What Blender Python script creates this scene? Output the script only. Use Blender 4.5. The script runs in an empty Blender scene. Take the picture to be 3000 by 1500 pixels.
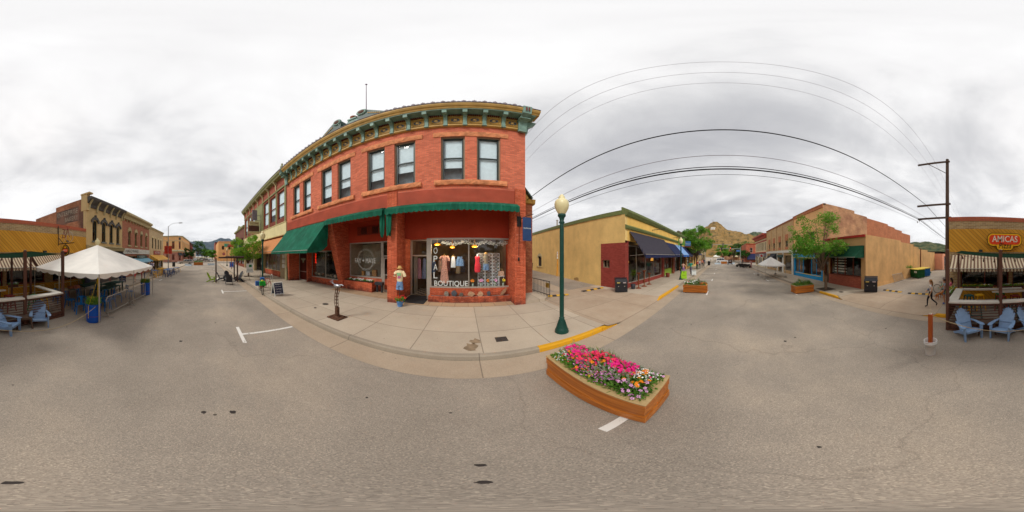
import bpy, math, random
from mathutils import Vector, Matrix
D = bpy.data
SC = bpy.context.scene
COL = SC.collection
R = math.radians
random.seed(7)

# ------------------------------------------------------------------ camera
H = 2.5
YAW = 16.56
cam_d = D.cameras.new('camera')
cam = D.objects.new('camera', cam_d)
COL.objects.link(cam)
cam.location = (0,0, H)
cam.rotation_euler = (R(90),0,-R(YAW))
cam_d.type = 'PANO'
cam_d.panorama_type = 'EQUIRECTANGULAR'
cam_d.clip_start = 0.05
cam_d.clip_end = 20000
SC.camera = cam

# ------------------------------------------------------------------ sky
SUN_EL, SUN_AZ = 44,-152        # azimuth from +Y towards +X
world = D.worlds.new('World')
SC.world = world
world.use_nodes = True
nt = world.node_tree
for n in list(nt.nodes):
    nt.nodes.remove(n)
def N(nt, typ, **kw):
    n = nt.nodes.new(typ)
    for k, v in kw.items():
        if k.startswith('i_'):
            n.inputs[k[2:]].default_value = v
        else:
            setattr(n, k, v)
    return n
def L(nt, a, b):
    nt.links.new(a, b)
def ramp(nt, fac, stops, interp='LINEAR'):
    r = nt.nodes.new('ShaderNodeValToRGB')
    r.color_ramp.interpolation = interp
    els = r.color_ramp.elements
    while len(els) < len(stops):
        els.new(0.5)
    for e,(p, c) in zip(els, stops):
        e.position = p
        e.color = tuple(c) + (1,) if len(c) == 3 else c
    L(nt, fac, r.inputs[0])
    return r.outputs[0]
def math_n(nt, op, a, b=None, clamp=False):
    m = nt.nodes.new('ShaderNodeMath')
    m.operation = op
    m.use_clamp = clamp
    for i, x in enumerate((a, b)):
        if x is None:
            continue
        if isinstance(x,(int, float)):
            m.inputs[i].default_value = x
        else:
            L(nt, x, m.inputs[i])
    return m.outputs[0]
def mixc(nt, fac, a, b, mode='MIX'):
    m = nt.nodes.new('ShaderNodeMix')
    m.data_type = 'RGBA'
    m.blend_type = mode
    ins = [m.inputs[0], m.inputs[6], m.inputs[7]]
    for s, x in zip(ins,(fac, a, b)):
        if isinstance(x,(int, float)):
            s.default_value = x
        elif isinstance(x, tuple):
            s.default_value = x + (1,) if len(x) == 3 else x
        else:
            L(nt, x, s)
    return m.outputs[2]

tc = N(nt, 'ShaderNodeTexCoord')
sep = N(nt, 'ShaderNodeSeparateXYZ')
L(nt, tc.outputs['Generated'], sep.inputs[0])
zc = math_n(nt, 'MAXIMUM', sep.outputs[2],0.0)
zz = math_n(nt, 'ADD', zc,0.16)
px_ = math_n(nt, 'DIVIDE', sep.outputs[0], zz)
py_ = math_n(nt, 'DIVIDE', sep.outputs[1], zz)
cmb = N(nt, 'ShaderNodeCombineXYZ')
L(nt, px_, cmb.inputs[0]); L(nt, py_, cmb.inputs[1])
def cloud_noise(scale, detail, rough, off):
    mp = N(nt, 'ShaderNodeMapping')
    mp.inputs['Location'].default_value = off
    mp.inputs['Scale'].default_value = (1.0,0.75,1)
    L(nt, cmb.outputs[0], mp.inputs[0])
    n = N(nt, 'ShaderNodeTexNoise')
    n.inputs['Scale'].default_value = scale
    n.inputs['Detail'].default_value = detail
    n.inputs['Roughness'].default_value = rough
    n.inputs['Distortion'].default_value = 0.6
    L(nt, mp.outputs[0], n.inputs['Vector'])
    return n.outputs[0]
n1 = cloud_noise(0.75,7,0.52,(3.1,1.7,0))
n2 = cloud_noise(2.2,8,0.6,(8.3,4.2,0))
nn = math_n(nt, 'ADD', math_n(nt, 'MULTIPLY', n1,0.75), math_n(nt, 'MULTIPLY', n2,0.25))
# brightest patch of the overcast lies towards the veiled sun
dirv = Vector((math.cos(R(42))*math.sin(R(-108)), math.cos(R(42))*math.cos(R(-108)), math.sin(R(42))))
dot = N(nt, 'ShaderNodeVectorMath', operation='DOT_PRODUCT')
L(nt, tc.outputs['Generated'], dot.inputs[0]); dot.inputs[1].default_value = dirv
lift = math_n(nt, 'MULTIPLY', math_n(nt, 'ADD', dot.outputs['Value'],-0.1),0.075)
dark = Vector((math.cos(R(42))*math.sin(R(78)), math.cos(R(42))*math.cos(R(78)), math.sin(R(42))))
dot2 = N(nt, 'ShaderNodeVectorMath', operation='DOT_PRODUCT')
L(nt, tc.outputs['Generated'], dot2.inputs[0]); dot2.inputs[1].default_value = dark
drop = math_n(nt, 'MULTIPLY', math_n(nt, 'MAXIMUM', math_n(nt, 'ADD', dot2.outputs['Value'],-0.6),0.0),-0.12)
# heavier cloud low over the far end of the street
low = math_n(nt, 'MULTIPLY', math_n(nt, 'SUBTRACT',1.0, math_n(nt, 'MULTIPLY', zc,3.0), clamp=True),-0.03)
val = math_n(nt, 'ADD', math_n(nt, 'ADD', math_n(nt, 'ADD', nn, lift), drop), low)
ccol = ramp(nt, val,[(0.31,(0.46,0.46,0.48)),(0.41,(0.57,0.568,0.58)),(0.475,(0.68,0.675,0.68)),
                      (0.54,(0.83,0.82,0.818)),(0.66,(0.95,0.945,0.94))])
sky = N(nt, 'ShaderNodeTexSky', sky_type='NISHITA')
sky.sun_disc = False
sky.sun_elevation = R(SUN_EL)
sky.sun_rotation = R(SUN_AZ)
bgA = N(nt, 'ShaderNodeBackground'); bgA.inputs[1].default_value = 0.08
L(nt, sky.outputs[0], bgA.inputs[0])
bgB = N(nt, 'ShaderNodeBackground'); bgB.inputs[1].default_value = 0.92
L(nt, ccol, bgB.inputs[0])
mx = N(nt, 'ShaderNodeMixShader'); mx.inputs[0].default_value = 0.95
L(nt, bgA.outputs[0], mx.inputs[1]); L(nt, bgB.outputs[0], mx.inputs[2])
wo = N(nt, 'ShaderNodeOutputWorld')
L(nt, mx.outputs[0], wo.inputs[0])
world.cycles.sampling_method = 'MANUAL'
world.cycles.sample_map_resolution = 256

sun_d = D.lights.new('sun', 'SUN')
sun_d.energy = 1.5
sun_d.angle = R(14)
sun_d.color = (1.0,0.96,0.90)
sun = D.objects.new('sun', sun_d)
COL.objects.link(sun)
sv = Vector((math.cos(R(SUN_EL))*math.sin(R(SUN_AZ)), math.cos(R(SUN_EL))*math.cos(R(SUN_AZ)), math.sin(R(SUN_EL))))
sun.rotation_euler = sv.to_track_quat('Z', 'Y').to_euler()
sun.location = (0,0,40)

SC.view_settings.view_transform = 'Standard'
SC.view_settings.look = 'None'
SC.view_settings.exposure = 0.36
SC.view_settings.gamma = 1
SC.cycles.max_bounces = 6
SC.cycles.transparent_max_bounces = 12
SC.cycles.use_denoising = True

# ------------------------------------------------------------------ measuring helpers (photo pixel -> world point)
PX0 = 1362.0
K = 8.33333
def TH(px): return R((px - PX0)/K)
def EL(py): return R((750 - py)/K)
def G(px, py, z=0.0):
    d = (H - z)/math.tan(-EL(py))
    return (d*math.sin(TH(px)), d*math.cos(TH(px)))
def UX(px, v): return v*math.tan(TH(px))
def ZU(px, py, v): return H + abs(v/math.cos(TH(px)))*math.tan(EL(py))

# ------------------------------------------------------------------ object helpers
ROOT = {}
def thing(name, label, cat, loc=(0,0,0), rotz=0, group=None, kind=None):
    o = D.objects.new(name, None)
    o.empty_display_size = 0.2
    COL.objects.link(o)
    o.location = loc
    o.rotation_euler = (0,0, rotz)
    ROOT[o] = (Vector(loc), rotz)
    return tag(o, label, cat, group, kind)
def tag(o, label, cat, group=None, kind=None):
    o['label'] = label
    o['category'] = cat
    if group: o['group'] = group
    if kind: o['kind'] = kind
    return o
def copy_tree(o, parent=None):
    c = o.copy()
    COL.objects.link(c)
    if parent is not None:
        c.parent = parent
    for ch in list(o.children):
        copy_tree(ch, c)
    return c
def dup(o, loc, rotz, label, group=None, scale=None):
    c = copy_tree(o)
    c.location = loc
    c.rotation_euler = (0,0, rotz)
    if scale: c.scale = (scale,)*3
    c['label'] = label
    if group: c['group'] = group
    return c
class MB:
    def __init__(s):
        s.v = []; s.f = []; s.m = []; s.s = []; s.mi = 0
    def add(s, vs, fs, smooth=False):
        b = len(s.v)
        s.v += [tuple(p) for p in vs]
        for f in fs:
            s.f.append(tuple(i + b for i in f)); s.m.append(s.mi); s.s.append(smooth)
        return s
    def mat(s, i):
        s.mi = i; return s
    def box(s, x0, x1, y0, y1, z0, z1):
        if x0 > x1: x0, x1 = x1, x0
        if y0 > y1: y0, y1 = y1, y0
        if z0 > z1: z0, z1 = z1, z0
        vs = [(x0,y0,z0),(x1,y0,z0),(x1,y1,z0),(x0,y1,z0),(x0,y0,z1),(x1,y0,z1),(x1,y1,z1),(x0,y1,z1)]
        return s.add(vs,[(0,3,2,1),(4,5,6,7),(0,1,5,4),(1,2,6,5),(2,3,7,6),(3,0,4,7)])
    def bar(s, p, q, w, h=None, up=(0,0,1)):
        p = Vector(p); q = Vector(q); h = h or w
        d = (q-p).normalized()
        u = Vector(up)
        if abs(d.dot(u)) > 0.98: u = Vector((0,1,0))
        sd = d.cross(u).normalized()*w/2
        up2 = sd.cross(d).normalized()*h/2
        vs = []
        for c in (p, q):
            vs += [c-sd-up2, c+sd-up2, c+sd+up2, c-sd+up2]
        return s.add(vs,[(0,1,2,3),(7,6,5,4),(0,4,5,1),(1,5,6,2),(2,6,7,3),(3,7,4,0)])
    def cyl(s, p, q, r0, r1=None, n=12, caps=True, smooth=True):
        r1 = r0 if r1 is None else r1
        p = Vector(p); q = Vector(q)
        d = (q-p).normalized()
        a = Vector((0,0,1)) if abs(d.z) < 0.9 else Vector((1,0,0))
        u = d.cross(a).normalized(); w = d.cross(u)
        vs = []
        for c, r in ((p, r0),(q, r1)):
            for k in range(n):
                t = 2*math.pi*k/n
                vs.append(c + u*math.cos(t)*r + w*math.sin(t)*r)
        fs = [(k,(k+1) % n, n+(k+1) % n, n+k) for k in range(n)]
        s.add(vs, fs, smooth)
        if caps:
            s.add(vs,[tuple(range(n-1,-1,-1)), tuple(range(n,2*n))])
        return s
    def tube(s, pts, r, n=6):
        rs = r if isinstance(r,(list, tuple)) else [r]*len(pts)
        pts = [Vector(p) for p in pts]
        vs = []
        for i, p in enumerate(pts):
            d = (pts[min(i+1, len(pts)-1)] - pts[max(i-1,0)]).normalized()
            a = Vector((0,0,1)) if abs(d.z) < 0.95 else Vector((1,0,0))
            u = d.cross(a).normalized(); w = d.cross(u)
            for k in range(n):
                t = 2*math.pi*k/n
                vs.append(p + (u*math.cos(t) + w*math.sin(t))*rs[i])
        fs = []
        for i in range(len(pts)-1):
            for k in range(n):
                fs.append((i*n+k, i*n+(k+1) % n,(i+1)*n+(k+1) % n,(i+1)*n+k))
        s.add(vs, fs, True)
        b = (len(pts)-1)*n
        return s.add(vs,[tuple(range(n-1,-1,-1)), tuple(range(b, b+n))])
    def lathe(s, prof, c=(0,0,0), n=20, axis='z', smooth=True):
        vs = []
        for r, z in prof:
            for k in range(n):
                t = 2*math.pi*k/n
                a, b = r*math.cos(t), r*math.sin(t)
                if axis == 'z': vs.append((c[0]+a, c[1]+b, c[2]+z))
                elif axis == 'y': vs.append((c[0]+a, c[1]+z, c[2]+b))
                else: vs.append((c[0]+z, c[1]+a, c[2]+b))
        fs = []
        for i in range(len(prof)-1):
            for k in range(n):
                fs.append((i*n+k, i*n+(k+1) % n,(i+1)*n+(k+1) % n,(i+1)*n+k))
        s.add(vs, fs, smooth)
        b = (len(prof)-1)*n
        return s.add(vs,[tuple(range(n-1,-1,-1)), tuple(range(b, b+n))])
    def prism(s, poly, axis, a, b):
        n = len(poly); vs = []
        for t in (a, b):
            for p, q in poly:
                if axis == 'x': vs.append((t, p, q))
                elif axis == 'y': vs.append((p, t, q))
                else: vs.append((p, q, t))
        fs = [tuple(range(n-1,-1,-1)), tuple(range(n,2*n))]
        fs += [(k,(k+1) % n, n+(k+1) % n, n+k) for k in range(n)]
        return s.add(vs, fs)
    def ball(s, c, r, n=10, m=6):
        rr = r if isinstance(r,(list, tuple)) else (r, r, r)
        vs = [(c[0], c[1], c[2]-rr[2])]
        for i in range(1, m):
            t = math.pi*i/m
            for k in range(n):
                a = 2*math.pi*k/n
                vs.append((c[0]+rr[0]*math.sin(t)*math.cos(a), c[1]+rr[1]*math.sin(t)*math.sin(a), c[2]-rr[2]*math.cos(t)))
        vs.append((c[0], c[1], c[2]+rr[2]))
        fs = [(0,1+(k+1) % n,1+k) for k in range(n)]
        for i in range(m-2):
            for k in range(n):
                fs.append((1+i*n+k,1+i*n+(k+1) % n,1+(i+1)*n+(k+1) % n,1+(i+1)*n+k))
        b = 1+(m-2)*n; t = len(vs)-1
        fs += [(b+k, b+(k+1) % n, t) for k in range(n)]
        return s.add(vs, fs, True)
    def quad(s, *ps):
        return s.add(ps,[tuple(range(len(ps)))])
    def sheet(s, x0, x1, y0, y1, z):
        return s.add([(x0,y0,z),(x1,y0,z),(x1,y1,z),(x0,y1,z)],[(0,1,2,3)])
    def xf(s, M):
        s.v = [tuple(M @ Vector(p)) for p in s.v]; return s
    def clusters(s):
        """faces grouped into pieces that touch each other"""
        n = len(s.v); par = list(range(n))
        def fd(i):
            while par[i] != i:
                par[i] = par[par[i]]; i = par[i]
            return i
        for f in s.f:
            a = fd(f[0])
            for j in f[1:]:
                b_ = fd(j)
                if a != b_: par[b_] = a
        bx = {}
        for i, p in enumerate(s.v):
            r = fd(i)
            q = bx.get(r)
            if q is None: bx[r] = [list(p), list(p)]
            else:
                for k in range(3):
                    if p[k] < q[0][k]: q[0][k] = p[k]
                    if p[k] > q[1][k]: q[1][k] = p[k]
        ks = list(bx)
        if len(ks) > 260: return None
        gp = {k: k for k in ks}
        def g(k):
            while gp[k] != k: k = gp[k]
            return k
        e = 0.03
        for i, a in enumerate(ks):
            for b_ in ks[i+1:]:
                A, B = bx[a], bx[b_]
                if all(A[0][k]-e <= B[1][k] and B[0][k]-e <= A[1][k] for k in range(3)):
                    ra, rb_ = g(a), g(b_)
                    if ra != rb_: gp[rb_] = ra
        out = {}
        for fi, f in enumerate(s.f): out.setdefault(g(fd(f[0])),[]).append(fi)
        return list(out.values())
    def build(s, name, mats, parent=None, label=None, split=True):
        if parent is not None and split:
            cl = s.clusters()
            if cl and 1 < len(cl) <= 40:
                cl.sort(key=len, reverse=True)
                first = None
                for fs in cl:
                    m = MB(); mp = {}
                    for fi in fs:
                        idx = []
                        for i in s.f[fi]:
                            if i not in mp: mp[i] = len(m.v); m.v.append(s.v[i])
                            idx.append(mp[i])
                        m.f.append(tuple(idx)); m.m.append(s.m[fi]); m.s.append(s.s[fi])
                    o = m.build(name, mats, parent, label, split=False)
                    first = first or o
                return first
        me = D.meshes.new(name)
        loc = Vector((0,0,0)); rot = 0
        if parent is not None and parent in ROOT:
            loc, rot = ROOT[parent]
        if rot: M = Matrix.Rotation(-rot,4, 'Z') @ Matrix.Translation(-loc)
        else: M = Matrix.Translation(-loc)
        me.from_pydata([tuple(M @ Vector(p)) for p in s.v] if (loc.length or rot) else s.v,[], s.f)
        if not isinstance(mats,(list, tuple)): mats = [mats]
        for m in mats: me.materials.append(m)
        me.polygons.foreach_set('material_index', s.m)
        me.polygons.foreach_set('use_smooth', s.s)
        me.update()
        o = D.objects.new(name, me)
        COL.objects.link(o)
        if parent is not None:
            o.parent = parent
            ROOT[o] = ROOT.get(parent,(Vector((0,0,0)),0))
        else:
            ROOT[o] = (Vector((0,0,0)),0)
        if label: o['label'] = label
        return o
def struct(name, mb, m, label=None):
    o = mb.build(name, m)
    o['kind'] = 'structure'
    return o
def solo(name, mb, m, label, cat, base=None, group=None, kind=None):
    """a thing that is one mesh, its origin at its base"""
    if base is None:
        xs = [p[0] for p in mb.v]; ys = [p[1] for p in mb.v]; zs = [p[2] for p in mb.v]
        base = ((min(xs)+max(xs))/2,(min(ys)+max(ys))/2, min(zs))
    mb.v = [(p[0]-base[0], p[1]-base[1], p[2]-base[2]) for p in mb.v]
    o = mb.build(name, m)
    o.location = base
    ROOT[o] = (Vector(base),0)
    return tag(o, label, cat, group, kind)
def text(name, body, cx, cy, cz, w, h, rot, m, parent, ext=0.004, bold=0.0, shear=0.0, spacing=1.0):
    """lettering fitted to w x h, centred on (cx,cy,cz); rot = Euler"""
    cu = D.curves.new(name, 'FONT')
    cu.body = body
    cu.align_x = 'CENTER'; cu.align_y = 'CENTER'
    cu.extrude = 0.0
    cu.offset = bold
    cu.shear = shear
    cu.space_character = spacing
    cu.resolution_u = 3
    t = D.objects.new('tmp', cu)
    COL.objects.link(t)
    dg = bpy.context.evaluated_depsgraph_get()
    dg.update()
    me = D.meshes.new_from_object(t.evaluated_get(dg))
    D.objects.remove(t)
    xs = [v.co.x for v in me.vertices]; ys = [v.co.y for v in me.vertices]
    sx = w/(max(xs)-min(xs)); sy = h/(max(ys)-min(ys))
    ox = (max(xs)+min(xs))/2; oy = (max(ys)+min(ys))/2
    from mathutils import Euler
    E = Euler(rot).to_matrix()
    mb = MB()
    vs = [E @ Vector(((v.co.x-ox)*sx,(v.co.y-oy)*sy, ext)) + Vector((cx, cy, cz)) for v in me.vertices]
    mb.add(vs,[tuple(p.vertices) for p in me.polygons])
    D.meshes.remove(me)
    return mb.build(name, m, parent, split=False)
FRONT = (R(90),0,0)            # reads from -Y side (near row, facing the camera)
BACK = (R(90),0, R(180))        # reads from +Y side (far row)

# ------------------------------------------------------------------ materials
MAT = {}
def srgb(c):
    if isinstance(c, str):
        c = tuple(int(c[i:i+2],16)/255 for i in (0,2,4))
    return tuple((x/12.92 if x <= 0.04045 else ((x+0.055)/1.055)**2.4) for x in c)
def newmat(name):
    m = D.materials.new(name)
    m.use_nodes = True
    nt = m.node_tree
    b = nt.nodes['Principled BSDF']
    return m, nt, b
def plain(name, hexc, rough=0.6, metal=0.0, k=1.0, var=0.12, scale=6.0, bump=0.0, spec=0.3):
    if name in MAT: return MAT[name]
    m, nt, b = newmat(name)
    c = tuple(x*k for x in srgb(hexc))
    t = N(nt, 'ShaderNodeTexCoord')
    n = N(nt, 'ShaderNodeTexNoise'); n.inputs['Scale'].default_value = scale
    n.inputs['Detail'].default_value = 5
    L(nt, t.outputs['Object'], n.inputs['Vector'])
    lo = tuple(x*(1-var*1.6) for x in c); hi = tuple(min(1, x*(1+var*1.6)) for x in c)
    cc = ramp(nt, n.outputs[0],[(0.3, lo),(0.7, hi)])
    L(nt, cc, b.inputs['Base Color'])
    b.inputs['Roughness'].default_value = rough
    b.inputs['Metallic'].default_value = metal
    b.inputs['Specular IOR Level'].default_value = spec
    if bump:
        n2 = N(nt, 'ShaderNodeTexNoise'); n2.inputs['Scale'].default_value = scale*8
        L(nt, t.outputs['Object'], n2.inputs['Vector'])
        bp = N(nt, 'ShaderNodeBump'); bp.inputs['Strength'].default_value = bump; bp.inputs['Distance'].default_value = 0.02
        L(nt, n2.outputs[0], bp.inputs['Height']); L(nt, bp.outputs[0], b.inputs['Normal'])
    MAT[name] = m
    return m
def wallvec(nt):
    """(along wall, height) vector that works on walls of either direction"""
    t = N(nt, 'ShaderNodeTexCoord'); g = N(nt, 'ShaderNodeNewGeometry')
    s = N(nt, 'ShaderNodeSeparateXYZ'); L(nt, g.outputs['Position'], s.inputs[0])
    sn = N(nt, 'ShaderNodeSeparateXYZ'); L(nt, g.outputs['True Normal'], sn.inputs[0])
    ax = math_n(nt, 'ABSOLUTE', sn.outputs[0]); ay = math_n(nt, 'ABSOLUTE', sn.outputs[1])
    sel = math_n(nt, 'GREATER_THAN', ax, ay)
    al = math_n(nt, 'ADD', math_n(nt, 'MULTIPLY', s.outputs[1], sel),
                math_n(nt, 'MULTIPLY', s.outputs[0], math_n(nt, 'SUBTRACT',1.0, sel)))
    c = N(nt, 'ShaderNodeCombineXYZ')
    L(nt, al, c.inputs[0]); L(nt, s.outputs[2], c.inputs[1])
    return c.outputs[0], g.outputs['Position'], s
def wallc(h, k):
    c = [x*k*1.28 for x in srgb(h)]
    g_ = 0.3*c[0]+0.59*c[1]+0.11*c[2]
    c = [x*.9+g_*.1 for x in c]; q = min(1,.84/max(c))
    return tuple(x*q for x in c)
def brick(name, c1, c2, mortar, bw=0.21, bh=0.07, k=1.0, stain=0.25, rough=0.85, patch=None, grime=None):
    if name in MAT: return MAT[name]
    m, nt, b = newmat(name)
    vec, pos, _s = wallvec(nt)
    t = N(nt, 'ShaderNodeTexBrick')
    L(nt, vec, t.inputs['Vector'])
    t.inputs['Scale'].default_value = 1.0
    t.inputs['Brick Width'].default_value = bw
    t.inputs['Row Height'].default_value = bh
    t.inputs['Mortar Size'].default_value = bh*0.11
    t.inputs['Mortar Smooth'].default_value = 0.3
    t.inputs['Bias'].default_value = 0.0
    for s_, c in (('Color1', c1),('Color2', c2),('Mortar', mortar)):
        t.inputs[s_].default_value = wallc(c, k) + (1,)
    n = N(nt, 'ShaderNodeTexNoise'); n.inputs['Scale'].default_value = 0.9; n.inputs['Detail'].default_value = 8
    n.inputs['Roughness'].default_value = 0.65
    L(nt, pos, n.inputs['Vector'])
    sh = ramp(nt, n.outputs[0],[(0.3,(1-stain,)*3),(0.7,(1+stain*0.5,)*3)])
    col = mixc(nt,1.0, t.outputs['Color'], sh, 'MULTIPLY')
    if patch:
        n3 = N(nt, 'ShaderNodeTexNoise'); n3.inputs['Scale'].default_value = 0.5; n3.inputs['Detail'].default_value = 6
        L(nt, pos, n3.inputs['Vector'])
        fc = ramp(nt, n3.outputs[0],[(0.47,(0,0,0)),(0.6,(0.75,0.75,0.75))])
        col = mixc(nt, fc, col, wallc(patch, k))
    if grime:      # splash dirt worn into the lowest courses
        n5 = N(nt, 'ShaderNodeTexNoise'); n5.inputs['Scale'].default_value = 3.5; n5.inputs['Detail'].default_value = 7
        L(nt, pos, n5.inputs['Vector'])
        hh = math_n(nt, 'ADD', math_n(nt, 'MULTIPLY', n5.outputs[0],.9), math_n(nt, 'MULTIPLY', _s.outputs[2],-.9))
        col = mixc(nt, ramp(nt, hh,[(.0,(0,0,0)),(.34,(.75,.75,.75))]), col, srgb(grime))
        n6 = N(nt, 'ShaderNodeTexNoise'); n6.inputs['Scale'].default_value = 11; n6.inputs['Detail'].default_value = 5
        L(nt, pos, n6.inputs['Vector'])
        col = mixc(nt, ramp(nt, n6.outputs[0],[(.60,(0,0,0)),(.68,(.45,.45,.45))]), col, wallc('c8886c',1))
    L(nt, col, b.inputs['Base Color'])
    b.inputs['Roughness'].default_value = rough
    b.inputs['Specular IOR Level'].default_value = 0.2
    bp = N(nt, 'ShaderNodeBump'); bp.inputs['Strength'].default_value = 0.5; bp.inputs['Distance'].default_value = 0.01
    inv = math_n(nt, 'SUBTRACT',1.0, t.outputs['Fac'])
    L(nt, inv, bp.inputs['Height']); L(nt, bp.outputs[0], b.inputs['Normal'])
    MAT[name] = m
    return m
def stucco(name, hexc, k=1.0, stain=0.12, streak=0.08):
    if name in MAT: return MAT[name]
    m, nt, b = newmat(name)
    vec, pos, s = wallvec(nt)
    c = wallc(hexc, k)
    n = N(nt, 'ShaderNodeTexNoise'); n.inputs['Scale'].default_value = 0.7; n.inputs['Detail'].default_value = 10
    n.inputs['Roughness'].default_value = 0.7
    L(nt, pos, n.inputs['Vector'])
    mp = N(nt, 'ShaderNodeMapping'); mp.inputs['Scale'].default_value = (0.9,0.3,1)
    L(nt, vec, mp.inputs[0])
    n2 = N(nt, 'ShaderNodeTexNoise'); n2.inputs['Scale'].default_value = 2.0; n2.inputs['Detail'].default_value = 4
    L(nt, mp.outputs[0], n2.inputs['Vector'])
    a = ramp(nt, n.outputs[0],[(0.3,(1-stain,)*3),(0.7,(1+stain*0.6,)*3)])
    d = ramp(nt, n2.outputs[0],[(0.35,(1-streak,)*3),(0.6,(1,)*3)])
    col = mixc(nt,1.0, mixc(nt,1.0, c, a, 'MULTIPLY'), d, 'MULTIPLY')
    # hairline cracks and rubbed patches
    v3 = N(nt, 'ShaderNodeTexVoronoi', feature='DISTANCE_TO_EDGE'); v3.inputs['Scale'].default_value = .42
    wv = N(nt, 'ShaderNodeVectorMath', operation='MULTIPLY_ADD'); L(nt, n.outputs['Color'], wv.inputs[0]); wv.inputs[1].default_value = (1.8,1.8,1.8); L(nt, pos, wv.inputs[2])
    L(nt, wv.outputs[0], v3.inputs['Vector'])
    col = mixc(nt, ramp(nt, v3.outputs['Distance'],[(0,(.3,)*3),(.006,(0,)*3)]), col, tuple(x*.4 for x in c))
    n7 = N(nt, 'ShaderNodeTexNoise'); n7.inputs['Scale'].default_value = 1.7; n7.inputs['Detail'].default_value = 9; n7.inputs['Roughness'].default_value = .75
    L(nt, pos, n7.inputs['Vector'])
    col = mixc(nt, ramp(nt, n7.outputs[0],[(.58,(0,)*3),(.66,(.28,)*3)]), col, tuple(x*.72 for x in c))
    L(nt, col, b.inputs['Base Color'])
    b.inputs['Roughness'].default_value = 0.9
    b.inputs['Specular IOR Level'].default_value = 0.15
    n4 = N(nt, 'ShaderNodeTexNoise'); n4.inputs['Scale'].default_value = 25
    L(nt, pos, n4.inputs['Vector'])
    bp = N(nt, 'ShaderNodeBump'); bp.inputs['Strength'].default_value = 0.25; bp.inputs['Distance'].default_value = 0.02
    L(nt, n4.outputs[0], bp.inputs['Height']); L(nt, bp.outputs[0], b.inputs['Normal'])
    MAT[name] = m
    return m
def wood(name, c1, c2, k=1.0, axis='x', scale=3.0, rough=0.55):
    if name in MAT: return MAT[name]
    m, nt, b = newmat(name)
    t = N(nt, 'ShaderNodeTexCoord')
    mp = N(nt, 'ShaderNodeMapping')
    sc = {'x': (0.6,9,14), 'y': (9,0.6,14), 'z': (9,14,0.6)}[axis]
    mp.inputs['Scale'].default_value = sc
    L(nt, t.outputs['Object'], mp.inputs[0])
    n = N(nt, 'ShaderNodeTexNoise'); n.inputs['Scale'].default_value = scale; n.inputs['Detail'].default_value = 7
    n.inputs['Distortion'].default_value = 0.8
    L(nt, mp.outputs[0], n.inputs['Vector'])
    c = ramp(nt, n.outputs[0],[(0.28, tuple(x*k for x in srgb(c1))),(0.72, tuple(x*k for x in srgb(c2)))])
    L(nt, c, b.inputs['Base Color'])
    b.inputs['Roughness'].default_value = rough
    b.inputs['Specular IOR Level'].default_value = 0.3
    bp = N(nt, 'ShaderNodeBump'); bp.inputs['Strength'].default_value = 0.3; bp.inputs['Distance'].default_value = 0.01
    L(nt, n.outputs[0], bp.inputs['Height']); L(nt, bp.outputs[0], b.inputs['Normal'])
    MAT[name] = m
    return m
def stripes(name, c1, c2, c3, period, axis=0, k=1.0):
    """woven stripes across the cloth"""
    if name in MAT: return MAT[name]
    m, nt, b = newmat(name)
    g = N(nt, 'ShaderNodeNewGeometry')
    s = N(nt, 'ShaderNodeSeparateXYZ'); L(nt, g.outputs['Position'], s.inputs[0])
    f = math_n(nt, 'FRACT', math_n(nt, 'DIVIDE', s.outputs[axis], period))
    S = [tuple(x*k for x in srgb(c)) for c in (c1, c2, c3)]
    col = ramp(nt, f,[(0.0, S[0]),(0.48, S[1]),(0.56, S[2]),(0.64, S[1]),(0.72, S[1]),(0.80, S[2]),(0.90, S[1]),(0.97, S[0])], 'CONSTANT')
    L(nt, col, b.inputs['Base Color'])
    b.inputs['Roughness'].default_value = 0.85
    MAT[name] = m
    return m
def glass(name, tint=(0.96,0.99,0.98), refl=1.0, clear=1.0):
    if name in MAT: return MAT[name]
    m, nt, b = newmat(name)
    nt.nodes.remove(b)
    lw = N(nt, 'ShaderNodeLayerWeight'); lw.inputs[0].default_value = .5
    sc_ = math_n(nt, 'ADD', math_n(nt, 'MULTIPLY', math_n(nt, 'POWER', lw.outputs['Facing'],5.0),.9),.05)
    gl = N(nt, 'ShaderNodeBsdfGlossy'); gl.inputs['Roughness'].default_value = 0.01
    wn = N(nt, 'ShaderNodeTexNoise'); wn.inputs['Scale'].default_value = 2.5; wn.inputs['Detail'].default_value = 1
    gp = N(nt, 'ShaderNodeNewGeometry'); L(nt, gp.outputs['Position'], wn.inputs['Vector'])
    bp = N(nt, 'ShaderNodeBump'); bp.inputs['Strength'].default_value = .25; bp.inputs['Distance'].default_value = .03
    L(nt, wn.outputs[0], bp.inputs['Height']); L(nt, bp.outputs[0], gl.inputs['Normal']); gl.inputs['Roughness'].default_value = .04
    tr = N(nt, 'ShaderNodeBsdfTransparent'); tr.inputs[0].default_value = tuple(x*clear for x in tint) + (1,)
    mx = N(nt, 'ShaderNodeMixShader')
    f = math_n(nt, 'MULTIPLY', sc_,1.6*refl, clamp=True)
    L(nt, f, mx.inputs[0]); L(nt, tr.outputs[0], mx.inputs[1]); L(nt, gl.outputs[0], mx.inputs[2])
    L(nt, mx.outputs[0], nt.nodes['Material Output'].inputs[0])
    MAT[name] = m
    return m
def emit(name, hexc, s):
    if name in MAT: return MAT[name]
    m, nt, b = newmat(name)
    c = srgb(hexc)
    b.inputs['Base Color'].default_value = c + (1,)
    b.inputs['Emission Color'].default_value = c + (1,)
    b.inputs['Emission Strength'].default_value = s
    MAT[name] = m
    return m
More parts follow.
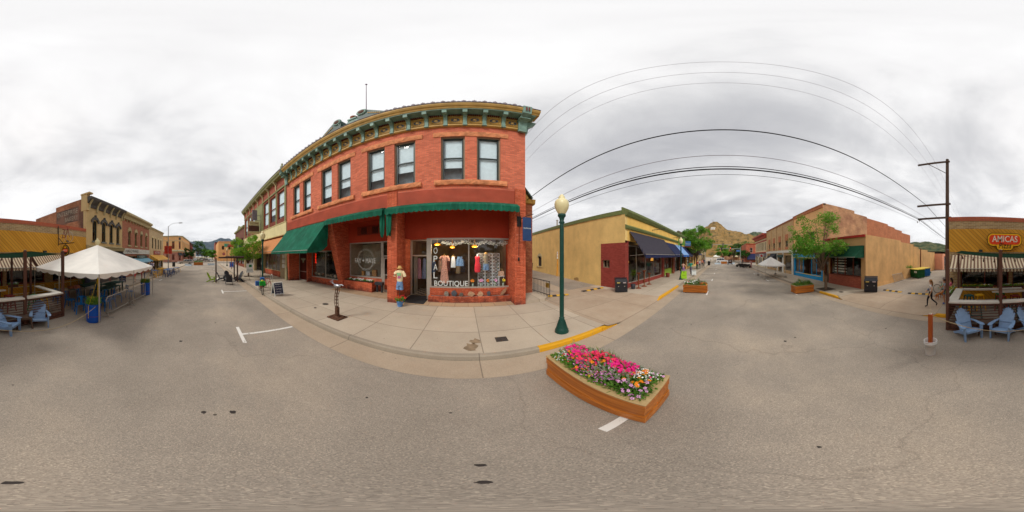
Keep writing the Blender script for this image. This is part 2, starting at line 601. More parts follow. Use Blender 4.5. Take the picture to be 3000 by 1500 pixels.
# ------------------------------------------------------------------ ground materials
def asphalt_mat():
    m, nt, b = newmat('asphalt')
    g = N(nt, 'ShaderNodeNewGeometry'); pos = g.outputs['Position']
    def nz(sc, det, ro=0.5, vec=None):
        n = N(nt, 'ShaderNodeTexNoise'); n.inputs['Scale'].default_value = sc; n.inputs['Detail'].default_value = det
        n.inputs['Roughness'].default_value = ro
        L(nt, vec or pos, n.inputs['Vector']); return n.outputs[0]
    base = ramp(nt, nz(0.35,8,0.6),[(0.30, srgb('8d8479')),(0.5, srgb('9c9286')),(0.70, srgb('ada090'))])
    # tyre-worn lanes run with the street
    mp = N(nt, 'ShaderNodeMapping'); mp.inputs['Scale'].default_value = (0.09,0.8,1); L(nt, pos, mp.inputs[0])
    lane = ramp(nt, nz(1.0,5,0.6, mp.outputs[0]),[(0.34,(0.93,0.93,0.93)),(0.62,(1.03,1.025,1.02))])
    col = mixc(nt,1.0, base, lane, 'MULTIPLY')
    v = N(nt, 'ShaderNodeTexVoronoi'); v.inputs['Scale'].default_value = 120; L(nt, pos, v.inputs['Vector'])
    sp = N(nt, 'ShaderNodeSeparateColor'); L(nt, v.outputs['Color'], sp.inputs[0])
    agg = ramp(nt, sp.outputs[0],[(0.0,(0.62,0.61,0.60)),(0.45,(0.93,0.92,0.9)),(0.85,(1.1,1.08,1.05)),(0.97,(1.5,1.47,1.4))])
    col = mixc(nt,0.7, col, mixc(nt,1.0, col, agg, 'MULTIPLY'))
    # tar drips and cracks
    v2 = N(nt, 'ShaderNodeTexVoronoi'); v2.inputs['Scale'].default_value = 1.05; L(nt, pos, v2.inputs['Vector'])
    dots = math_n(nt, 'MULTIPLY', math_n(nt, 'LESS_THAN', v2.outputs['Distance'],0.035),0.75)
    col = mixc(nt, dots, col, srgb('2e2824'))
    v3 = N(nt, 'ShaderNodeTexVoronoi', feature='DISTANCE_TO_EDGE'); v3.inputs['Scale'].default_value = 0.16
    wn = N(nt, 'ShaderNodeTexNoise'); wn.inputs['Scale'].default_value = 0.8; wn.inputs['Detail'].default_value = 6; L(nt, pos, wn.inputs['Vector'])
    wv = N(nt, 'ShaderNodeVectorMath', operation='MULTIPLY_ADD'); L(nt, wn.outputs['Color'], wv.inputs[0]); wv.inputs[1].default_value = (1.6,1.6,0); L(nt, pos, wv.inputs[2])
    L(nt, wv.outputs[0], v3.inputs['Vector'])
    cr = ramp(nt, v3.outputs['Distance'],[(0.0,(0.22,)*3),(0.0025,(0.0,)*3)])
    col = mixc(nt, cr, col, srgb('5a5048'))
    L(nt, col, b.inputs['Base Color'])
    b.inputs['Roughness'].default_value = 0.95
    b.inputs['Specular IOR Level'].default_value = 0.12
    bp = N(nt, 'ShaderNodeBump'); bp.inputs['Strength'].default_value = 0.5; bp.inputs['Distance'].default_value = 0.006
    L(nt, sp.outputs[1], bp.inputs['Height']); L(nt, bp.outputs[0], b.inputs['Normal'])
    return m
def concrete_mat(name, c1, c2, jx, jy, ox=0.0, oy=0.0, joint=0.012):
    m, nt, b = newmat(name)
    g = N(nt, 'ShaderNodeNewGeometry'); pos = g.outputs['Position']
    s = N(nt, 'ShaderNodeSeparateXYZ'); L(nt, pos, s.inputs[0])
    n = N(nt, 'ShaderNodeTexNoise'); n.inputs['Scale'].default_value = 0.8; n.inputs['Detail'].default_value = 10; n.inputs['Roughness'].default_value = 0.68
    L(nt, pos, n.inputs['Vector'])
    col = ramp(nt, n.outputs[0],[(0.3, srgb(c1)),(0.7, srgb(c2))])
    n2 = N(nt, 'ShaderNodeTexNoise'); n2.inputs['Scale'].default_value = 60; n2.inputs['Detail'].default_value = 3; L(nt, pos, n2.inputs['Vector'])
    col = mixc(nt,1.0, col, ramp(nt, n2.outputs[0],[(0.35,(0.9,)*3),(0.65,(1.06,)*3)]), 'MULTIPLY')
    # each slab cured to its own tone
    fx = math_n(nt, 'DIVIDE', math_n(nt, 'SUBTRACT', s.outputs[0], ox), jx)
    fy = math_n(nt, 'DIVIDE', math_n(nt, 'SUBTRACT', s.outputs[1], oy), jy)
    cb = N(nt, 'ShaderNodeCombineXYZ'); L(nt, math_n(nt, 'FLOOR', fx), cb.inputs[0]); L(nt, math_n(nt, 'FLOOR', fy), cb.inputs[1])
    wn = N(nt, 'ShaderNodeTexWhiteNoise'); L(nt, cb.outputs[0], wn.inputs['Vector'])
    col = mixc(nt,1.0, col, ramp(nt, wn.outputs[0],[(0,(0.90,0.89,0.88)),(1,(1.05,1.05,1.04))]), 'MULTIPLY')
    def jn(f, w):
        fr = math_n(nt, 'FRACT', f)
        d = math_n(nt, 'MINIMUM', fr, math_n(nt, 'SUBTRACT',1.0, fr))
        return math_n(nt, 'LESS_THAN', d, w)
    j = math_n(nt, 'MAXIMUM', jn(fx, joint/jx), jn(fy, joint/jy))
    col = mixc(nt, math_n(nt, 'MULTIPLY', j,0.55), col, srgb('5c5146'))
    # old drips of gum
    v2 = N(nt, 'ShaderNodeTexVoronoi'); v2.inputs['Scale'].default_value = 2.4; L(nt, pos, v2.inputs['Vector'])
    col = mixc(nt, math_n(nt, 'MULTIPLY', math_n(nt, 'LESS_THAN', v2.outputs['Distance'],0.05),0.35), col, srgb('4a4038'))
    L(nt, col, b.inputs['Base Color'])
    b.inputs['Roughness'].default_value = 0.9
    b.inputs['Specular IOR Level'].default_value = 0.15
    return m
M_asph = asphalt_mat()
M_conc = concrete_mat('concrete_sidewalk', 'b2a391', 'c2b4a0',1.62,1.33,0.4,3.36)
M_conc2 = concrete_mat('concrete_far_sidewalk', 'aa9c8a', 'baac99',1.5,1.3,0.1,-6.2)
M_kerb = concrete_mat('concrete_kerb', '94897a', 'a89c8b',3.2,50,0.3,0)
M_gut = concrete_mat('concrete_gutter', 'a89681', 'b8a691',3.2,50,0.3,-3)
M_apron = concrete_mat('concrete_apron', 'a8927c', 'b8a58f',2.7,1.9,4.2,3.36)
M_white = plain('road_paint', 'd8d4cc',0.8, var=0.06, scale=14)
def worn(name, hexc, under, lo=0.36, hi=0.44):
    m, nt, b = newmat(name)
    g = N(nt, 'ShaderNodeNewGeometry')
    n = N(nt, 'ShaderNodeTexNoise'); n.inputs['Scale'].default_value = 9; n.inputs['Detail'].default_value = 8; n.inputs['Roughness'].default_value = 0.7
    L(nt, g.outputs['Position'], n.inputs['Vector'])
    L(nt, ramp(nt, n.outputs[0],[(lo, srgb(under)),(hi, srgb(hexc))]), b.inputs['Base Color'])
    b.inputs['Roughness'].default_value = 0.75
    return m
M_paint = worn('worn_white_paint', 'dcd8d0', '9a9082')
M_yel = worn('worn_yellow_paint', 'd89c08', '9a8458',0.33,0.42)
M_red = worn('worn_red_paint', 'a84a48', '9a8a80')

# ------------------------------------------------------------------ ground
KV = 3.32                      # kerb face, near side
FV = -6.12                     # kerb face, far side
BV = 7.35                      # building line near side
TV = -8.8                      # building line far side
CB = 0.13
g = MB(); g.sheet(-700,700,-700,700,0)
struct('ground', g, plain('dry_ground', '8e8168',0.95, var=0.2, scale=0.2))
g = MB(); g.sheet(-150,220, FV, KV,0.004); g.sheet(-64,-50,-60, FV,0.004); g.sheet(-64,-50, KV,60,0.004)
g.sheet(46,60,-60, FV,0.004); g.sheet(46,60, KV,60,0.004)
struct('road', g, M_asph)
# near gutter, kerb and sidewalk (alley apron between u=3.9 and 8.6 drops to the gutter)
AU0, AU1 = 4.1,8.6
g = MB(); g.sheet(-50,46, KV-0.66, KV,0.008)
g.sheet(-50,46, FV, FV+0.5,0.008)
struct('gutter', g, M_gut)
def kerb(x0, x1, y0, y1, m=M_kerb, name='kerb', face=-1, z=CB, drop=0.035):
    b = MB()
    if face < 0: prof = [(y0+drop*0.5,0.0),(y0+drop, z-0.03),(y0+drop+0.03, z),(y1, z),(y1,0)]
    else: prof = [(y1-drop*0.5,0.0),(y1-drop, z-0.03),(y1-drop-0.03, z),(y0, z),(y0,0)]
    b.prism(prof, 'x', x0, x1)
    struct(name, b, m)
kerb(-50,1.65, KV, KV+0.16)
kerb(12.6,46, KV, KV+0.16)
kerb(8.9,46, FV-0.16, FV, face=1)
kerb(-50,0.2, FV-0.16, FV, face=1)
kerb(1.65,3.75, KV-0.002, KV+0.16, M_yel, 'yellow_kerb', z=CB+0.003)
kerb(8.75,12.6, KV-0.002, KV+0.16, M_yel, 'yellow_kerb', z=CB+0.003)
kerb(7.3,8.9, FV-0.16, FV+0.002, M_yel, 'yellow_kerb', face=1, z=CB+0.003)
kerb(0.2,1.5, FV-0.16, FV+0.002, M_yel, 'yellow_kerb', face=1, z=CB+0.003)
for (x0, x1, y0, y1, hi) in ((3.75,4.5, KV, KV+0.16,0),(8.75,8.2, KV, KV+0.16,0),(7.3,6.7, FV-0.16, FV,0),(1.5,2.1, FV-0.16, FV,0)):
    b = MB()
    xa, xb = x0, x1
    vs = [(xa,y0,0),(xa,y1,0),(xb,y1,0),(xb,y0,0),(xa,y0,CB),(xa,y1,CB),(xb,y1,0.02),(xb,y0,0.02)]
    b.add(vs,[(0,1,2,3),(4,7,6,5),(0,4,5,1),(2,6,7,3),(0,3,7,4),(1,5,6,2)])
    struct('kerb_ramp', b, M_yel)
g = MB()
z = CB
y0 = KV+0.16
g.sheet(-50,4.0, y0,9.6, z); g.sheet(8.75,46, y0,9.6, z)
# apron: slopes from gutter up to sidewalk level
def slope(mb, xs, ys, zs):
    for i in range(len(xs)-1):
        for j in range(len(ys)-1):
            mb.add([(xs[i],ys[j],zs[j][i]),(xs[i+1],ys[j],zs[j][i+1]),(xs[i+1],ys[j+1],zs[j+1][i+1]),(xs[i],ys[j+1],zs[j+1][i])],[(0,1,2,3)])
struct('sidewalk', g, M_conc)
g = MB()
slope(g,[4.0,4.8,8.2,8.75],[KV, KV+0.16,5.2,9.0],[[.13,.01,.01,.13],[.13,.03,.03,.13],[.13,.11,.11,.13],[.13,.128,.128,.13]])
struct('alley_apron', g, M_apron)
g = MB()
slope(g,[2.5,9.6],[9.0,14,22,40],[[.127,.127],[.30,.30],[.5,.5],[.9,.9]])
struct('alley', g, M_asph)
g = MB(); slope(g,[5.6,6.6],[9.0,14,22,40],[[.132,.132],[.306,.306],[.506,.506],[.906,.906]])
struct('alley_drain_strip', g, M_gut)
g = MB(); g.sheet(7.0,46,-16, FV-0.16, z); g.sheet(-50,1.6,-16, FV-0.16, z)
struct('far_sidewalk', g, M_conc2)
g = MB(); slope(g,[1.6,2.2,6.6,7.0],[-8.9,-6.7, FV-0.16, FV],[[.13,.125,.125,.13],[.13,.11,.11,.13],[.13,.03,.03,.13],[.13,.01,.01,.13]])
struct('far_alley_apron', g, M_apron)
g = MB(); slope(g,[0.9,7.2],[-70,-30,-8.9],[[.1,.1],[.1,.1],[.128,.128]])
struct('far_alley', g, M_asph)
# corners beyond the cross streets
g = MB()
for x0, x1 in ((-150,-64),(60,220)):
    g.sheet(x0, x1, KV,60,0.13); g.sheet(x0, x1,-60, FV,0.13)
for x0, x1 in ((-50,-49.8),(45.8,46)):
    pass
struct('distant_sidewalk', g, M_conc2)
# parking stall marks
def mark(x, v_t, v_k, half=0.58, name='parking_line', w=0.10):
    b = MB(); b.sheet(x-half, x+half, v_t-w/2, v_t+w/2,0.0085)
    a, c = sorted((v_t + (w/2 if v_k > v_t else -w/2), v_k)); b.sheet(x-w/2, x+w/2, a, c,0.0085)
    struct(name, b, M_paint)
for x in (-30.6,-24.2,-17.7,-11.2,-4.7): mark(x,0.93,2.64)
mark(1.62,0.91,2.64,0.6)
for x in (10.75,16.8,23.2,29.8,36.2): mark(x,0.9,2.64)
for x in (15.9,9.6,22.4,28.9): mark(x,-4.65,-5.6,0.45)
for x in (-16.1,-22.5,-29): mark(x,-4.9,-5.6,0.45)
for uu in (-49.2,44.8):
    b = MB(); b.sheet(uu-0.2, uu+0.2, FV+0.6, KV-0.7,0.0085); struct('stop_line', b, M_paint)

M_tar = plain('old_tar', '352e2a',.7, var=.2, scale=30)
rt = random.Random(77)
for (px, py, r_) in ((597,1208,.035),(683,1208,.045),(1408,1363,.03),(1417,1413,.03),(35,1415,.035),(1320,1210,.02),(1075,1165,.02),(1910,1130,.02),(2400,1310,.02),(530,1000,.05),(2300,1000,.05)):
    x, y = G(px, py); b = MB(); b.quad(*[(x+r_*rt.uniform(.7,1.2)*math.cos(k*.628), y+r_*rt.uniform(.6,1)*math.sin(k*.628),.006) for k in range(10)]); struct('tar_spot', b, M_tar)
# ------------------------------------------------------------------ hills and mountains
def fbm(x, y, s=1.0, o=5):
    from mathutils import noise
    return noise.fractal(Vector((x*s, y*s,3.3)),1.0,2.0, o)
def hill(name, prof, dist, depth, mat, back=0.35, rough=0.05, seed=0, nx=150, ny=26):
    """prof: [(photo px, elevation deg)]; ridge at dist, slope running depth metres towards the street"""
    mb = MB()
    pxs = [p[0] for p in prof]
    def ev(p):
        for (a, ea),(b_, eb) in zip(prof, prof[1:]):
            if a <= p <= b_:
                t = (p-a)/(b_-a); t = t*t*(3-2*t)
                return ea + (eb-ea)*t
        return prof[-1][1]
    vs = []
    for j in range(ny):
        t = j/(ny-1)
        for i in range(nx):
            p = pxs[0] + (pxs[-1]-pxs[0])*i/(nx-1)
            e = ev(p)
            d = dist - depth + (depth+back*depth)*t
            hz = dist*math.tan(R(max(e,0.0)))
            peak = depth/(depth+back*depth)
            s_ = t/peak if t < peak else 1-(t-peak)/(1-peak)*0.6
            hh = hz*(s_**1.25)
            x = d*math.sin(TH(p)); y = d*math.cos(TH(p))
            hh += hz*rough*3*fbm(x+seed, y,6.0/depth)*min(1, s_*1.5)
            vs.append((x, y, hh-2))
    fs = [(j*nx+i, j*nx+i+1,(j+1)*nx+i+1,(j+1)*nx+i) for j in range(ny-1) for i in range(nx-1)]
    mb.add(vs, fs, True)
    return struct(name, mb, mat)
def hillmat(name, dry, dry2, green, amount, scale):
    m, nt, b = newmat(name)
    g = N(nt, 'ShaderNodeNewGeometry'); pos = g.outputs['Position']
    n = N(nt, 'ShaderNodeTexNoise'); n.inputs['Scale'].default_value = scale; n.inputs['Detail'].default_value = 9; n.inputs['Roughness'].default_value = 0.65
    L(nt, pos, n.inputs['Vector'])
    n2 = N(nt, 'ShaderNodeTexNoise'); n2.inputs['Scale'].default_value = scale*5; n2.inputs['Detail'].default_value = 9; n2.inputs['Roughness'].default_value = 0.75
    L(nt, pos, n2.inputs['Vector'])
    base = ramp(nt, n.outputs[0],[(0.35, srgb(dry)),(0.65, srgb(dry2))])
    f = ramp(nt, math_n(nt, 'ADD', n2.outputs[0], amount),[(0.5,(0,0,0)),(0.58,(1,1,1))])
    col = mixc(nt, f, base, mixc(nt, n.outputs[0], tuple(0.6*x for x in srgb(green)), tuple(1.3*x for x in srgb(green))))
    L(nt, col, b.inputs['Base Color']); b.inputs['Roughness'].default_value = 1
    b.inputs['Specular IOR Level'].default_value = 0.0
    return m
M_dry = hillmat('dry_grass_hill', '86693c', '987a4c', '544c2e',0.0,0.012)
M_scrub = hillmat('scrub_hill', '6a5a3c', '7a6848', '39402a',0.05,0.01)
M_pine = hillmat('pine_hill', '5a5c40', '6a6646', '32442c',0.03,0.006)
M_blue = hillmat('haze_blue_forest', '34424a', '3e4c50', '22343c',0.10,0.0011)  # blue of the distance haze is mixed into these forest colours
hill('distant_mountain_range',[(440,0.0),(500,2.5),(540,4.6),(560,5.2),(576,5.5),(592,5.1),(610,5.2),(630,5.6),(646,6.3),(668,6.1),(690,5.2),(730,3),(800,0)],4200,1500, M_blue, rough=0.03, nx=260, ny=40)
hill('dry_grass_hill',[(1940,0.0),(1990,5.5),(2030,8.0),(2055,9.3),(2070,10.4),(2083,11.5),(2091,11.9),(2100,11.7),(2112,11.0),(2134,9.6),(2150,9.1),(2166,8.5),(2190,7.9),(2214,7.2),(2260,6),(2340,0)],900,420, M_dry, rough=0.035, nx=240, ny=40)
hill('rocky_scrub_hill',[(1900,0.0),(1960,6.8),(1989,8.7),(2009,9.5),(2021,9.5),(2035,8.9),(2060,6),(2110,0)],780,260, M_scrub, rough=0.05)
hill('dark_pine_hill',[(2140,0),(2165,7.2),(2190,8.1),(2212,8.7),(2232,8.9),(2250,8.4),(2270,7.6),(2310,6),(2380,0)],1500,500, M_pine, rough=0.03)
hill('dark_pine_ridge',[(2600,0),(2650,4.6),(2680,5.2),(2700,5.4),(2724,5.2),(2748,4.6),(2776,3.9),(2830,2.5),(2900,0)],1100,450, M_pine, rough=0.03)
# white letter laid out on the hillside, and the mast on its top
d = 800
def hp(px, py, dd=d):
    el = EL(py); th = TH(px)
    return Vector((dd*math.sin(th), dd*math.cos(th), H + dd*math.tan(el)))
t = thing('hillside_letter', 'big white letter S laid on the dry hillside below its peak', 'hill letter', tuple(hp(2088.5,672)))
b = MB()
segs = [((2083,666.5),(2096,666.5),0.8),((2083.5,666.5),(2083,669.3),0.8),((2082.5,669),(2095,669),0.8),((2094,669),(2094,671.6),0.8),((2081.5,671.6),(2095,671.6),0.8)]
for (p, q, w) in segs:
    b.bar(hp(p[0], p[1],742), hp(q[0], q[1],742),3,2.2, up=(0,0,1))
b.build('letter_stones', plain('whitewash', 'fffdf6',0.9, var=0.03), t)
t = thing('radio_mast', 'thin radio mast on top of the dry hill', 'mast', tuple(hp(2088.5,652,905)))
b = MB(); p = hp(2088.5,653,905); b.cyl(p, p+Vector((0,0,22)),0.9,0.4,6); b.build('mast', plain('mast_steel', '6a6660',0.5), t)
# ------------------------------------------------------------------ building helpers
class Fr:
    """wall frame: a runs along the wall, z is height, d goes into the building"""
    def __init__(s, o, d, n):
        s.o = Vector((o[0], o[1],0)); s.d = Vector((d[0], d[1],0)); s.n = Vector((n[0], n[1],0))
    def p(s, a, z, d=0.0):
        return s.o + s.d*a + s.n*d + Vector((0,0, z))
    def box(s, mb, a0, a1, z0, z1, d0, d1):
        vs = [s.p(a, z, d) for z in (z0, z1) for (a, d) in ((a0, d0),(a1, d0),(a1, d1),(a0, d1))]
        return mb.add(vs,[(0,3,2,1),(4,5,6,7),(0,1,5,4),(1,2,6,5),(2,3,7,6),(3,0,4,7)])
    def poly(s, mb, pts, d0, d1):
        n = len(pts)
        vs = [s.p(a, z, d0) for a, z in pts] + [s.p(a, z, d1) for a, z in pts]
        fs = [tuple(range(n)), tuple(range(2*n-1, n-1,-1))]
        fs += [(k, n+k, n+(k+1) % n,(k+1) % n) for k in range(n)]
        return mb.add(vs, fs)
    def prof(s, mb, prof, a0, a1):
        """profile [(d,z)] swept along the wall"""
        n = len(prof)
        vs = [s.p(a0, z, d) for d, z in prof] + [s.p(a1, z, d) for d, z in prof]
        fs = [tuple(range(n-1,-1,-1)), tuple(range(n,2*n))]
        fs += [(k,(k+1) % n, n+(k+1) % n, n+k) for k in range(n)]
        return mb.add(vs, fs)
def near(v=BV): return Fr((0, v),(1,0),(0,1))
def far(v=TV): return Fr((0, v),(1,0),(0,-1))
def wall(mb, F, a0, a1, z0, z1, holes=(), t=0.3):
    As = sorted({a0, a1} | {h[0] for h in holes} | {h[1] for h in holes})
    Zs = sorted({z0, z1} | {h[2] for h in holes} | {h[3] for h in holes})
    def inh(a, z): return any(h[0] < a < h[1] and h[2] < z < h[3] for h in holes)
    for i in range(len(As)-1):
        for j in range(len(Zs)-1):
            if inh((As[i]+As[i+1])/2,(Zs[j]+Zs[j+1])/2): continue
            for d in (0, t):
                mb.quad(F.p(As[i], Zs[j], d), F.p(As[i+1], Zs[j], d), F.p(As[i+1], Zs[j+1], d), F.p(As[i], Zs[j+1], d))
    for (b0, b1, c0, c1) in list(holes) + [(a0, a1, z0, z1)]:
        for (p, q) in (((b0,c0),(b1,c0)),((b1,c0),(b1,c1)),((b1,c1),(b0,c1)),((b0,c1),(b0,c0))):
            mb.quad(F.p(p[0], p[1],0), F.p(q[0], q[1],0), F.p(q[0], q[1], t), F.p(p[0], p[1], t))
    return mb
def window(F, a0, a1, z0, z1, parent, fm, gm, d=0.12, fw=0.07, cols=1, rows=2, sash=None, backm=None, name='window', rail=None):
    """window > pane: frame with bars, glass set back, sash rail"""
    mb = MB()
    F.box(mb, a0, a0+fw, z0, z1, d, d+0.09); F.box(mb, a1-fw, a1, z0, z1, d, d+0.09)
    F.box(mb, a0+fw, a1-fw, z0, z0+fw, d+0.002, d+0.09); F.box(mb, a0+fw, a1-fw, z1-fw, z1, d+0.002, d+0.09)
    for i in range(1, rows):
        zz_ = z0+(z1-z0)*(rail if (rail and rows == 2) else i/rows)
        F.box(mb, a0+fw, a1-fw, zz_-fw*0.45, zz_+fw*0.45, d+0.004, d+0.08)
    for i in range(1, cols):
        aa = a0+(a1-a0)*i/cols; F.box(mb, aa-fw*0.4, aa+fw*0.4, z0+fw, z1-fw, d+0.006, d+0.078)
    w = mb.build(name, fm, parent)
    p = MB(); p.quad(F.p(a0+fw*.5, z0+fw*.5, d+0.05), F.p(a1-fw*.5, z0+fw*.5, d+0.05), F.p(a1-fw*.5, z1-fw*.5, d+0.05), F.p(a0+fw*.5, z1-fw*.5, d+0.05))
    p.build('pane', gm, w)
    if backm:
        p = MB(); top = backm[1]
        p.quad(F.p(a0+.02, z0+(z1-z0)*top, d+0.13), F.p(a1-.02, z0+(z1-z0)*top, d+0.13), F.p(a1-.02, z1, d+0.13), F.p(a0+.02, z1, d+0.13))
        p.build('blind', backm[0], w)
    return w
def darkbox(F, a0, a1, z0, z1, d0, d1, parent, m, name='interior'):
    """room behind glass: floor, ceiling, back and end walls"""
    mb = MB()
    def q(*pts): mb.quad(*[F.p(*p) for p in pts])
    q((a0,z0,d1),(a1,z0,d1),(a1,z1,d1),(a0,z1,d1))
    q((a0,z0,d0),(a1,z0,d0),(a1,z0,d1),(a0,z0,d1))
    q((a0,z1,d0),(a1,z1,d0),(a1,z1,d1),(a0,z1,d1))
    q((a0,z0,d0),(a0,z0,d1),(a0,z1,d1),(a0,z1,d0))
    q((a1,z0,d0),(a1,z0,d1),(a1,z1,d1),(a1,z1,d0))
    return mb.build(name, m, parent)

M_rb = brick('red_brick', 'd66c46', 'b85636', 'a06c58',0.22,0.078, k=1.0, stain=.15)
M_rb2 = brick('roman_brick', 'd0643a', 'b04a26', '5e2618',0.32,0.058, k=1.0, stain=0.32, grime='4a302c')
M_redst = stucco('red_stucco', 'a23212', k=0.95)
M_corr = plain('painted_siding', 'c8664c',0.6, var=0.08, scale=1.5)
M_sand = plain('sandstone', 'd88c60',0.9, var=0.22, scale=4, bump=0.9)
M_must = plain('mustard_paint', 'bf9a54',0.55, var=0.12, scale=3)
M_must2 = plain('dark_mustard_paint', 'ac863e',0.55, var=0.12, scale=3)
M_grn = plain('sage_green_paint', '78978a',0.55, var=0.14, scale=3)
M_dgrn = plain('dark_green_paint', '2f4a42',0.5, var=0.15, scale=3)
M_mar = plain('maroon_paint', '6e3028',0.6, var=0.1)
M_fgrn = plain('green_canvas', '045a42',0.85, var=0.2, scale=1.6, bump=.5)
_nt = M_fgrn.node_tree; _b = _nt.nodes['Principled BSDF']       # sewn seams and faded folds
_g = N(_nt, 'ShaderNodeNewGeometry'); _s = N(_nt, 'ShaderNodeSeparateXYZ'); L(_nt, _g.outputs['Position'], _s.inputs[0])
_f = math_n(_nt, 'FRACT', math_n(_nt, 'DIVIDE', _s.outputs[0],.98))
_c0 = _b.inputs['Base Color'].links[0].from_socket
_n = N(_nt, 'ShaderNodeTexNoise'); _n.inputs['Scale'].default_value = 5; _n.inputs['Detail'].default_value = 6
_mp = N(_nt, 'ShaderNodeMapping'); _mp.inputs['Scale'].default_value = (1.6,.35,.35); L(_nt, _g.outputs['Position'], _mp.inputs[0]); L(_nt, _mp.outputs[0], _n.inputs['Vector'])
_c1 = mixc(_nt, ramp(_nt, _n.outputs[0],[(.5,(0,0,0)),(.7,(.4,.4,.4))]), _c0,(.05,.22,.16))
L(_nt, mixc(_nt, math_n(_nt, 'MULTIPLY', math_n(_nt, 'LESS_THAN', _f,.025),.5), _c1,(.0,.03,.02)), _b.inputs['Base Color'])
M_win = plain('dark_window_frame', '2c3634',0.4, var=0.05)
M_wincase = plain('tan_window_casing', '8f8068',0.6, var=0.06)
M_glass = glass('window_glass')
M_glassr = glass('sky_glass',(0.93,0.98,1.0), refl=.4, clear=1.0)
M_pale = plain('sky_pale_room', 'c0c8ca',0.9, var=0.1)  # sky reflection in the upper panes is put into this pale wall colour
M_blind = plain('pale_blind', 'e4eef0',0.9, var=0.04)
M_alu = plain('aluminium_frame', 'b4ada2',0.35,0.4, var=0.05)
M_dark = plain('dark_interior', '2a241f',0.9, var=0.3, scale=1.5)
M_warm = plain('warm_interior', '7c6654',0.9, var=0.3, scale=1.0)
M_cream = plain('cream_interior_wall', 'b8ab94',0.9, var=0.08)
M_roof = plain('roof_gravel', '8a857c',0.95, var=0.15)
M_purp = plain('weathered_metal_cresting', '7a7078',0.6, var=0.15)
M_tile = concrete_mat('entry_tile', 'b09476', 'bda283',0.62,0.6,0.15,7.36)
M_tan_trim = plain('cream_trim', 'b8aa80',0.65, var=0.1)

# ------------------------------------------------------------------ the red corner building
X0, X1 = -14.1,2.85
ZC = 9.94
rb = thing('red_brick_building', 'two-storey red brick corner building with green awnings and ornate mustard and sage cornice', 'building',(-5.6, BV,0))
F = near()
pairs = [0.27,-3.67,-7.57,-11.55]
wins = []
for c in pairs:
    wins += [(c-1.36, c-0.27),(c+0.27, c+1.36)]
WZ0, WZ1 = 6.2,9.13
b = MB()
wall(b, F, X0, X1,4.98, ZC,[(a, c, WZ0, WZ1) for a, c in wins],0.32)
# side and back walls, alley side
Fs = Fr((X1,0),(0,1),(-1,0))
wall(b, Fs, BV+0.3,24,0.1, ZC+1.1,[(12.0,13.0,6.3,8.6),(16,17,6.3,8.6)],0.3)
b.box(X0, X0+0.25, BV+0.34,24,0.1, ZC+1.0)
b.box(X0+0.26, X1-0.32,23.7,24,0.1, ZC+1.0)
b.build('wall', M_rb, rb)
b = MB(); b.box(X0+0.26, X1-0.31, BV+0.34,23.69, ZC+0.2, ZC+0.4); b.build('roof', M_roof, rb)
b = MB(); F.box(b, X0+.3, X1-.33,5.0,5.1,.36,.69); F.box(b, X0+.3, X1-.33,5.1, ZC,.7,.8)  # pale back wall set close behind the glass to keep the panes bright
b.build('upper_room', M_pale, rb)
for (a0, a1) in ((12.0,13.0),(16,17)): window(Fs, a0, a1,6.3,8.6, rb, M_win, M_glassr)
for i,(a, c) in enumerate(wins):
    F.box((cs := MB()), a, a+0.06, WZ0, WZ1,0.10,0.28); F.box(cs, c-0.06, c, WZ0, WZ1,0.10,0.28); F.box(cs, a+.06, c-.06, WZ1-0.06, WZ1,0.10,0.28)
    w = window(F, a+0.06, c-0.06, WZ0, WZ1-0.06, rb, M_win, M_glassr, d=0.14, fw=0.075, rail=0.5,
               backm=(M_blind,(0.3,0.05,0.25,0.3,0.2,0.3,0.1,0.15)[i]))
    cs.build('casing', M_wincase, w)
# rusticated stone lintels and sills
rnd = random.Random(3)
def rough_stone(F, a0, a1, z0, z1, d0, d1, n=14):
    mb = MB(); top = []; zc_ = (z0+z1)/2
    rows = [(z0, d0+.02),(z0+(z1-z0)*.3, d0),(z0+(z1-z0)*.7, d0),(z1, d0+.02)]
    vs = []
    for i in range(n+1):
        a = a0+(a1-a0)*i/n
        for k,(z, d) in enumerate(rows):
            e = rnd.uniform(-.018,.018) if 0 < k < 3 else rnd.uniform(-.006,.006)
            vs.append(F.p(a, z+rnd.uniform(-.012,.012), d+e))
        vs.append(F.p(a, z1, d1)); vs.append(F.p(a, z0, d1))
    fs = []
    for i in range(n):
        for k in range(6):
            fs.append((i*6+k, i*6+(k+1) % 6,(i+1)*6+(k+1) % 6,(i+1)*6+k))
    fs += [tuple(range(6)), tuple(n*6+k for k in range(5,-1,-1))]
    return mb.add(vs, fs)
for c in pairs:
    rough_stone(F, c-1.72, c+1.72,9.14,9.5,-0.06,0.02,24).build('lintel', M_sand, rb)
    rough_stone(F, c-1.66, c+1.66,5.93,6.19,-0.12,0.06,24).build('sill', M_sand, rb)
# ribbed metal band over the shopfronts
def ribs(F, a0, a1, z0, z1, n, d0=-0.05, amp=0.03):
    prof = [(0.02, z0)]
    h = (z1-z0)/n
    for i in range(n):
        z = z0+i*h
        prof += [(d0, z),(d0, z+h*0.45),(d0+amp, z+h*0.55),(d0+amp, z+h*0.95)]
    prof += [(0.02, z1)]
    mb = MB(); F.prof(mb, prof, a0, a1); return mb
ribs(F, X0+0.02,-3.76,4.99,5.76,13).build('ribbed_band', M_corr, rb)
ribs(F,-3.22,2.30,4.99,5.76,13).build('ribbed_band', M_corr, rb)
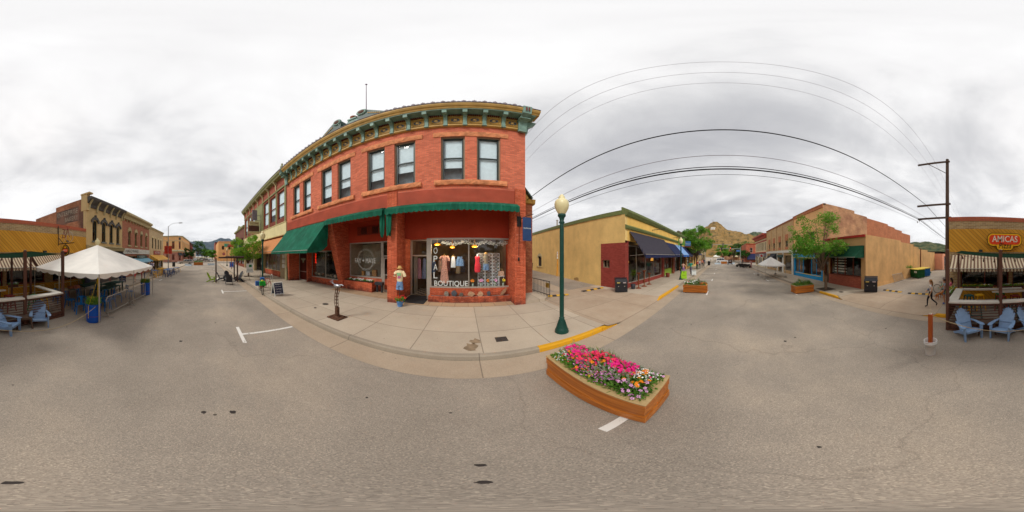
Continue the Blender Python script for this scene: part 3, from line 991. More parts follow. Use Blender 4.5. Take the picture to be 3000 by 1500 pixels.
# piers
b = MB()
b.box(-3.75,-3.23, BV-0.08,9.28, CB-.02,5.84)
b.build('pier', M_rb2, rb)
b = MB(); b.box(2.31,2.84, BV-0.09,8.6, CB-.02,5.84); b.build('pier', M_rb2, rb)
b = MB()   # leaning pier between the two left bays
zt, zb = 5.0, CB-.02
for (yf, yb) in ((8.0,9.4),):
    vs = [(-8.42,8.72, zb),(-7.98,8.72, zb),(-7.98, yb, zb),(-8.42, yb, zb),(-8.62,7.42, zt),(-7.98,7.42, zt),(-7.98, yb, zt),(-8.62, yb, zt)]
    b.add(vs,[(0,3,2,1),(4,5,6,7),(0,1,5,4),(1,2,6,5),(2,3,7,6),(3,0,4,7)])
b.build('leaning_pier', M_rb2, rb)
b = MB(); b.box(X0, X0+0.35, BV+.0,9.4, CB-.02,4.97); b.build('pier', M_rb2, rb)
# headers over the recessed shopfronts
b = MB(); b.box(-3.22,2.30,8.36,8.5,3.45,4.9); b.box(-3.22,2.30, BV+.33,8.5,4.9,4.97)
b.box(-3.22,-1.83,8.5,9.4,3.48,3.56)
b.box(2.42,2.5,8.6,12,.13,3.4)
b.build('shopfront_header', M_redst, rb)
b = MB(); b.box(-7.98,-3.76,9.2,9.34,3.47,4.9); b.box(-8.9,-3.76, BV+.33,9.34,4.9,4.97); b.build('shopfront_header', M_redst, rb)
b = MB(); b.box(X0+.36,-8.63,8.84,8.98,2.95,4.9); b.box(X0+.3,-8.9, BV+.33,8.98,4.905,4.972); b.build('shopfront_header', M_redst, rb)
b = MB(); b.box(-7.1,-5.15,9.14,9.2,3.95,4.55)
b.mat(1); b.box(-6.75,-6.3,9.12,9.14,4.02,4.46); b.box(-5.85,-5.4,9.12,9.14,4.02,4.46)
b.mat(0)
for k in range(7):
    for x in (-6.75,-5.85): b.box(x+.03+k*.06, x+.045+k*.06,9.105,9.12,4.03,4.45)
b.build('vent_panel',[plain('brown_grille', '7c2a14',0.6), M_dark], rb)
# tiled entries
b = MB(); b.sheet(-3.22,2.30, BV-.0,9.3, CB+.006); b.sheet(-8.4,-3.76, BV+.4,9.3, CB+.006); b.build('entry_tiles', M_tile, rb)
# right bay (boutique)
M_gravel = plain('grey_gravel', '7c7670',0.95, var=0.4, scale=60)
b = MB()
b.box(-1.84,2.30,8.0,8.1, CB,0.44); b.box(-1.84,-1.74,8.1,8.38, CB,0.44)
b.box(-1.83,2.30,8.38,8.5, CB,0.82)
b.build('bulkhead', M_rb2, rb)
b = MB(); b.sheet(-1.74,2.3,8.1,8.38,.40); b.build('gravel_bed', M_gravel, rb)
def shopwin(y, a0, a1, z0, z1, mull, parent, fw=0.07, m=None, gm=None, name='shop_window'):
    F_ = near(y); mb = MB(); m = m or M_alu
    F_.box(mb, a0, a0+fw, z0, z1,0,.08); F_.box(mb, a1-fw, a1, z0, z1,0,.08)
    F_.box(mb, a0+fw, a1-fw, z0, z0+fw,.002,.08); F_.box(mb, a0+fw, a1-fw, z1-fw, z1,.002,.08)
    for q in mull: F_.box(mb, q-.025, q+.025, z0+fw, z1-fw,.004,.07)
    w = mb.build(name, m, parent)
    p = MB(); p.quad(F_.p(a0+.03, z0+.03,.04), F_.p(a1-.03, z0+.03,.04), F_.p(a1-.03, z1-.03,.04), F_.p(a0+.03, z1-.03,.04))
    p.build('pane', gm or M_glass, w)
    return w
WR = shopwin(8.4,-1.83,2.42,.82,3.45,(0.2,), rb, fw=0.075)
b = MB()   # door frame set back beside the window
b.box(-3.22,-3.12,9.3,9.38, CB,3.47); b.box(-2.12,-2.02,9.3,9.38, CB,3.47); b.box(-3.12,-2.12,9.302,9.38,3.4,3.47); b.box(-3.12,-2.12,9.302,9.38,2.48,2.56)
b.box(-2.02,-1.83,8.45,8.55, CB,3.45)
dr = b.build('door', M_alu, rb)
p = MB(); p.quad((-3.12,9.34,2.56),(-2.12,9.34,2.56),(-2.12,9.34,3.4),(-3.12,9.34,3.4)); p.quad((-1.93,8.5, CB),(-2.05,9.3, CB),(-2.05,9.3,3.45),(-1.93,8.5,3.45)); p.build('pane', M_glass, dr)
p = MB(); p.box(-3.12,-3.07,9.4,10.3, CB,2.46); p.box(-3.12,-3.07,9.4,9.47, CB,2.46); p.build('open_door_leaf', M_alu, dr)
near0 = near(0)
darkbox(near0,-3.3,2.41,.14,3.46,9.39,13.5, rb, M_warm, 'boutique_interior')
b = MB(); b.box(-1.8,2.4,8.52,9.38,.12,.72); b.build('display_floor', M_warm, rb)
b = MB(); b.sheet(-3.2,-1.9,9.39,11.4,.16)
M_check = newmat('checker_floor')
_m, _nt, _b = M_check
_c = N(_nt, 'ShaderNodeTexChecker'); _c.inputs['Scale'].default_value = 4.2; _c.inputs[1].default_value = (.45,.38,.3,1); _c.inputs[2].default_value = (.03,.03,.03,1)
_g = N(_nt, 'ShaderNodeNewGeometry'); L(_nt, _g.outputs['Position'], _c.inputs[0]); L(_nt, _c.outputs[0], _b.inputs[0])
b.build('checker_floor', _m, rb)
# middle bay
b = MB(); b.box(-7.98,-4.55,9.32,9.42, CB,1.0)
b.box(-7.98,-5.6,8.72,8.86, CB,.78); b.box(-7.98,-7.86,8.86,9.31, CB,.78); b.box(-5.74,-5.6,8.86,9.31, CB,.78)
b.build('bulkhead', M_rb2, rb)
b = MB(); b.box(-8.0,-5.58,8.7,8.88,.78,.81); b.box(-7.86,-5.74,8.88,9.3,.6,.72)
b.build('planter_rim', plain('planter_soil', '3a2c22',0.9), rb)
WM = shopwin(9.32,-7.95,-5.2,1.0,3.47,(), rb, fw=0.09)
b = MB(); b.box(-5.2,-5.08,9.3,9.38, CB,3.48); b.box(-4.3,-4.2,9.3,9.38, CB,3.48); b.box(-5.08,-4.3,9.302,9.37,2.46,2.54); b.box(-5.08,-4.3,9.302,9.37,3.4,3.48)
b.box(-5.08,-5.0,9.302,9.37, CB,2.4); b.box(-4.38,-4.3,9.302,9.37, CB,2.4); b.box(-5.0,-4.38,9.304,9.36, CB,.3); b.box(-5.0,-4.38,9.304,9.36,2.32,2.4); b.box(-5.0,-4.38,9.304,9.36,1.24,1.3)
dm = b.build('door', M_alu, rb)
p = MB(); p.quad((-5.05,9.35, CB),(-4.33,9.35, CB),(-4.33,9.35,3.45),(-5.05,9.35,3.45)); p.build('pane', M_glass, dm)
p = MB(); p.cyl((-4.95,9.25,.95),(-4.95,9.25,1.35),.015); p.build('handle', M_alu, dm)
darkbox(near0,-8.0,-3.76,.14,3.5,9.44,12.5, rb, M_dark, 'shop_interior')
b = MB(); b.box(-7.97,-7.9,9.46,12.4,.2,3.45); b.box(-7.9,-6.3,11.0,11.1,.2,3.45); b.build('interior_partition', M_cream, rb)
# left bay
b = MB(); b.box(-12.2,-8.5,8.8,8.95, CB,.62); b.box(-12.3,-12.15,8.4,9.4, CB,2.95); b.build('bulkhead', M_rb2, rb)
WL = shopwin(8.86,-12.12,-8.45,.62,2.94,(-10.2,), rb)
b = MB()
for x in (X0+.36,-12.42): b.box(x, x+.1,8.5,8.58, CB,2.94)
b.box(X0+.46,-12.42,8.502,8.57,2.84,2.94); b.box(X0+.46,-12.42,8.502,8.57, CB,.25); b.box(X0+.46,-12.42,8.504,8.56,1.0,1.04)
dl = b.build('door', M_alu, rb)
p = MB(); p.box(X0+.46,-12.42,8.53,8.55,.25,2.84); p.build('door_leaf', plain('maroon_door', '40140e',0.35), dl)
# pale bird painted on the door
p = MB(); cx, cz = -13.05,2.15
bird = [(-.42,.1),(-.3,.16),(-.15,.1),(-.05,.14),(0,.2),(.05,.14),(.15,.1),(.3,.16),(.42,.1),(.36,0),(.2,-.06),(.08,-.08),(.1,-.3),(0,-.26),(-.1,-.3),(-.08,-.08),(-.2,-.06),(-.36,0)]
p.prism([(cx+a, cz+c) for a, c in bird], 'y',8.515,8.525); p.build('bird_emblem', plain('pale_bird', '8a9078',0.8), dl)
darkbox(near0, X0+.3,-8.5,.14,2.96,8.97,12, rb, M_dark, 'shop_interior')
# the stone foot at the left edge
b = MB(); b.box(X0-.12, X0+.14, BV-.14, BV-.004, CB-.02,1.35); b.build('stone_foot', stucco('mossy_stone', '8c8664',0.9), rb)
# cornice
b = MB()
F.box(b, X0, X1, ZC,11.0,-0.10,0.3)
F.prof(b,[(-.10, ZC),(-.16, ZC+.04),(-.16, ZC+.12),(-.10, ZC+.16)], X0, X1)
b.build('frieze', M_must, rb)
b = MB()
crown = [(-.10,11.0),(-.66,11.0),(-.66,11.05),(-.72,11.1),(-.72,11.18),(-.80,11.24),(-.86,11.36),(-.86,11.44),(-.10,11.52)]
F.prof(b, crown[:2]+[(-.66,11.06),(-.10,11.06)], X0-.05, X1+.28)
so = b.build('cornice_soffit', M_grn, rb)
b = MB(); F.prof(b,[(-.10,11.062),(-.68,11.062),(-.72,11.12),(-.72,11.18),(-.80,11.24),(-.86,11.36),(-.86,11.44),(-.10,11.52)], X0-.1, X1+.42)
Fs.prof(b,[(-.0,11.063),(-.30,11.063),(-.34,11.121),(-.42,11.241),(-.44,11.361),(-.44,11.441),(0,11.521)], BV-.08, BV+4)
b.build('crown_moulding', M_must, rb)
b = MB(); F.box(b, X0-.1, X1+.42,11.50,11.54,-.88,.3); b.box(X1-.2, X1+.46, BV, BV+4,11.52,11.545); b.build('cornice_cap', M_purp, rb)
nb = 19; step = (X1-X0-0.5)/nb
for i in range(nb):
    a = X0+.25+step*(i+0.5)
    mb = MB()
    # brackets sit between panels
    pa, pb = a-step/2+.13, a+step/2-.13
    fr = .05
    F.box(mb, pa, pb, ZC+.24, ZC+.24+fr,-.14,-.10); F.box(mb, pa, pb, ZC+.76, ZC+.81,-.14,-.10)
    F.box(mb, pa, pa+fr, ZC+.29, ZC+.76,-.14,-.10); F.box(mb, pb-fr, pb, ZC+.29, ZC+.76,-.14,-.10)
    F.box(mb, pa+.09, pb-.09, ZC+.34, ZC+.72,-.125,-.10)
    pn = mb.build('frieze_panel', M_must2, rb)
    mb = MB()
    for k in range(12):
        t = 2*math.pi*k/12
        ca, cz = a+math.cos(t)*.145, ZC+.53+math.sin(t)*.115
        F.poly(mb,[(ca+.045*math.cos(t)-.025*math.sin(t), cz+.045*math.sin(t)+.025*math.cos(t)),(ca-.05*math.cos(t), cz-.05*math.sin(t)),(ca+.045*math.cos(t)+.025*math.sin(t), cz+.045*math.sin(t)-.025*math.cos(t))],-.155,-.126)
    mb.mat(1)
    mb.lathe([(0.001,-.17),(.05,-.165),(.085,-.14),(.085,-.126)],(a, BV, ZC+.53),12, 'y')
    mb.build('rosette',[plain('slate_blue_petals', '4c5a66',0.6), M_must], pn)
    mb = MB()
    for k in range(6): F.box(mb, pa+.02+k*(pb-pa-.04)/6, pa+.02+(k+.55)*(pb-pa-.04)/6,10.9,10.98,-.2,-.10)
    mb.build('dentils', M_mar, pn)
bp = [(-.10, ZC+.02),(-.20, ZC+.02),(-.22, ZC+.14),(-.17, ZC+.2),(-.17, ZC+.5),(-.24, ZC+.72),(-.4, ZC+.88),(-.62, ZC+.94),(-.62,10.995),(-.10,10.995)]
for i in range(nb+1):
    a = X0+.25+step*i
    if i in (0, nb): continue
    mb = MB(); F.prof(mb, bp, a-.085, a+.085)
    F.box(mb, a-.1, a+.1,10.72,10.99,-.64,-.44)
    F.box(mb, a-.1, a+.1, ZC, ZC+.1,-.225,-.10)
    mb.build('bracket', M_grn, rb)
for a, sgn in ((X1-.22,1),(X0+.2,-1)):
    mb = MB()
    big = [(-.10, ZC-.16),(-.24, ZC-.16),(-.26, ZC+.2),(-.3, ZC+.62),(-.5, ZC+.8),(-.84, ZC+1.0),(-.9,11.62),(-.10,11.62)]
    F.prof(mb, big, a-.2, a+.2)
    F.box(mb, a-.25, a+.25, ZC+.72, ZC+.8,-.62,-.12)
    mb.ball((a, BV-.5,11.78),.1); mb.cyl((a, BV-.5,11.6),(a, BV-.5,11.72),.06)
    e = mb.build('end_bracket', M_grn, rb)
    mb = MB()
    for k in (-.09,.03): F.box(mb, a+k, a+k+.07,11.12,11.5,-.915,-.9)
    mb.build('fluting', M_mar, e)
mb = MB(); Fs.prof(mb,[(-.02, ZC-.1),(-.12, ZC),(-.15, ZC+.5),(-.35, ZC+.75),(-.55, ZC+1.0),(-.55,11.06),(-.02,11.06)], BV-.02, BV+.3); mb.build('bracket', M_grn, rb)
# cresting of small fleurons on the ridge
mb = MB()
a = X0+.2; k = 0; pc_ = -5.68
while a < X1-.5:
    z0 = 11.53; y = BV-.84
    if not (-8.0 < a < -3.4):
        if k % 2 == 0:
            mb.prism([(a-.03, z0),(a-.10, z0+.12),(a-.035, z0+.15),(a, z0+.22),(a+.035, z0+.15),(a+.10, z0+.12),(a+.03, z0)], 'y', y-.02, y+.02)
        else:
            mb.prism([(a-.11, z0),(a-.07, z0+.07),(a, z0+.1),(a+.07, z0+.07),(a+.11, z0)], 'y', y-.02, y+.02)
    a += .21; k += 1
mb.box(X0+.2, pc_-2.3, BV-.85, BV-.83,11.52,11.545); mb.box(pc_+2.3, X1-.5, BV-.85, BV-.83,11.52,11.545)
mb.build('roof_cresting', M_purp, rb)
# broken scroll pediment with a pedestal
pc = -5.68
for s in (-1,1):
    mb = MB()
    pts = [(pc+s*2.3,11.53),(pc+s*2.25,11.66),(pc+s*1.7,12.08),(pc+s*1.25,12.45),(pc+s*1.0,12.68),(pc+s*.86,12.7),(pc+s*.6,12.45),(pc+s*.58,12.1),(pc+s*.62,11.53)]
    mb.prism(pts, 'y', BV-.78, BV-.3)
    pd = mb.build('scroll_pediment', M_dgrn, rb)
    mb = MB(); mb.lathe([(.26,-.86),(.32,-.82),(.32,-.76),(.3,-.74)],(pc+s*.86, BV,12.38),20, 'y')
    mb.build('scroll', M_grn, pd)
    mb = MB(); mb.lathe([(.001,-.94),(.1,-.93),(.16,-.88),(.2,-.865),(.2,-.85)],(pc+s*.86, BV,12.38),16, 'y')
    mb.build('scroll_boss', plain('boss_brown', '6c4a3c',0.6), pd)
    mb = MB()
    for q in range(7):
        t = q/7; x = pc+s*(1.9-.75*t); z = 11.66+.42*t
        mb.box(x-.03, x+.03, BV-.82, BV-.782, z, z+.08)
    mb.bar((pc+s*1.93, BV-.8,11.66),(pc+s*1.22, BV-.8,12.06),.03)
    mb.build('scroll_dentils', M_must, pd)
mb = MB(); mb.box(pc-.6, pc+.6, BV-.5, BV-.2,11.54,12.05)
mb.prism([(pc-.5,12.05),(pc-.25,12.35),(pc+.25,12.35),(pc+.5,12.05)], 'y', BV-.5, BV-.2)
mb.box(pc-.3, pc+.3, BV-.56, BV-.14,12.35,12.5); mb.build('pedestal', M_grn, rb)
mb = MB(); mb.lathe([(.02,12.5),(.1,12.52),(.08,12.6),(.2,12.7),(.22,12.78),(.12,12.84),(.02,12.86)],(pc, BV-.35,0),14); mb.build('pedestal_ball', plain('terracotta_finial', '9c5a3c',0.6), rb)
mb = MB(); mb.cyl((pc+.25, BV+.5,10.1),(pc+.25, BV+.5,19.2),.035,.02,8); mb.ball((pc+.25, BV+.5,19.25),.08,8,5); mb.build('flagpole', plain('flagpole_metal', '6c4a60',0.4), rb)

# awnings
def scallop(F, a0, a1, z1, zlow, d, n, mb):
    """valance with scalloped edge"""
    w = (a1-a0)/n; vs = []; m = 8
    for i in range(n):
        pts = [(a0+i*w, z1)] + [(a0+i*w+w*k/m, zlow+.05*(1-math.sin(math.pi*k/m))) for k in range(m+1)] + [(a0+(i+1)*w, z1)]
        F.poly(mb, pts, d, d+.012)
def roll_awning(a0, a1, parent):
    mb = MB()
    F.prof(mb,[(-.05,4.98),(-.12,5.0),(-.45,4.8),(-.46,4.74),(-.40,4.72),(-.05,4.78)], a0, a1)
    scallop(F, a0, a1,4.75,4.5,-.455, int((a1-a0)/.24), mb)
    return mb.build('rolled_awning', M_fgrn, parent)
roll_awning(-3.7,2.42, rb); roll_awning(-8.12,-3.85, rb)
def hang(cx, cy, z0, z1, r, parent, seed):
    rr = random.Random(seed); mb = MB(); n = 18; m = 9; vs = []
    for j in range(m):
        t = j/(m-1)
        for k in range(n):
            th = 2*math.pi*k/n
            q = r*(0.85+.35*math.sin(th*4+seed+t*1.5)+.08*rr.random())*(1.0-.25*abs(t-.45))
            zz_ = z1+(z0-z1)*t + (.14*math.sin(th*2+seed) if j == m-1 else 0)
            vs.append((cx+q*math.cos(th), cy+q*.6*math.sin(th), zz_))
    fs = [(j*n+k, j*n+(k+1) % n,(j+1)*n+(k+1) % n,(j+1)*n+k) for j in range(m-1) for k in range(n)]
    mb.add(vs, fs, True); mb.add(vs,[tuple(range(n))])
    return mb.build('gathered_canvas', M_fgrn, parent)
hang(-3.95, BV-.25,3.55,4.95,.13, rb,1); hang(-3.56, BV-.3,3.6,4.8,.15, rb,2); hang(-8.3, BV-.1,3.75,4.8,.16, rb,5)
# slanting awning, left bay
def slope_awning(F, a0, a1, zt, zf, proj, parent, m, val=.2, ends=True, scal=0.26, name='awning', d0=-.04, endm=None, valm=None, n=6):
    mb = MB()
    for i in range(n):      # slight belly between the arms
        t0, t1 = i/n,(i+1)/n
        def q(t): return d0-(proj+d0)*t, zt+(zf-zt)*t - .05*math.sin(math.pi*t)
        (da, za),(db, zb_) = q(t0), q(t1)
        mb.quad(F.p(a0, za, da), F.p(a1, za, da), F.p(a1, zb_, db), F.p(a0, zb_, db))
    s = mb.build(name, m, parent)
    mb = MB()
    if scal: scallop(F, a0, a1, zf, zf-val-.0,-proj, max(2, int((a1-a0)/scal)), mb)
    else: F.box(mb, a0, a1, zf-val, zf,-proj,-proj+.015)
    mb.build('valance', valm or m, s)
    if ends:
        mb = MB()
        for a in (a0, a1):
            F.poly_ = None
            vs = [F.p(a, zt, d0), F.p(a, zf,-proj), F.p(a, zf-val*.8,-proj), F.p(a, zf-val*.8, d0)] if ends == 'full' else [F.p(a, zt, d0), F.p(a, zf,-proj), F.p(a, zf-val*.8,-proj)]
            mb.add(vs,[tuple(range(len(vs)))])
        mb.build('awning_end', endm or m, s)
    mb = MB(); mb.tube([F.p(a0, zf,-proj), F.p(a1, zf,-proj)],.02); mb.tube([F.p(a0+.05, zf-.1, d0), F.p(a0+.05, zf,-proj)],.015); mb.tube([F.p(a1-.05, zf-.1, d0), F.p(a1-.05, zf,-proj)],.015)
    mb.build('awning_bar', M_alu, s)
    return s
aw = slope_awning(F, X0,-8.2,4.93,2.86,1.7, rb, M_fgrn, ends=False)
mb = MB()   # side curtain of the slanting awning
mb.add([(-8.2, BV-.04,4.93),(-8.2, BV-1.7,2.86),(-8.2, BV-1.68,2.68),(-8.22, BV-1.0,2.72),(-8.2, BV-.4,2.9),(-8.2, BV-.05,3.2)],[(0,1,2,3,4,5)])
mb.build('awning_end', M_fgrn, aw)

# lettering on the glass
M_let = plain('white_vinyl', 'd8dcd6',0.6, var=0.02)
yb = 8.39
for i, ch in enumerate('OPAL'):
    text('letter', ch,-1.53, yb,2.78-.43*i,.21,.32, FRONT, M_let, WR, bold=.0)
text('lettering', 'BOUTIQUE',-.72, yb,1.04,1.75,.34, FRONT, M_let, WR, bold=.01)
text('lettering', 'FAY + MAYE',-6.55,9.30,2.18,1.75,.34, FRONT, M_let, WM, bold=.012)
mb = MB()
for k in range(46):
    t = 2*math.pi*k/46
    if abs(math.sin(t)) < .22: continue
    for rr_ in (.62,.68):
        cx, cz = -6.5+math.cos(t)*rr_,2.25+math.sin(t)*rr_*1.05
        a = t+.9 if rr_ == .62 else t-.9
        mb.prism([(cx, cz),(cx+.08*math.cos(a), cz+.08*math.sin(a)),(cx+.04*math.cos(a+.5), cz+.04*math.sin(a+.5))], 'y',9.302,9.306)
mb.tube([(-6.5+.65*math.cos(t*math.pi/24),9.304,2.25+.68*math.sin(t*math.pi/24)) for t in range(49)],.006,4)
mb.build('leaf_wreath', M_let, WM)

# alley wing of the corner building, with gated doorway
wg = thing('brick_entrance_wing', 'narrow dark-mortared brick entrance wing with arched window, gate and small green gable', 'building',(3.4,9.0,0))
M_wb = brick('wing_brick', 'b06a40', '94482a', '5c4434',0.22,0.085, stain=0.3)
Fw = near(9.0)
b = MB(); wall(b, Fw,2.86,3.95,.1,5.7,[(2.87,3.5,.3,4.75)],.3); b.box(3.65,3.94,9.3,24,.1,5.7); b.build('wall', M_wb, wg)
b = MB(); Fw.prof(b,[(0,5.7),(-.1,5.75),(-.14,5.95),(-.16,6.0),(.3,6.0),(.3,5.7)],2.86,4.1); b.build('cornice', M_must2, wg)
b = MB(); Fw.poly(b,[(2.9,6.0),(3.75,6.0),(3.0,7.05),(2.9,7.05)],-.1,.15); gb = b.build('gable', M_must, wg)
b = MB(); b.bar((3.85,8.85,6.0),(3.0,8.85,7.15),.3,.08, up=(0,0,1)); b.cyl((3.0,8.95,7.1),(3.0,8.95,7.75),.03,.02,8)
b.lathe([(.12,7.1),(.14,7.2),(.04,7.3),(.02,7.45)],(3.0,8.95,0),8); b.bar((2.88,8.95,7.5),(3.12,8.95,7.5),.05); b.ball((3.0,8.95,7.68),.06,8,5)
b.build('finial', M_dgrn, gb)
b = MB(); Fw.box(b,2.87,3.5,.3,4.75,.28,.3)
b.build('doorway', M_dark, wg)
b = MB(); pts = [(2.87+.31+.31*math.cos(t),4.2+.5*math.sin(t)) for t in [math.pi*k/10 for k in range(11)]]
Fw.poly(b,[(2.87,3.6),(3.49,3.6)]+pts,.1,.13); aw_ = b.build('arched_window', M_dgrn, wg)
b = MB(); pts = [(3.18+.2*math.cos(t),4.15+.38*math.sin(t)) for t in [math.pi*k/10 for k in range(11)]]
Fw.poly(b,[(2.98,3.72),(3.38,3.72)]+pts,.08,.1); b.build('pane', M_glassr, aw_)
b = MB()
for k in range(5): b.cyl((2.95+k*.12,8.98,.3),(2.95+k*.12,8.98,3.4),.012, n=6)
for z in (.35,1.0,1.9,3.35): b.bar((2.9,8.98, z),(3.48,8.98, z),.02)
for k in range(8):
    t0 = k*math.pi/4; b.tube([(3.2+.12*math.cos(t0),8.97,1.45+.12*math.sin(t0)),(3.2+.16*math.cos(t0+.8),8.97,1.45+.3*math.sin(t0+.8))],.01,5)
b.build('iron_gate', plain('black_iron', '24201e',0.5), wg)
b = MB(); b.prism([(2.86, BV+.03),(3.95, BV+.03),(4.35, BV+.45),(4.35,9.0),(2.86,9.0)], 'z',.1,.27)
solo('porch_slab', b, M_conc, 'raised concrete porch slab in front of the iron gate', 'porch')
t = thing('iron_railing', 'black iron railing with small gold plaque along the alley porch', 'railing',(4.2,8.2,.27))
b = MB()
A_, B_ = Vector((4.3,7.5,.27)), Vector((3.98,9.3,.3))
for zz_ in (.12,.86): b.bar(A_+Vector((0,0,zz_)), B_+Vector((0,0,zz_)),.03)
for k in range(14):
    p_ = A_.lerp(B_, k/13); b.cyl(p_, p_+Vector((0,0,.88)),.018 if k in (0,13) else .010, n=6)
b.build('bars', MAT['black_iron'], t)
b = MB(); b.bar((4.29,7.55,.9),(4.25,7.85,.9),.02,.26); b.build('plaque', plain('brass_plaque', 'a88a3c',0.4,0.5), t)
# blue banner sign on the corner pier
t = thing('hanging_banner', 'blue hanging banner lettered Opal Boutique on the right-hand brick pier', 'banner',(2.8,7.0,3.2))
b = MB(); b.box(2.57,3.0,6.93,6.95,3.2,4.3); bn = b.build('banner', plain('blue_banner', '28426c',0.75, var=0.08), t)
text('lettering', 'Opal Boutique',2.785,6.925,3.78,.38,.09, FRONT, M_let, bn)
b = MB(); b.tube([(2.5,7.2,4.1),(2.55,7.05,4.25),(2.7,6.94,4.34),(3.1,6.94,4.5)],.018); b.box(2.4,2.6,7.22,7.25,3.9,4.4)
b.build('bracket_arm', MAT['black_iron'], t)
t = thing('awning_crank', 'dark metal awning crank rod hanging down the right brick pier', 'crank',(2.46,7.1,2.3))
b = MB(); b.cyl((2.48,7.12,4.7),(2.44,7.12,2.5),.012, n=6); b.ball((2.44,7.12,2.35),(.05,.05,.1),8,6); b.build('crank_rod', MAT['black_iron'], t)
# ------------------------------------------------------------------ cream and brick building next door (near row, left)
cb = thing('cream_and_brick_building', 'two-storey building with tall cream-framed windows, brick frieze panels and orange awning', 'building',(-22, BV,0))
A0, A1 = -33.0,-14.12
ZT = 11.9
M_olive = plain('olive_trim', '8a8a5c',0.65, var=0.12)
M_brown = plain('brown_wood_panel', '7a3a26',0.7, var=0.12)
M_creamband = stucco('cream_band', 'cdbf8c')
M_wall_b = brick('dark_red_brick', 'a8543a', '8e4430', '7a5444', stain=0.25)
groups = [(-16.35,-14.75),(-18.6,-16.95),(-20.9,-19.2),(-27.2,-25.4),(-29.6,-27.8),(-32.2,-30.4)]
b = MB(); wall(b, F, A0, A1,4.6, ZT-.6,[(a, c,6.5,9.7) for a, c in groups],.3)
b.box(A0, A0+.3, BV+.31,22,.1, ZT-.6)
b.build('wall', M_wall_b, cb)
b = MB(); b.box(A0+.3, A1, BV+.31,22, ZT-1.2, ZT-1.0); b.build('roof', M_roof, cb)
b = MB(); F.box(b, A0+.3, A1,5.2,5.3,.4,.69); F.box(b, A0+.3, A1,5.3,10,.7,.8); b.build('upper_room', M_pale, cb)  # shallow pale backing brightens the upper panes like reflected sky
for i,(a, c) in enumerate(groups):
    window(F, a, c,6.5,9.7, cb, M_brown, M_glassr, d=.08, fw=.09, rail=.52, backm=(M_blind,(0.1,0.3,0.05,0.4,0.2,0.3)[i]))
b = MB()
for a in (-14.45,-16.65,-18.9,-21.15,-24.9,-27.5,-30.0,-32.7): F.box(b, a-.14, a+.14,5.95,10.0,-.07,0)
F.box(b,-24.7,-21.4,4.7,10.0,-.1,0)
F.box(b, A0, A1,9.95,10.12,-.12,0)
b.build('pilaster', M_olive, cb)
b = MB()
for a, c in zip((-16.5,-18.75,-21.0,-27.4,-29.85,-32.5),(-14.6,-16.8,-19.05,-25.05,-27.65,-30.15)): F.box(b, a, c,5.98,6.48,-.03,0)
b.build('spandrel_panel', M_brown, cb)
b = MB(); F.box(b, A0, A1,4.75,5.9,-.12,0); F.prof(b,[(0,4.6),(-.2,4.62),(-.22,4.72),(-.13,4.75),(0,4.75)], A0, A1); F.prof(b,[(0,5.9),(-.18,5.92),(-.18,5.97),(0,5.98)], A0, A1); b.build('cream_band', M_creamband, cb)
b = MB()
for k in range(9): 
    a = A1-.3-k*2.3; F.prof(b,[(0,10.15),(-.1,10.2),(-.14,10.9),(-.4,11.2),(-.42,11.4),(0,11.4)], a-.1, a+.1)
b.build('bracket', M_tan_trim, cb)
b = MB(); F.prof(b,[(0,11.3),(-.45,11.35),(-.5,11.5),(-.62,11.62),(-.64,11.85),(0, ZT)], A0-.2, A1+.04); b.build('cornice', M_olive, cb)
b = MB(); F.box(b, A0-.25, A1+.04, ZT-.04, ZT+.03,-.68,.3); b.build('cornice_cap', M_purp, cb)
b = MB(); b.lathe([(.12,11.5),(.22,11.8),(.18,12.2),(.06,12.3),(.12,12.45),(.02,12.6)],(A1-.1, BV-.5,0),12); b.build('finial', M_olive, cb)
# shopfront
b = MB()
for a in (-33.0,-26.0,-21.6,-14.5): F.box(b, a, a+.34,.1,4.6,-.04,.4)
b.build('pier', M_tan_trim, cb)
b = MB(); F.box(b, A0+.34,-26.0,.1,.8,.25,.35); F.box(b,-21.2,-16.2,.1,.8,.25,.35); F.box(b, A0+.34, A1-.1,3.0,4.6,.3,.4); b.build('bulkhead', M_rb2, cb)
shopwin(BV+.25,-21.2,-16.2,.8,3.0,(-19.9,-18.6,-17.4), cb, m=M_tan_trim)
shopwin(BV+.25,-32.6,-26.0,.8,3.0,(-30.4,-28.2), cb, m=M_tan_trim)
shopwin(BV+1.0,-25.6,-21.7,.15,3.0,(-24.4,-23.0), cb, m=M_dgrn, name='door')
b = MB(); F.box(b,-16.15,-14.15,.1,3.0,.22,.3); bd = b.build('notice_board', plain('tan_panel', 'a08a6a',.8), cb)
b = MB()
for r_ in range(3):
    for c_ in range(2): F.box(b,-15.7+c_*.6,-15.2+c_*.6,1.25+r_*.5,1.65+r_*.5,.205,.219)
b.build('poster', plain('paper', 'd8d6cc',.9), bd)
darkbox(F, A0+.35, A1-.02,.13,3.1,1.1,5, cb, M_warm)
slope_awning(F,-26.4,-14.6,4.45,2.95,1.45, cb, plain('orange_canvas', 'c88452',.85, var=.08), val=.22, name='awning')
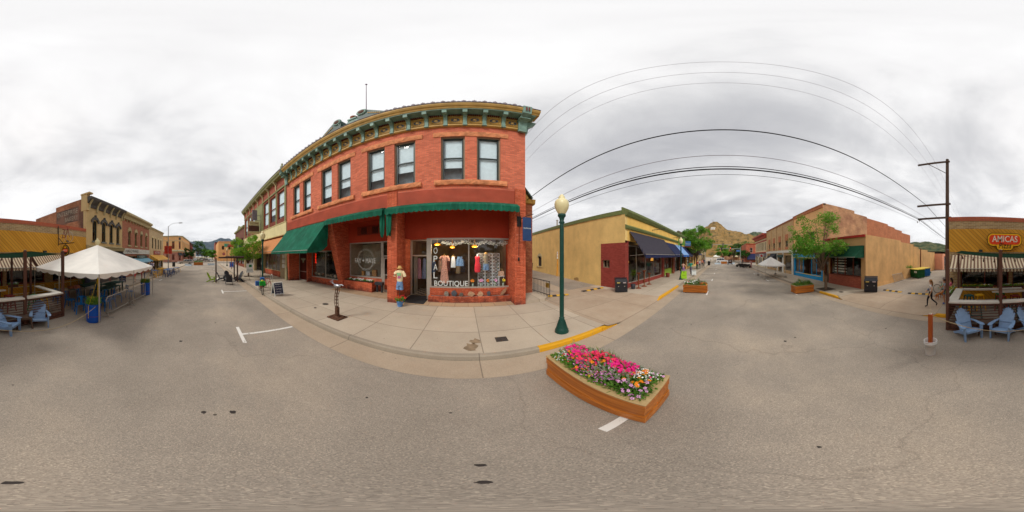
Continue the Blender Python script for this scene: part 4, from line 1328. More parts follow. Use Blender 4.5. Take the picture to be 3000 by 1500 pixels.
# double-tier projecting sign
t = thing('projecting_sign', 'brown and cream two-tier projecting sign on the cream-framed facade', 'shop sign',(-22.3,6.6,6))
b = MB(); b.box(-22.4,-22.25,5.6,7.1,6.9,7.5); b.box(-22.42,-22.23,5.6,7.1,5.7,6.0); s_ = b.build('sign_board', M_tan_trim, t)
b = MB(); b.box(-22.4,-22.25,5.6,7.1,6.05,6.85); b.build('sign_panel', plain('brown_sign', '4c2c22',.6), s_)
text('lettering', 'GALLERY ON MAIN',-22.24,6.35,7.2,1.2,.2,(R(90),0, R(90)), M_mar, s_)
b = MB(); b.bar((-22.32,5.7,7.55),(-22.32,7.3,7.75),.05); b.bar((-22.32,5.7,8.4),(-22.32,7.3,8.4),.05); b.box(-22.4,-22.24,6.1,6.8,7.7,9.2); b.build('bracket', M_purp, t)

# dark brick building with small pediment at the end of the block
t = thing('brown_corner_building', 'low dark brown brick building with sloping parapet at the end of the left block', 'building',(-39, BV,0))
b = MB(); wall(b, F,-45,-33.02,3.4,8.6,[(-44,-42.6,4.6,6.6),(-41.4,-40,4.6,6.6),(-38.8,-37.4,4.6,6.6),(-36.2,-34.8,4.6,6.6)])
b.box(-45,-44.7, BV+.31,20,.1,8.6); b.build('wall', brick('brown_brick', '7c4a3a', '6a3c30', '5a463c'), t)
b = MB(); b.box(-44.7,-33.05, BV+.31,20,8.0,8.2); b.build('roof', M_roof, t)
for a in (-44,-41.4,-38.8,-36.2): window(F, a, a+1.4,4.6,6.6, t, M_win, M_glassr)
b = MB(); F.prof(b,[(0,8.6),(-.3,8.7),(-.35,9.0),(.3,9.1),(.3,8.6)],-45.2,-33.02); F.poly(b,[(-41,9.1),(-37,9.1),(-39,9.9)],-.2,.2); b.build('cornice', M_olive, t)
b = MB(); F.box(b,-45,-33.02,.1,.7,0,.3); F.box(b,-45,-33.02,3.0,3.4,-.05,.3)
for a in (-45,-41,-37.2,-33.4): F.box(b, a, a+.36,.7,3.0,0,.3)
b.build('shopfront', M_brown, t)
for a, c in ((-44.6,-41.05),(-40.6,-37.25),(-36.8,-33.45)): shopwin(BV+.1, a, c,.7,3.0,(), t, gm=plain('dark_glass', '1c2226',.08, spec=.6), m=M_brown)
t = thing('arched_navy_sign', 'navy arched hanging sign in front of the dark brown building', 'shop sign',(-36,6.4,3.6))
b = MB(); pts = [(6.5+1.0*math.cos(math.pi*k/12),4.7+.7*math.sin(math.pi*k/12)) for k in range(13)]
b.prism([(7.5,3.9)]+pts+[(5.5,3.9)], 'x',-36.05,-35.95); s_ = b.build('sign_board', plain('navy_sign', '2a2c58',.5), t)
b = MB(); b.prism([(6.5+.3*math.cos(k*math.pi/5),4.6+.3*math.sin(k*math.pi/5)) for k in range(10)], 'x',-35.94,-35.93); b.build('sign_emblem', M_let, s_)
b = MB(); b.bar((-36,5.6,5.45),(-36,7.35,5.45),.06); b.build('bracket', MAT['black_iron'], t)

# far-left buildings across the cross street, near side
def block(name, label, F, a0, a1, z1, depth, m, wins=(), wz=(), cor=None, wm=None, base=0.1, shops=(), loc=None, body=None, gm=None):
    """simple building: pierced front wall, body, roof, windows, shop openings"""
    mid = F.p((a0+a1)/2,0)
    t = thing(name, label, 'building',(mid.x, mid.y,0))
    holes = [(a, c, z0, z1_) for (a, c) in wins for (z0, z1_) in wz]
    holes += [(a, c,.5 if len(s) < 5 else s[4], zt) for s in shops for (a, c, zb_, zt) in [s[:4]]]
    b = MB(); wall(b, F, a0, a1, base, z1, holes,.3)
    F.box(b, a0, a0+.3, base, z1-.0,.301, depth); F.box(b, a1-.3, a1, base, z1-.0,.301, depth); F.box(b, a0+.3, a1-.3, base, z1, depth-.3, depth)
    b.build('wall', m, t)
    b = MB(); F.box(b, a0+.301, a1-.301, z1-.7, z1-.5,.302, depth-.301); b.build('roof', M_roof, t)
    for (a, c) in wins:
        for (z0, z1_) in wz: window(F, a, c, z0, z1_, t, wm or M_win, gm or M_glassr, d=.1)
    for s in shops:
        a, c, zb_, zt = s[:4]
        n = max(1, int((c-a)/1.6))
        window(F, a, c,.5 if len(s) < 5 else s[4], zt, t, wm or M_win, M_glass, d=.12, rows=1, cols=n, name='shop_window')
    if shops: darkbox(F, a0+.31, a1-.31,.11,3.3,.35, min(5, depth-.5), t, M_dark)
    if cor:
        b = MB(); h, out = cor[0], cor[1]
        F.prof(b,[(0, z1-h),(-out*.4, z1-h),(-out*.5, z1-h*.55),(-out, z1-h*.35),(-out, z1-.04),(.3, z1+.05),(.3, z1+.002),(0.0, z1+.002)], a0-.03, a1+.03)
        b.build('cornice', cor[2], t)
    return t
M_orange = brick('orange_brick', 'cf8f5c', 'c08050', 'ae8460', stain=.15)
M_peach = stucco('peach_wall', 'd89c5c')
Fe = Fr((-75,0),(0,1),(-1,0))     # wall facing the street end
t = block('orange_end_building', 'plain flat-roofed orange building at the far left end of the street', Fe,4.4,15,9.3,30, M_peach, wins=((6,7),(9,10),(12,13)), wz=((5.5,7.2),), cor=(.5,.15, M_orange))
t = block('red_end_building', 'tall narrow red building beyond the plain orange one', Fr((-106,0),(0,1),(-1,0)),4.0,6.4,11.5,20, M_wall_b, wins=((4.6,5.2),), wz=((5,6.5),(8,9.5)), cor=(.6,.3, M_mar))

# ------------------------------------------------------------------ far row, left of the pizzeria
FF = far()
# pizzeria
pz = thing('pizzeria_building', 'one-storey pizzeria with golden diagonal boards, tan brick parapet and striped awnings', 'building',(-4, TV,0))
P0, P1 = -9.35,1.52
M_gold = newmat('golden_boards')
_m, _nt, _b = M_gold
vec, pos, s = wallvec(_nt)
sp = N(_nt, 'ShaderNodeSeparateXYZ'); L(_nt, vec, sp.inputs[0])
dg = math_n(_nt, 'MULTIPLY', math_n(_nt, 'ADD', sp.outputs[0], math_n(_nt, 'MULTIPLY', sp.outputs[1],-1.0)),4.6)
fr = math_n(_nt, 'FRACT', dg)
ln = math_n(_nt, 'LESS_THAN', fr,0.10)
wn = N(_nt, 'ShaderNodeTexWhiteNoise', noise_dimensions='1D'); L(_nt, math_n(_nt, 'FLOOR', dg), wn.inputs['W'])
cc = ramp(_nt, wn.outputs[0],[(0, srgb('c88c14')),(1, srgb('d89e28'))])
L(_nt, mixc(_nt, ln, cc, srgb('7c560c')), _b.inputs['Base Color']); _b.inputs['Roughness'].default_value = .6
M_gold = _m
M_tanb = brick('tan_brick', 'a88c5c', '8a7048', 'b8a888',.26,.09, stain=.15)
M_redb = brick('red_cap_brick', 'c4562c', 'b04a28', '9a5a40',.09,.28, stain=.1)
b = MB(); wall(b, FF, P0, P1,.1,2.72,[(-8.9,-6.2,.8,2.3),(-5.6,-3.0,.8,2.3),(-1.75,0.9,.8,2.3),(-2.8,-1.95,.13,2.3)],.3); FF.box(b, P0, P1,3.97,4.42,0,.3)
FF.box(b, P0, P0+.3,.1,4.42,.3,18); FF.box(b, P1-.3, P1,.1,4.42,.3,18); FF.box(b, P0+.3, P1-.3,.1,4.42,17.7,18); b.build('wall', M_tanb, pz)
b = MB(); FF.box(b, P0-.02, P1+.02,4.42,4.66,-.03,.34); FF.box(b, P1-.34, P1+.03,4.42,4.66,.34,18); b.build('parapet_cap', M_redb, pz)
b = MB(); FF.box(b, P0+.3, P1-.3,3.8,3.96,.3,17.7); b.build('roof', M_roof, pz)
b = MB(); FF.box(b, P0+.01, P1-.01,2.72,3.97,-.04,.02); FF.box(b, P0+.02, P1-.02,.12,.78,-.03,-.001); b.build('golden_boarding', M_gold, pz)
for a, c in ((-8.9,-6.2),(-5.6,-3.0),(-1.75,0.9)): window(FF, a, c,.8,2.3, pz, M_brown, M_glass, rows=1, cols=2, name='shop_window')
window(FF,-2.8,-1.95,.13,2.3, pz, M_brown, M_glass, rows=1, name='door')
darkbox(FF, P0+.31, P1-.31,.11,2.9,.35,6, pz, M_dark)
b = MB()
for a, c in ((-8.9,-6.2),(-5.6,-3.0)):
    for (x0, x1, z0, z1) in ((a+.1, c-.1,.22,.27),(a+.1, c-.1,.64,.69),(a+.1, a+.15,.27,.64),(c-.15, c-.1,.27,.64)): FF.box(b, x0, x1, z0, z1,-.05,-.031)
b.build('trim_panel', M_creamband, pz)
M_stripe = stripes('striped_canvas', 'e4d4b4', '6a4838', 'a88870',0.175)
sa = slope_awning(FF,-1.05,1.35,2.55,1.88,.95, pz, M_stripe, val=.16, scal=.12, ends='full', name='striped_awning')
sa = slope_awning(FF,-4.4,-1.2,2.55,1.88,.95, pz, M_stripe, val=.16, scal=.12, ends='full', name='striped_awning')
sa = slope_awning(FF,-8.9,-4.6,2.55,1.88,.95, pz, M_stripe, val=.16, scal=.12, ends='full', name='striped_awning')
b = MB()
for a in (-5.5,-.2):
    FF.box(b, a-.1, a+.1,2.72,2.84,-.2,-.04)
b.build('wall_lamp', M_win, pz)
b = MB(); p_ = FF.p(-7.35,3.55,-.05); b.cyl(p_, p_+Vector((.0,.12,.02)),.05); b.cyl(p_+Vector((.03,.12,.03)), p_+Vector((.12,.26,-.05)),.04,.07,8); b.build('spotlight', M_win, pz)

def rounded(w, h, r, cx=0, cz=0, n=6):
    pts = []
    for (sx, sz, a0) in ((1,1,0),(-1,1,90),(-1,-1,180),(1,-1,270)):
        for k in range(n+1):
            a = R(a0+90*k/n); pts.append((cx+sx*(w/2-r)+r*math.cos(a), cz+sz*(h/2-r)+r*math.sin(a)))
    return pts
t = thing('pizza_sign', 'orange-red rounded sign with yellow border lettered Amicas Pizza above the striped awnings', 'sign',(-1.45,-8.55,2.9))
def signlayer(name, m, sc_, y, parent):
    b = MB(); FF_ = far(-8.5)
    def P(pts): return [(-1.47+a,3.3+z) for a, z in pts]
    b.prism(P(rounded(1.72+sc_,.56+sc_,.22+sc_/2,0,.06)), 'y', y-.03, y)
    b.prism(P(rounded(.78+sc_,.3+sc_,.13+sc_/2,0,-.28)), 'y', y-.031, y-.001 if sc_ else y-.002)
    return b.build(name, m, parent)
s1 = signlayer('sign_board', plain('sign_brown', '3a2416',.5),.16,-8.50, t)
s2 = signlayer('sign_border', plain('sign_yellow', 'f0b81c',.5, var=.03),.09,-8.47, t)
b = MB(); b.prism([(-1.47+a,3.3+z) for a, z in rounded(1.66,.5,.2,0,.06)], 'y',-8.47,-8.455); s3 = b.build('sign_face', plain('sign_orange', 'e8481c',.5, var=.03), t)
text('lettering', 'AMICAS',-1.47,-8.45,3.40,1.36,.34, BACK, plain('sign_cream', 'f0e4cc',.6, var=.02), s3, bold=.012)
text('lettering', 'Pizza',-1.47,-8.442,3.05,.66,.30, BACK, MAT['sign_brown'], s2, bold=.0, shear=.25)
b = MB(); b.bar((-1.9,-8.8,3.3),(-1.9,-8.5,3.3),.05); b.bar((-1.0,-8.8,3.3),(-1.0,-8.5,3.3),.05); b.build('bracket', M_win, t)

# bakery building with faded wall sign
M_ochre = stucco('ochre_facade', 'c0a470')
M_bakb = brick('bakery_side_brick', 'ba7850', 'a46440', '8a6850', stain=.35, patch='4a3c38')
bk = thing('bakery_building', 'two-storey ochre-fronted building with dark bracketed cornice and faded painted side wall', 'building',(-12.3, TV,0))
a0, a1, zt = -14.95,-9.38,7.3
W_ = [(-10.75,-10.15),(-12.0,-11.4),(-13.2,-12.6),(-14.4,-13.8)]
b = MB(); wall(b, FF, a0, a1,3.1, zt,[(a, c,3.75,5.5) for a, c in W_],.3); b.build('front_wall', M_ochre, bk)
b = MB()
steps = [(0.3,4,7.3),(4,8,6.9),(8,13,6.3),(13,18,5.8)]
for d0, d1, z in steps: FF.box(b, a1-.3, a1,.1, z, d0+.001, d1)
FF.box(b, a0, a0+.3,.1,5.7,.301,18); FF.box(b, a0+.3, a1-.3,.1,5.7,17.7,18); b.build('side_wall', M_bakb, bk)
b = MB(); FF.box(b, a0+.3, a1-.3,5.3,5.5,.301,17.7); b.build('roof', M_roof, bk)
b = MB(); FF.box(b, a1+.001, a1+.006,5.45,6.75,.8,3.9); ps = b.build('painted_sign', brick('faded_sign_brick', '6a564a', '4c3e38', '5a4c44', patch='8c6450'), bk)
M_fade = plain('faded_white_paint', 'a89c88',.9, var=.25, scale=3)
text('lettering', 'ENTERPRISE', a1+.008, TV-2.35,6.4,2.8,.42,(R(90),0, R(90)), M_fade, ps)
text('lettering', 'BAKERY', a1+.008, TV-1.75,5.8,1.7,.40,(R(90),0, R(90)), M_fade, ps)
M_slate = plain('slate_trim', '55524e',.6, var=.15)
for a, c in W_:
    w = window(FF, a, c,3.75,5.5, bk, M_win, M_glassr, d=.1)
    b = MB(); cx = (a+c)/2
    pts = [(cx+.42*math.cos(math.pi*k/8),5.45+.38*math.sin(math.pi*k/8)) for k in range(9)]
    FF.poly(b,[(cx+.5,5.3),(cx+.5,5.5)]+pts[1:-1]+[(cx-.5,5.5),(cx-.5,5.3),(cx-.34,5.3)]+[(cx+.3*math.cos(math.pi-math.pi*k/6),5.45+.12*math.sin(math.pi*k/6)) for k in range(7)]+[(cx+.34,5.3)],-.14,0)
    FF.box(b, cx-.06, cx+.06,5.8,5.95,-.18,0); b.build('window_hood', M_slate, w)
    b = MB(); FF.box(b, a-.08, c+.08,3.63,3.75,-.08,0); b.build('sill', plain('grey_sill', '7c8078',.8), w)
b = MB(); FF.prof(b,[(0,6.55),(-.1,6.55),(-.14,6.8),(-.5,7.15),(-.55,7.35),(.3,7.4),(.3,7.3),(0,7.3)], a0, a1); cr = b.build('cornice', M_slate, bk)
for k in range(6):
    a = a0+.25+k*(a1-a0-.5)/5; b = MB(); FF.prof(b,[(0,6.2),(-.14,6.25),(-.22,6.7),(-.52,7.1),(0,7.1)], a-.07, a+.07); b.build('bracket', M_tan_trim, bk)
b = MB(); FF.box(b, a1-.3, a1+.05,6.2,7.6,-.15,.5); FF.box(b, a1-.33, a1+.1,7.6,7.72,-.45,.52); b.build('end_block', M_ochre, bk)
b = MB(); FF.prof(b,[(0,2.95),(-.25,3.0),(-.32,3.18),(-.4,3.3),(0,3.4)], a0, a1); b.build('shop_cornice', M_tan_trim, bk)
b = MB(); FF.box(b, a0, a0+.3,.1,3.0,0,.3); FF.box(b, a1-.3, a1,.1,3.0,0,.3); FF.box(b, a0+.3, a1-.3,.1,.55,0,.2); FF.box(b, a0+.3, a1-.3,2.6,3.0,0,.2); b.build('shopfront', M_slate, bk)
window(FF, a0+.3,-12.6,.55,2.6, bk, M_slate, M_glass, rows=1, cols=2, name='shop_window'); window(FF,-12.6,-11.7,.13,2.6, bk, M_slate, M_glass, rows=1, name='door'); window(FF,-11.7, a1-.3,.55,2.6, bk, M_slate, M_glass, rows=1, cols=2, name='shop_window')
darkbox(FF, a0+.31, a1-.31,.11,3.0,.4,5, bk, M_dark)
slope_awning(FF, a0+.1, a1-.3,2.95,2.15,1.0, bk, plain('charcoal_canvas', '34363a',.8), val=.16, ends='full', scal=0)

hw = block('hardware_building', 'two-storey red brick building with hardware sign band and pale window hoods', FF,-22.9,-14.98,7.35,16,
           brick('hardware_brick', 'ae7054', '9c6046', '8c6450', stain=.15), wins=((-16.9,-16.3),(-18.6,-18.0),(-20.3,-19.7),(-22.0,-21.4)), wz=((3.75,5.4),), wm=M_olive,
           shops=((-22.5,-19.8,.1,2.5),(-18.6,-15.4,.1,2.5),(-19.6,-18.8,.1,2.5,.13)), cor=(.75,.6, M_tan_trim))
for a in (-16.6,-18.3,-20.0,-21.7):
    b = MB(); FF.poly(b,[(a+.42,5.2),(a+.42,5.5),(a+.25,5.75),(a,5.85),(a-.25,5.75),(a-.42,5.5),(a-.42,5.2),(a-.3,5.2),(a-.3,5.42),(a+.3,5.42),(a+.3,5.2)],-.08,0); b.build('window_hood', M_tan_trim, hw)
    b = MB(); FF.box(b, a-.4, a+.4,3.6,3.74,-.08,0); b.build('sill', M_tan_trim, hw)
for k in range(11): 
    b = MB(); a = -22.6+k*.74; FF.prof(b,[(0,6.35),(-.1,6.4),(-.2,6.75),(0,6.8)], a-.06, a+.06); b.build('bracket', M_tan_trim, hw)
b = MB(); FF.box(b,-22.85,-15.05,2.75,3.35,-.1,-.001); s_ = b.build('sign_band', plain('pale_sign_band', 'cfcdc2',.7), hw)
text('lettering', 'HARDWARE',-17.2, TV+.105,3.06,3.3,.34, BACK, M_dark, s_)
b = MB(); FF.box(b,-21.6,-18.4,2.2,2.6,-.14,-.10); s2_ = b.build('shop_sign', M_dgrn, hw)
text('lettering', "COZY'S",-20, TV+.145,2.4,1.9,.26, BACK, M_let, s2_)
slope_awning(FF,-22.6,-15.8,2.2,1.75,.9, hw, plain('pale_blue_canvas', '7cacc0',.8), val=.1, ends='full', scal=0)
tb = block('tan_arched_building', 'two-storey pale tan building with narrow arched windows and yellow awning', FF,-30.5,-22.93,7.05,16,
           brick('tan_facade_brick', 'c4ae84', 'b89f76', 'a8946e', stain=.12), wins=((-24.8,-24.2),(-26.3,-25.7),(-27.8,-27.2),(-29.3,-28.7)), wz=((3.7,5.4),),
           shops=((-30.1,-27.6,.1,2.3),(-26.2,-23.4,.1,2.3),(-27.4,-26.4,.1,2.3,.13)), cor=(.35,.2, M_tan_trim))
for a in (-24.5,-26.0,-27.5,-29.0):
    b = MB(); pts = [(a+.34*math.cos(math.pi*k/8),5.4+.26*math.sin(math.pi*k/8)) for k in range(9)]
    FF.poly(b, pts,-.05,0); b.build('window_arch', M_creamband, tb)
b = MB(); FF.box(b,-28.4,-24.9,2.75,3.35,-.1,-.001); s_ = b.build('shop_sign', plain('faded_red_sign', 'a85850',.7), tb)
text('lettering', 'VICTORIA',-26.65, TV+.105,3.05,2.6,.34, BACK, M_let, s_)
slope_awning(FF,-30.4,-23.2,2.65,1.9,1.4, tb, plain('yellow_canvas', 'e0ac50',.8), val=.1, ends='full', scal=0)

# corner building across the cross street with chamfered bay
oc = thing('chamfered_orange_building', 'orange and pink stone corner building with chamfered bay and round attic window', 'building',(-68,-11,0))
M_or2 = stucco('orange_stucco', 'd8a468'); M_pink = brick('pink_stone', 'a86a58', '985a4a', 'b88a70',.6,.3)
M_trimc = plain('pale_green_cream_trim', 'b8b494',.7)
Fc = Fr((-64.3,-12.6),(.707,.707),(-.707,.707))   # placeholder frame, rebuilt below
cx0, cy0 = -65.5,-10.9
Fs1 = Fr((cx0, cy0),(-1,0),(0,-1))                 # along the street
Fs2 = Fr((cx0+1.6, cy0-1.6),(0,-1),(-1,0))         # along the cross street
n_ = Vector((-1,-1,0)).normalized()
Fs3 = Fr((cx0, cy0),(1/math.sqrt(2),-1/math.sqrt(2)),(n_.x, n_.y))
for nm, Fx, L_, wn_ in (('wall', Fs1,26,[(1+k*2.4,2+k*2.4) for k in range(10)]),('wall', Fs2,22,[(1.2+k*2.4,2.2+k*2.4) for k in range(8)]),('wall', Fs3,2.262,[(.7,1.56)])):
    b = MB(); wall(b, Fx,0, L_,4.0,10.3,[(a, c,5.4,8.4) for a, c in wn_]); b.build('wall', M_or2, oc)
    b = MB(); wall(b, Fx,0, L_,.1,4.0,[(a, c,.9,3.2) for a, c in wn_]); b.build('stone_base', M_pink, oc)
    for a, c in wn_: window(Fx, a, c,5.4,8.4, oc, M_win, M_glassr); window(Fx, a, c,.9,3.2, oc, M_win, M_glassr, name='shop_window', rows=1)
    b = MB(); Fx.prof(b,[(0,4.3),(-.35,4.4),(-.35,4.6),(0,4.9)],0, L_); Fx.prof(b,[(0,10.3),(-.3,10.4),(-.4,10.7),(.3,10.8),(.3,10.3)],-.1, L_); Fx.box(b,0, L_,8.6,8.75,-.06,0); b.build('cornice', M_trimc, oc)
b = MB(); b.prism([(cx0-.3, cy0-.4),(cx0+1.2, cy0-1.7),(cx0+1.2, cy0-21),(cx0-25, cy0-21),(cx0-25, cy0-.4)], 'z',9.9,10.1); b.build('roof', M_roof, oc)
b = MB(); m_ = Fs3.p(1.13,9.6,-.05); Fs3.poly(b,[(1.13+.55*math.cos(k*math.pi/8),9.5+.55*math.sin(k*math.pi/8)) for k in range(16)],-.08,0); b.build('round_window', M_slate, oc)
slope_awning(Fs3,.2,2.1,3.9,2.9,.9, oc, MAT['charcoal_canvas'], val=.2, scal=0); slope_awning(Fs1,1,6,3.9,2.9,.9, oc, MAT['charcoal_canvas'], val=.2, scal=0)
t = block('red_ornate_building', 'dark red narrow-bayed building just beyond the chamfered orange one', Fr((cx0-26.1, cy0),(-1,0),(0,-1)),0,18,10.2,15, brick('crimson_brick', '9c4438', '863428', '7c4c40'),
          wins=[(1+k*1.9,2+k*1.9) for k in range(8)], wz=((4.6,7.4),(.6,3.0)), cor=(.9,.6, M_mar))
t = block('pale_far_building', 'small pale building far down the left street behind the parked cars', Fr((cx0-45, cy0),(-1,0),(0,-1)),0,24,6.5,15, stucco('pale_far_wall', 'c8b8a0'), wins=[(1+k*2.9,2.4+k*2.9) for k in range(7)], wz=((.6,3.0),), cor=(.4,.3, M_tan_trim))
# ------------------------------------------------------------------ yellow building across the alley (near row, right)
YV = 6.3
FY = near(YV)
M_yw = stucco('yellow_stucco', 'eac574', stain=.16); M_yf = stucco('bright_yellow_stucco', 'dcb050')
M_grnc = plain('olive_green_cornice', '74804e',.6, var=.1)
M_ybr = brick('maroon_brick', '9c4034', '88342a', '70342c',.2,.068, stain=.15)
yb_ = thing('yellow_building', 'yellow stucco building with green cornice, maroon brick corner and dark striped awning', 'building',(19, YV,0))
Ya, Yb = 9.45,29.0
b = MB(); FYs = Fr((Ya,0),(0,1),(1,0))
wall(b, FYs, YV+2.27,42,.05,5.5,[(18.6,19.7,1.15,2.45)],.3); wall(b, FYs, YV+.0, YV+2.27,3.45,5.5,[],.3)
b.box(Ya+.3, Yb,41.7,42,.1,5.5); b.build('side_wall', M_yw, yb_)
b = MB(); wall(b, FYs, YV+.02, YV+2.27,.05,3.45,[(7.68,8.42,1.6,2.2)],.3); FY.box(b, Ya+.001, Ya+.45,.05,3.6,0,.3)
b.build('brick_corner', M_ybr, yb_)
window(FYs,7.68,8.42,1.6,2.2, yb_, M_wincase, M_glassr, rows=1, cols=2)
aw2 = window(FYs,18.6,19.7,1.15,2.45, yb_, M_slate, plain('dark_shutter', '3c342c',.8), rows=1)
b = MB(); FYs.poly(b,[(18.5,2.3),(18.5,2.5),(18.8,2.78),(19.15,2.86),(19.5,2.78),(19.8,2.5),(19.8,2.3),(19.6,2.3),(19.5,2.5),(18.8,2.5),(18.7,2.3)],-.03,0); FYs.box(b,18.4,19.9,1.05,1.14,-.08,0); b.build('window_arch', M_tan_trim, aw2)
b = MB(); wall(b, FY, Ya+.302, Yb,3.6,5.5,[]); b.build('front_wall', M_yf, yb_)
b = MB(); FY.prof(b,[(0,5.35),(-.12,5.4),(-.3,5.62),(-.32,5.78),(.2,6.05),(.3,6.05),(.3,5.5),(0,5.5)], Ya-.02, Yb+.1); FYs.prof(b,[(0,5.5),(-.05,5.5),(-.06,5.82),(.3,5.9),(.3,5.5)], YV+.31,42)
FY.prof(b,[(0,4.42),(-.12,4.45),(-.2,4.6),(-.2,4.68),(0,4.75)], Ya+.0, Yb); b.build('cornice', M_grnc, yb_)
b = MB(); b.box(Ya+.31, Yb-.01, YV+.31,41.7,5.0,5.2); b.build('roof', M_roof, yb_)
b = MB(); FY.box(b, Ya+.45,17.0,.1,.45,.15,.3); FY.box(b,16.95,17.3,.1,3.6,.0,.3); FY.box(b,21.2,21.5,.1,3.6,.0,.3); b.build('bulkhead', M_ybr, yb_)
b = MB(); FY.box(b,17.5,21.0,.1,.9,.3,.42); b.build('lime_bulkhead', plain('lime_paint', '8fae3c',.6), yb_)
for a in (17.3,21.0,25.0,28.6):
    b = MB(); FY.box(b, a, a+.28,.1,3.6,.02,.25); b.build('pillar', plain('brown_pillar', '7c4a2c',.7), yb_)
shopwin(YV+.18, Ya+.46,16.94,.45,3.3,(11.4,13.0,14.9), yb_)
shopwin(YV+.33,17.6,20.9,.9,3.3,(19.2,), yb_, m=M_brown); shopwin(YV+.6,21.6,24.9,.15,3.3,(23.2,), yb_, m=M_slate, name='door')
shopwin(YV+.33,25.3,28.5,.5,3.3,(27,), yb_, m=M_slate)
darkbox(near(0), Ya+.46, Yb-.1,.13,3.5, YV+.65, YV+5, yb_, M_warm)
M_navy = plain('navy_canvas', '20264a',.85, var=.08); M_dpur = plain('dusty_purple_canvas', '3a3640',.9, var=.07)
M_skyb = plain('sky_blue_canvas', '7ca0d0',.85, var=.06); M_roy = plain('royal_blue_trim', '1c60b0',.8)
M_pstr = stripes('navy_grey_stripes', '5a545c', '262a44', '262a44',.22, axis=1)
slope_awning(FY, Ya+.5,17.2,4.3,2.62,1.35, yb_, M_dpur, val=.26, scal=0, endm=M_pstr, valm=M_navy)
slope_awning(FY,17.4,21.3,4.1,2.65,1.35, yb_, M_navy, val=.26, scal=0)
slope_awning(FY,21.5,25.2,4.1,2.65,1.35, yb_, M_skyb, val=.26, scal=0, valm=M_roy)
slope_awning(FY,25.4,28.9,4.1,2.65,1.35, yb_, M_navy, val=.26, scal=0)
b = MB()
for a in (14.0,21.0,25.5): b.cyl((a, YV-.01,4.95),(a, YV-1.3,5.0),.03, n=6)
b.build('flag_bracket', M_win, yb_)
for (a, col_, lab, txt, y0) in ((22.6, '6c9c3c', 'small green hanging shop sign on the yellow parapet', None,5.3),(27.2, '4c80b4', 'blue and white hanging shop sign beside the green one', 'Kids',5.3)):
    t = thing('hanging_sign', lab, 'shop sign',(a,5.6,4.0))
    b = MB(); b.box(a-.04, a+.04, YV-1.2, YV-.25,4.0,5.0); s_ = b.build('sign_board', plain('sign_'+col_, col_,.6), t)
    if txt:
        b = MB(); b.box(a-.05, a-.041, YV-1.2, YV-.25,4.0,4.2); b.build('sign_stripe', M_mar, s_)
        text('lettering', 'Kaleidoscope', a-.05, YV-.72,4.55,.85,.24,(R(90),0, R(-90)), M_let, s_)
    b = MB(); b.bar((a, YV-1.3,5.05),(a, YV,5.05),.04); b.build('bracket', M_win, t)
t = block('shop_row_near', 'low yellowish shop building behind the right-hand street tree', FY,29.15,44.5,5.6,16, M_yf, shops=[(29.6+k*3.7,32.7+k*3.7,.1,3.0) for k in range(4)], cor=(.4,.3, M_grnc))
slope_awning(FY,29.5,36.6,4.0,2.9,1.2, t, MAT['charcoal_canvas'], val=.2, scal=0); slope_awning(FY,37,44,4.0,2.9,1.2, t, M_navy, val=.2, scal=0)
t = block('grey_kiosk_building', 'small grey-roofed corner building beyond the right intersection', near(7.5),61,78,5,14, M_tanb, shops=[(62+k*4,65+k*4,.1,3.0) for k in range(4)], cor=(.4,.3, M_slate))

# ------------------------------------------------------------------ far row, right of the alley
M_tanw = stucco('tan_alley_wall', 'cc9e62', stain=.2, streak=.15)
M_tanf = stucco('tan_front', 'b48c58')
tn = thing('tan_corner_building', 'one-storey tan stucco building with green awning and brick window base by the alley', 'building',(9.7, TV,0))
T0, T1 = 7.16,12.1
FTs = Fr((T0,0),(0,-1),(1,0))      # alley side; a = -y
b = MB()
tops = [(8.815,14.2,4.0),(14.2,17.5,3.85),(17.5,19,3.6),(19,22.8,3.35),(22.8,27,3.1)]
for i,(c, d_, z) in enumerate(tops): FTs.box(b, c, d_,0.02, z,0.0,.3)
for (c, d_, z) in tops[2:]: FTs.box(b, c-.15, c+.15, z, z+.2,.0,.3)
FTs.box(b,8.9,20,.02,.35,-.05,0)
b.box(T0+.3, T1,-27,-26.7,.02,3.1); b.build('side_wall', M_tanw, tn)
b = MB(); wall(b, FF, T0, T1-.001,.1,4.0,[(T0+.42,11.2,.95,2.6),(11.3,12.0,.13,2.6)],.3)
b.v = [(p[0]+(0.001 if abs(p[0]-T0) < 1e-6 else 0), p[1], p[2]) for p in b.v]
b.build('front_wall', M_tanf, tn)
b = MB(); FF.box(b, T0+.4,11.25,.1,.95,-.03,.1); b.build('brick_base', brick('window_base_brick', 'a85438', '944430', '7c4c3c',.2,.07), tn)
b = MB(); FF.box(b, T0+.02, T1-.02,3.85,4.02,-.1,.02); b.build('red_coping', plain('red_metal', 'a8281c',.5), tn)
b = MB(); b.box(T0+.3, T1,-26.7, TV-.3,2.8,2.95); b.build('roof', M_roof, tn)
window(FF, T0+.42,11.2,.95,2.6, tn, M_brown, M_glass, rows=1, cols=4, name='shop_window'); window(FF,11.3,12.0,.13,2.6, tn, M_brown, M_glass, rows=1, name='door')
b = MB()
for k in range(6): FF.box(b,9.3,10.7,1.2+k*.22,1.3+k*.22,.2,.22)
b.build('poster', M_paper if 'M_paper' in globals() else MAT['paper'], tn)
darkbox(FF, T0+.31, T1-.31,.11,2.8,.35,5, tn, M_dark)
slope_awning(FF, T0+.1, T1-.05,3.25,2.42,1.0, tn, plain('bottle_green_canvas', '084830',.85), val=.05, ends='full', scal=0)
b = MB(); b.tube([(T0-.05,-19.8,.1),(T0-.05,-19.8,3.5)],.05); b.build('downpipe', M_mar, tn)

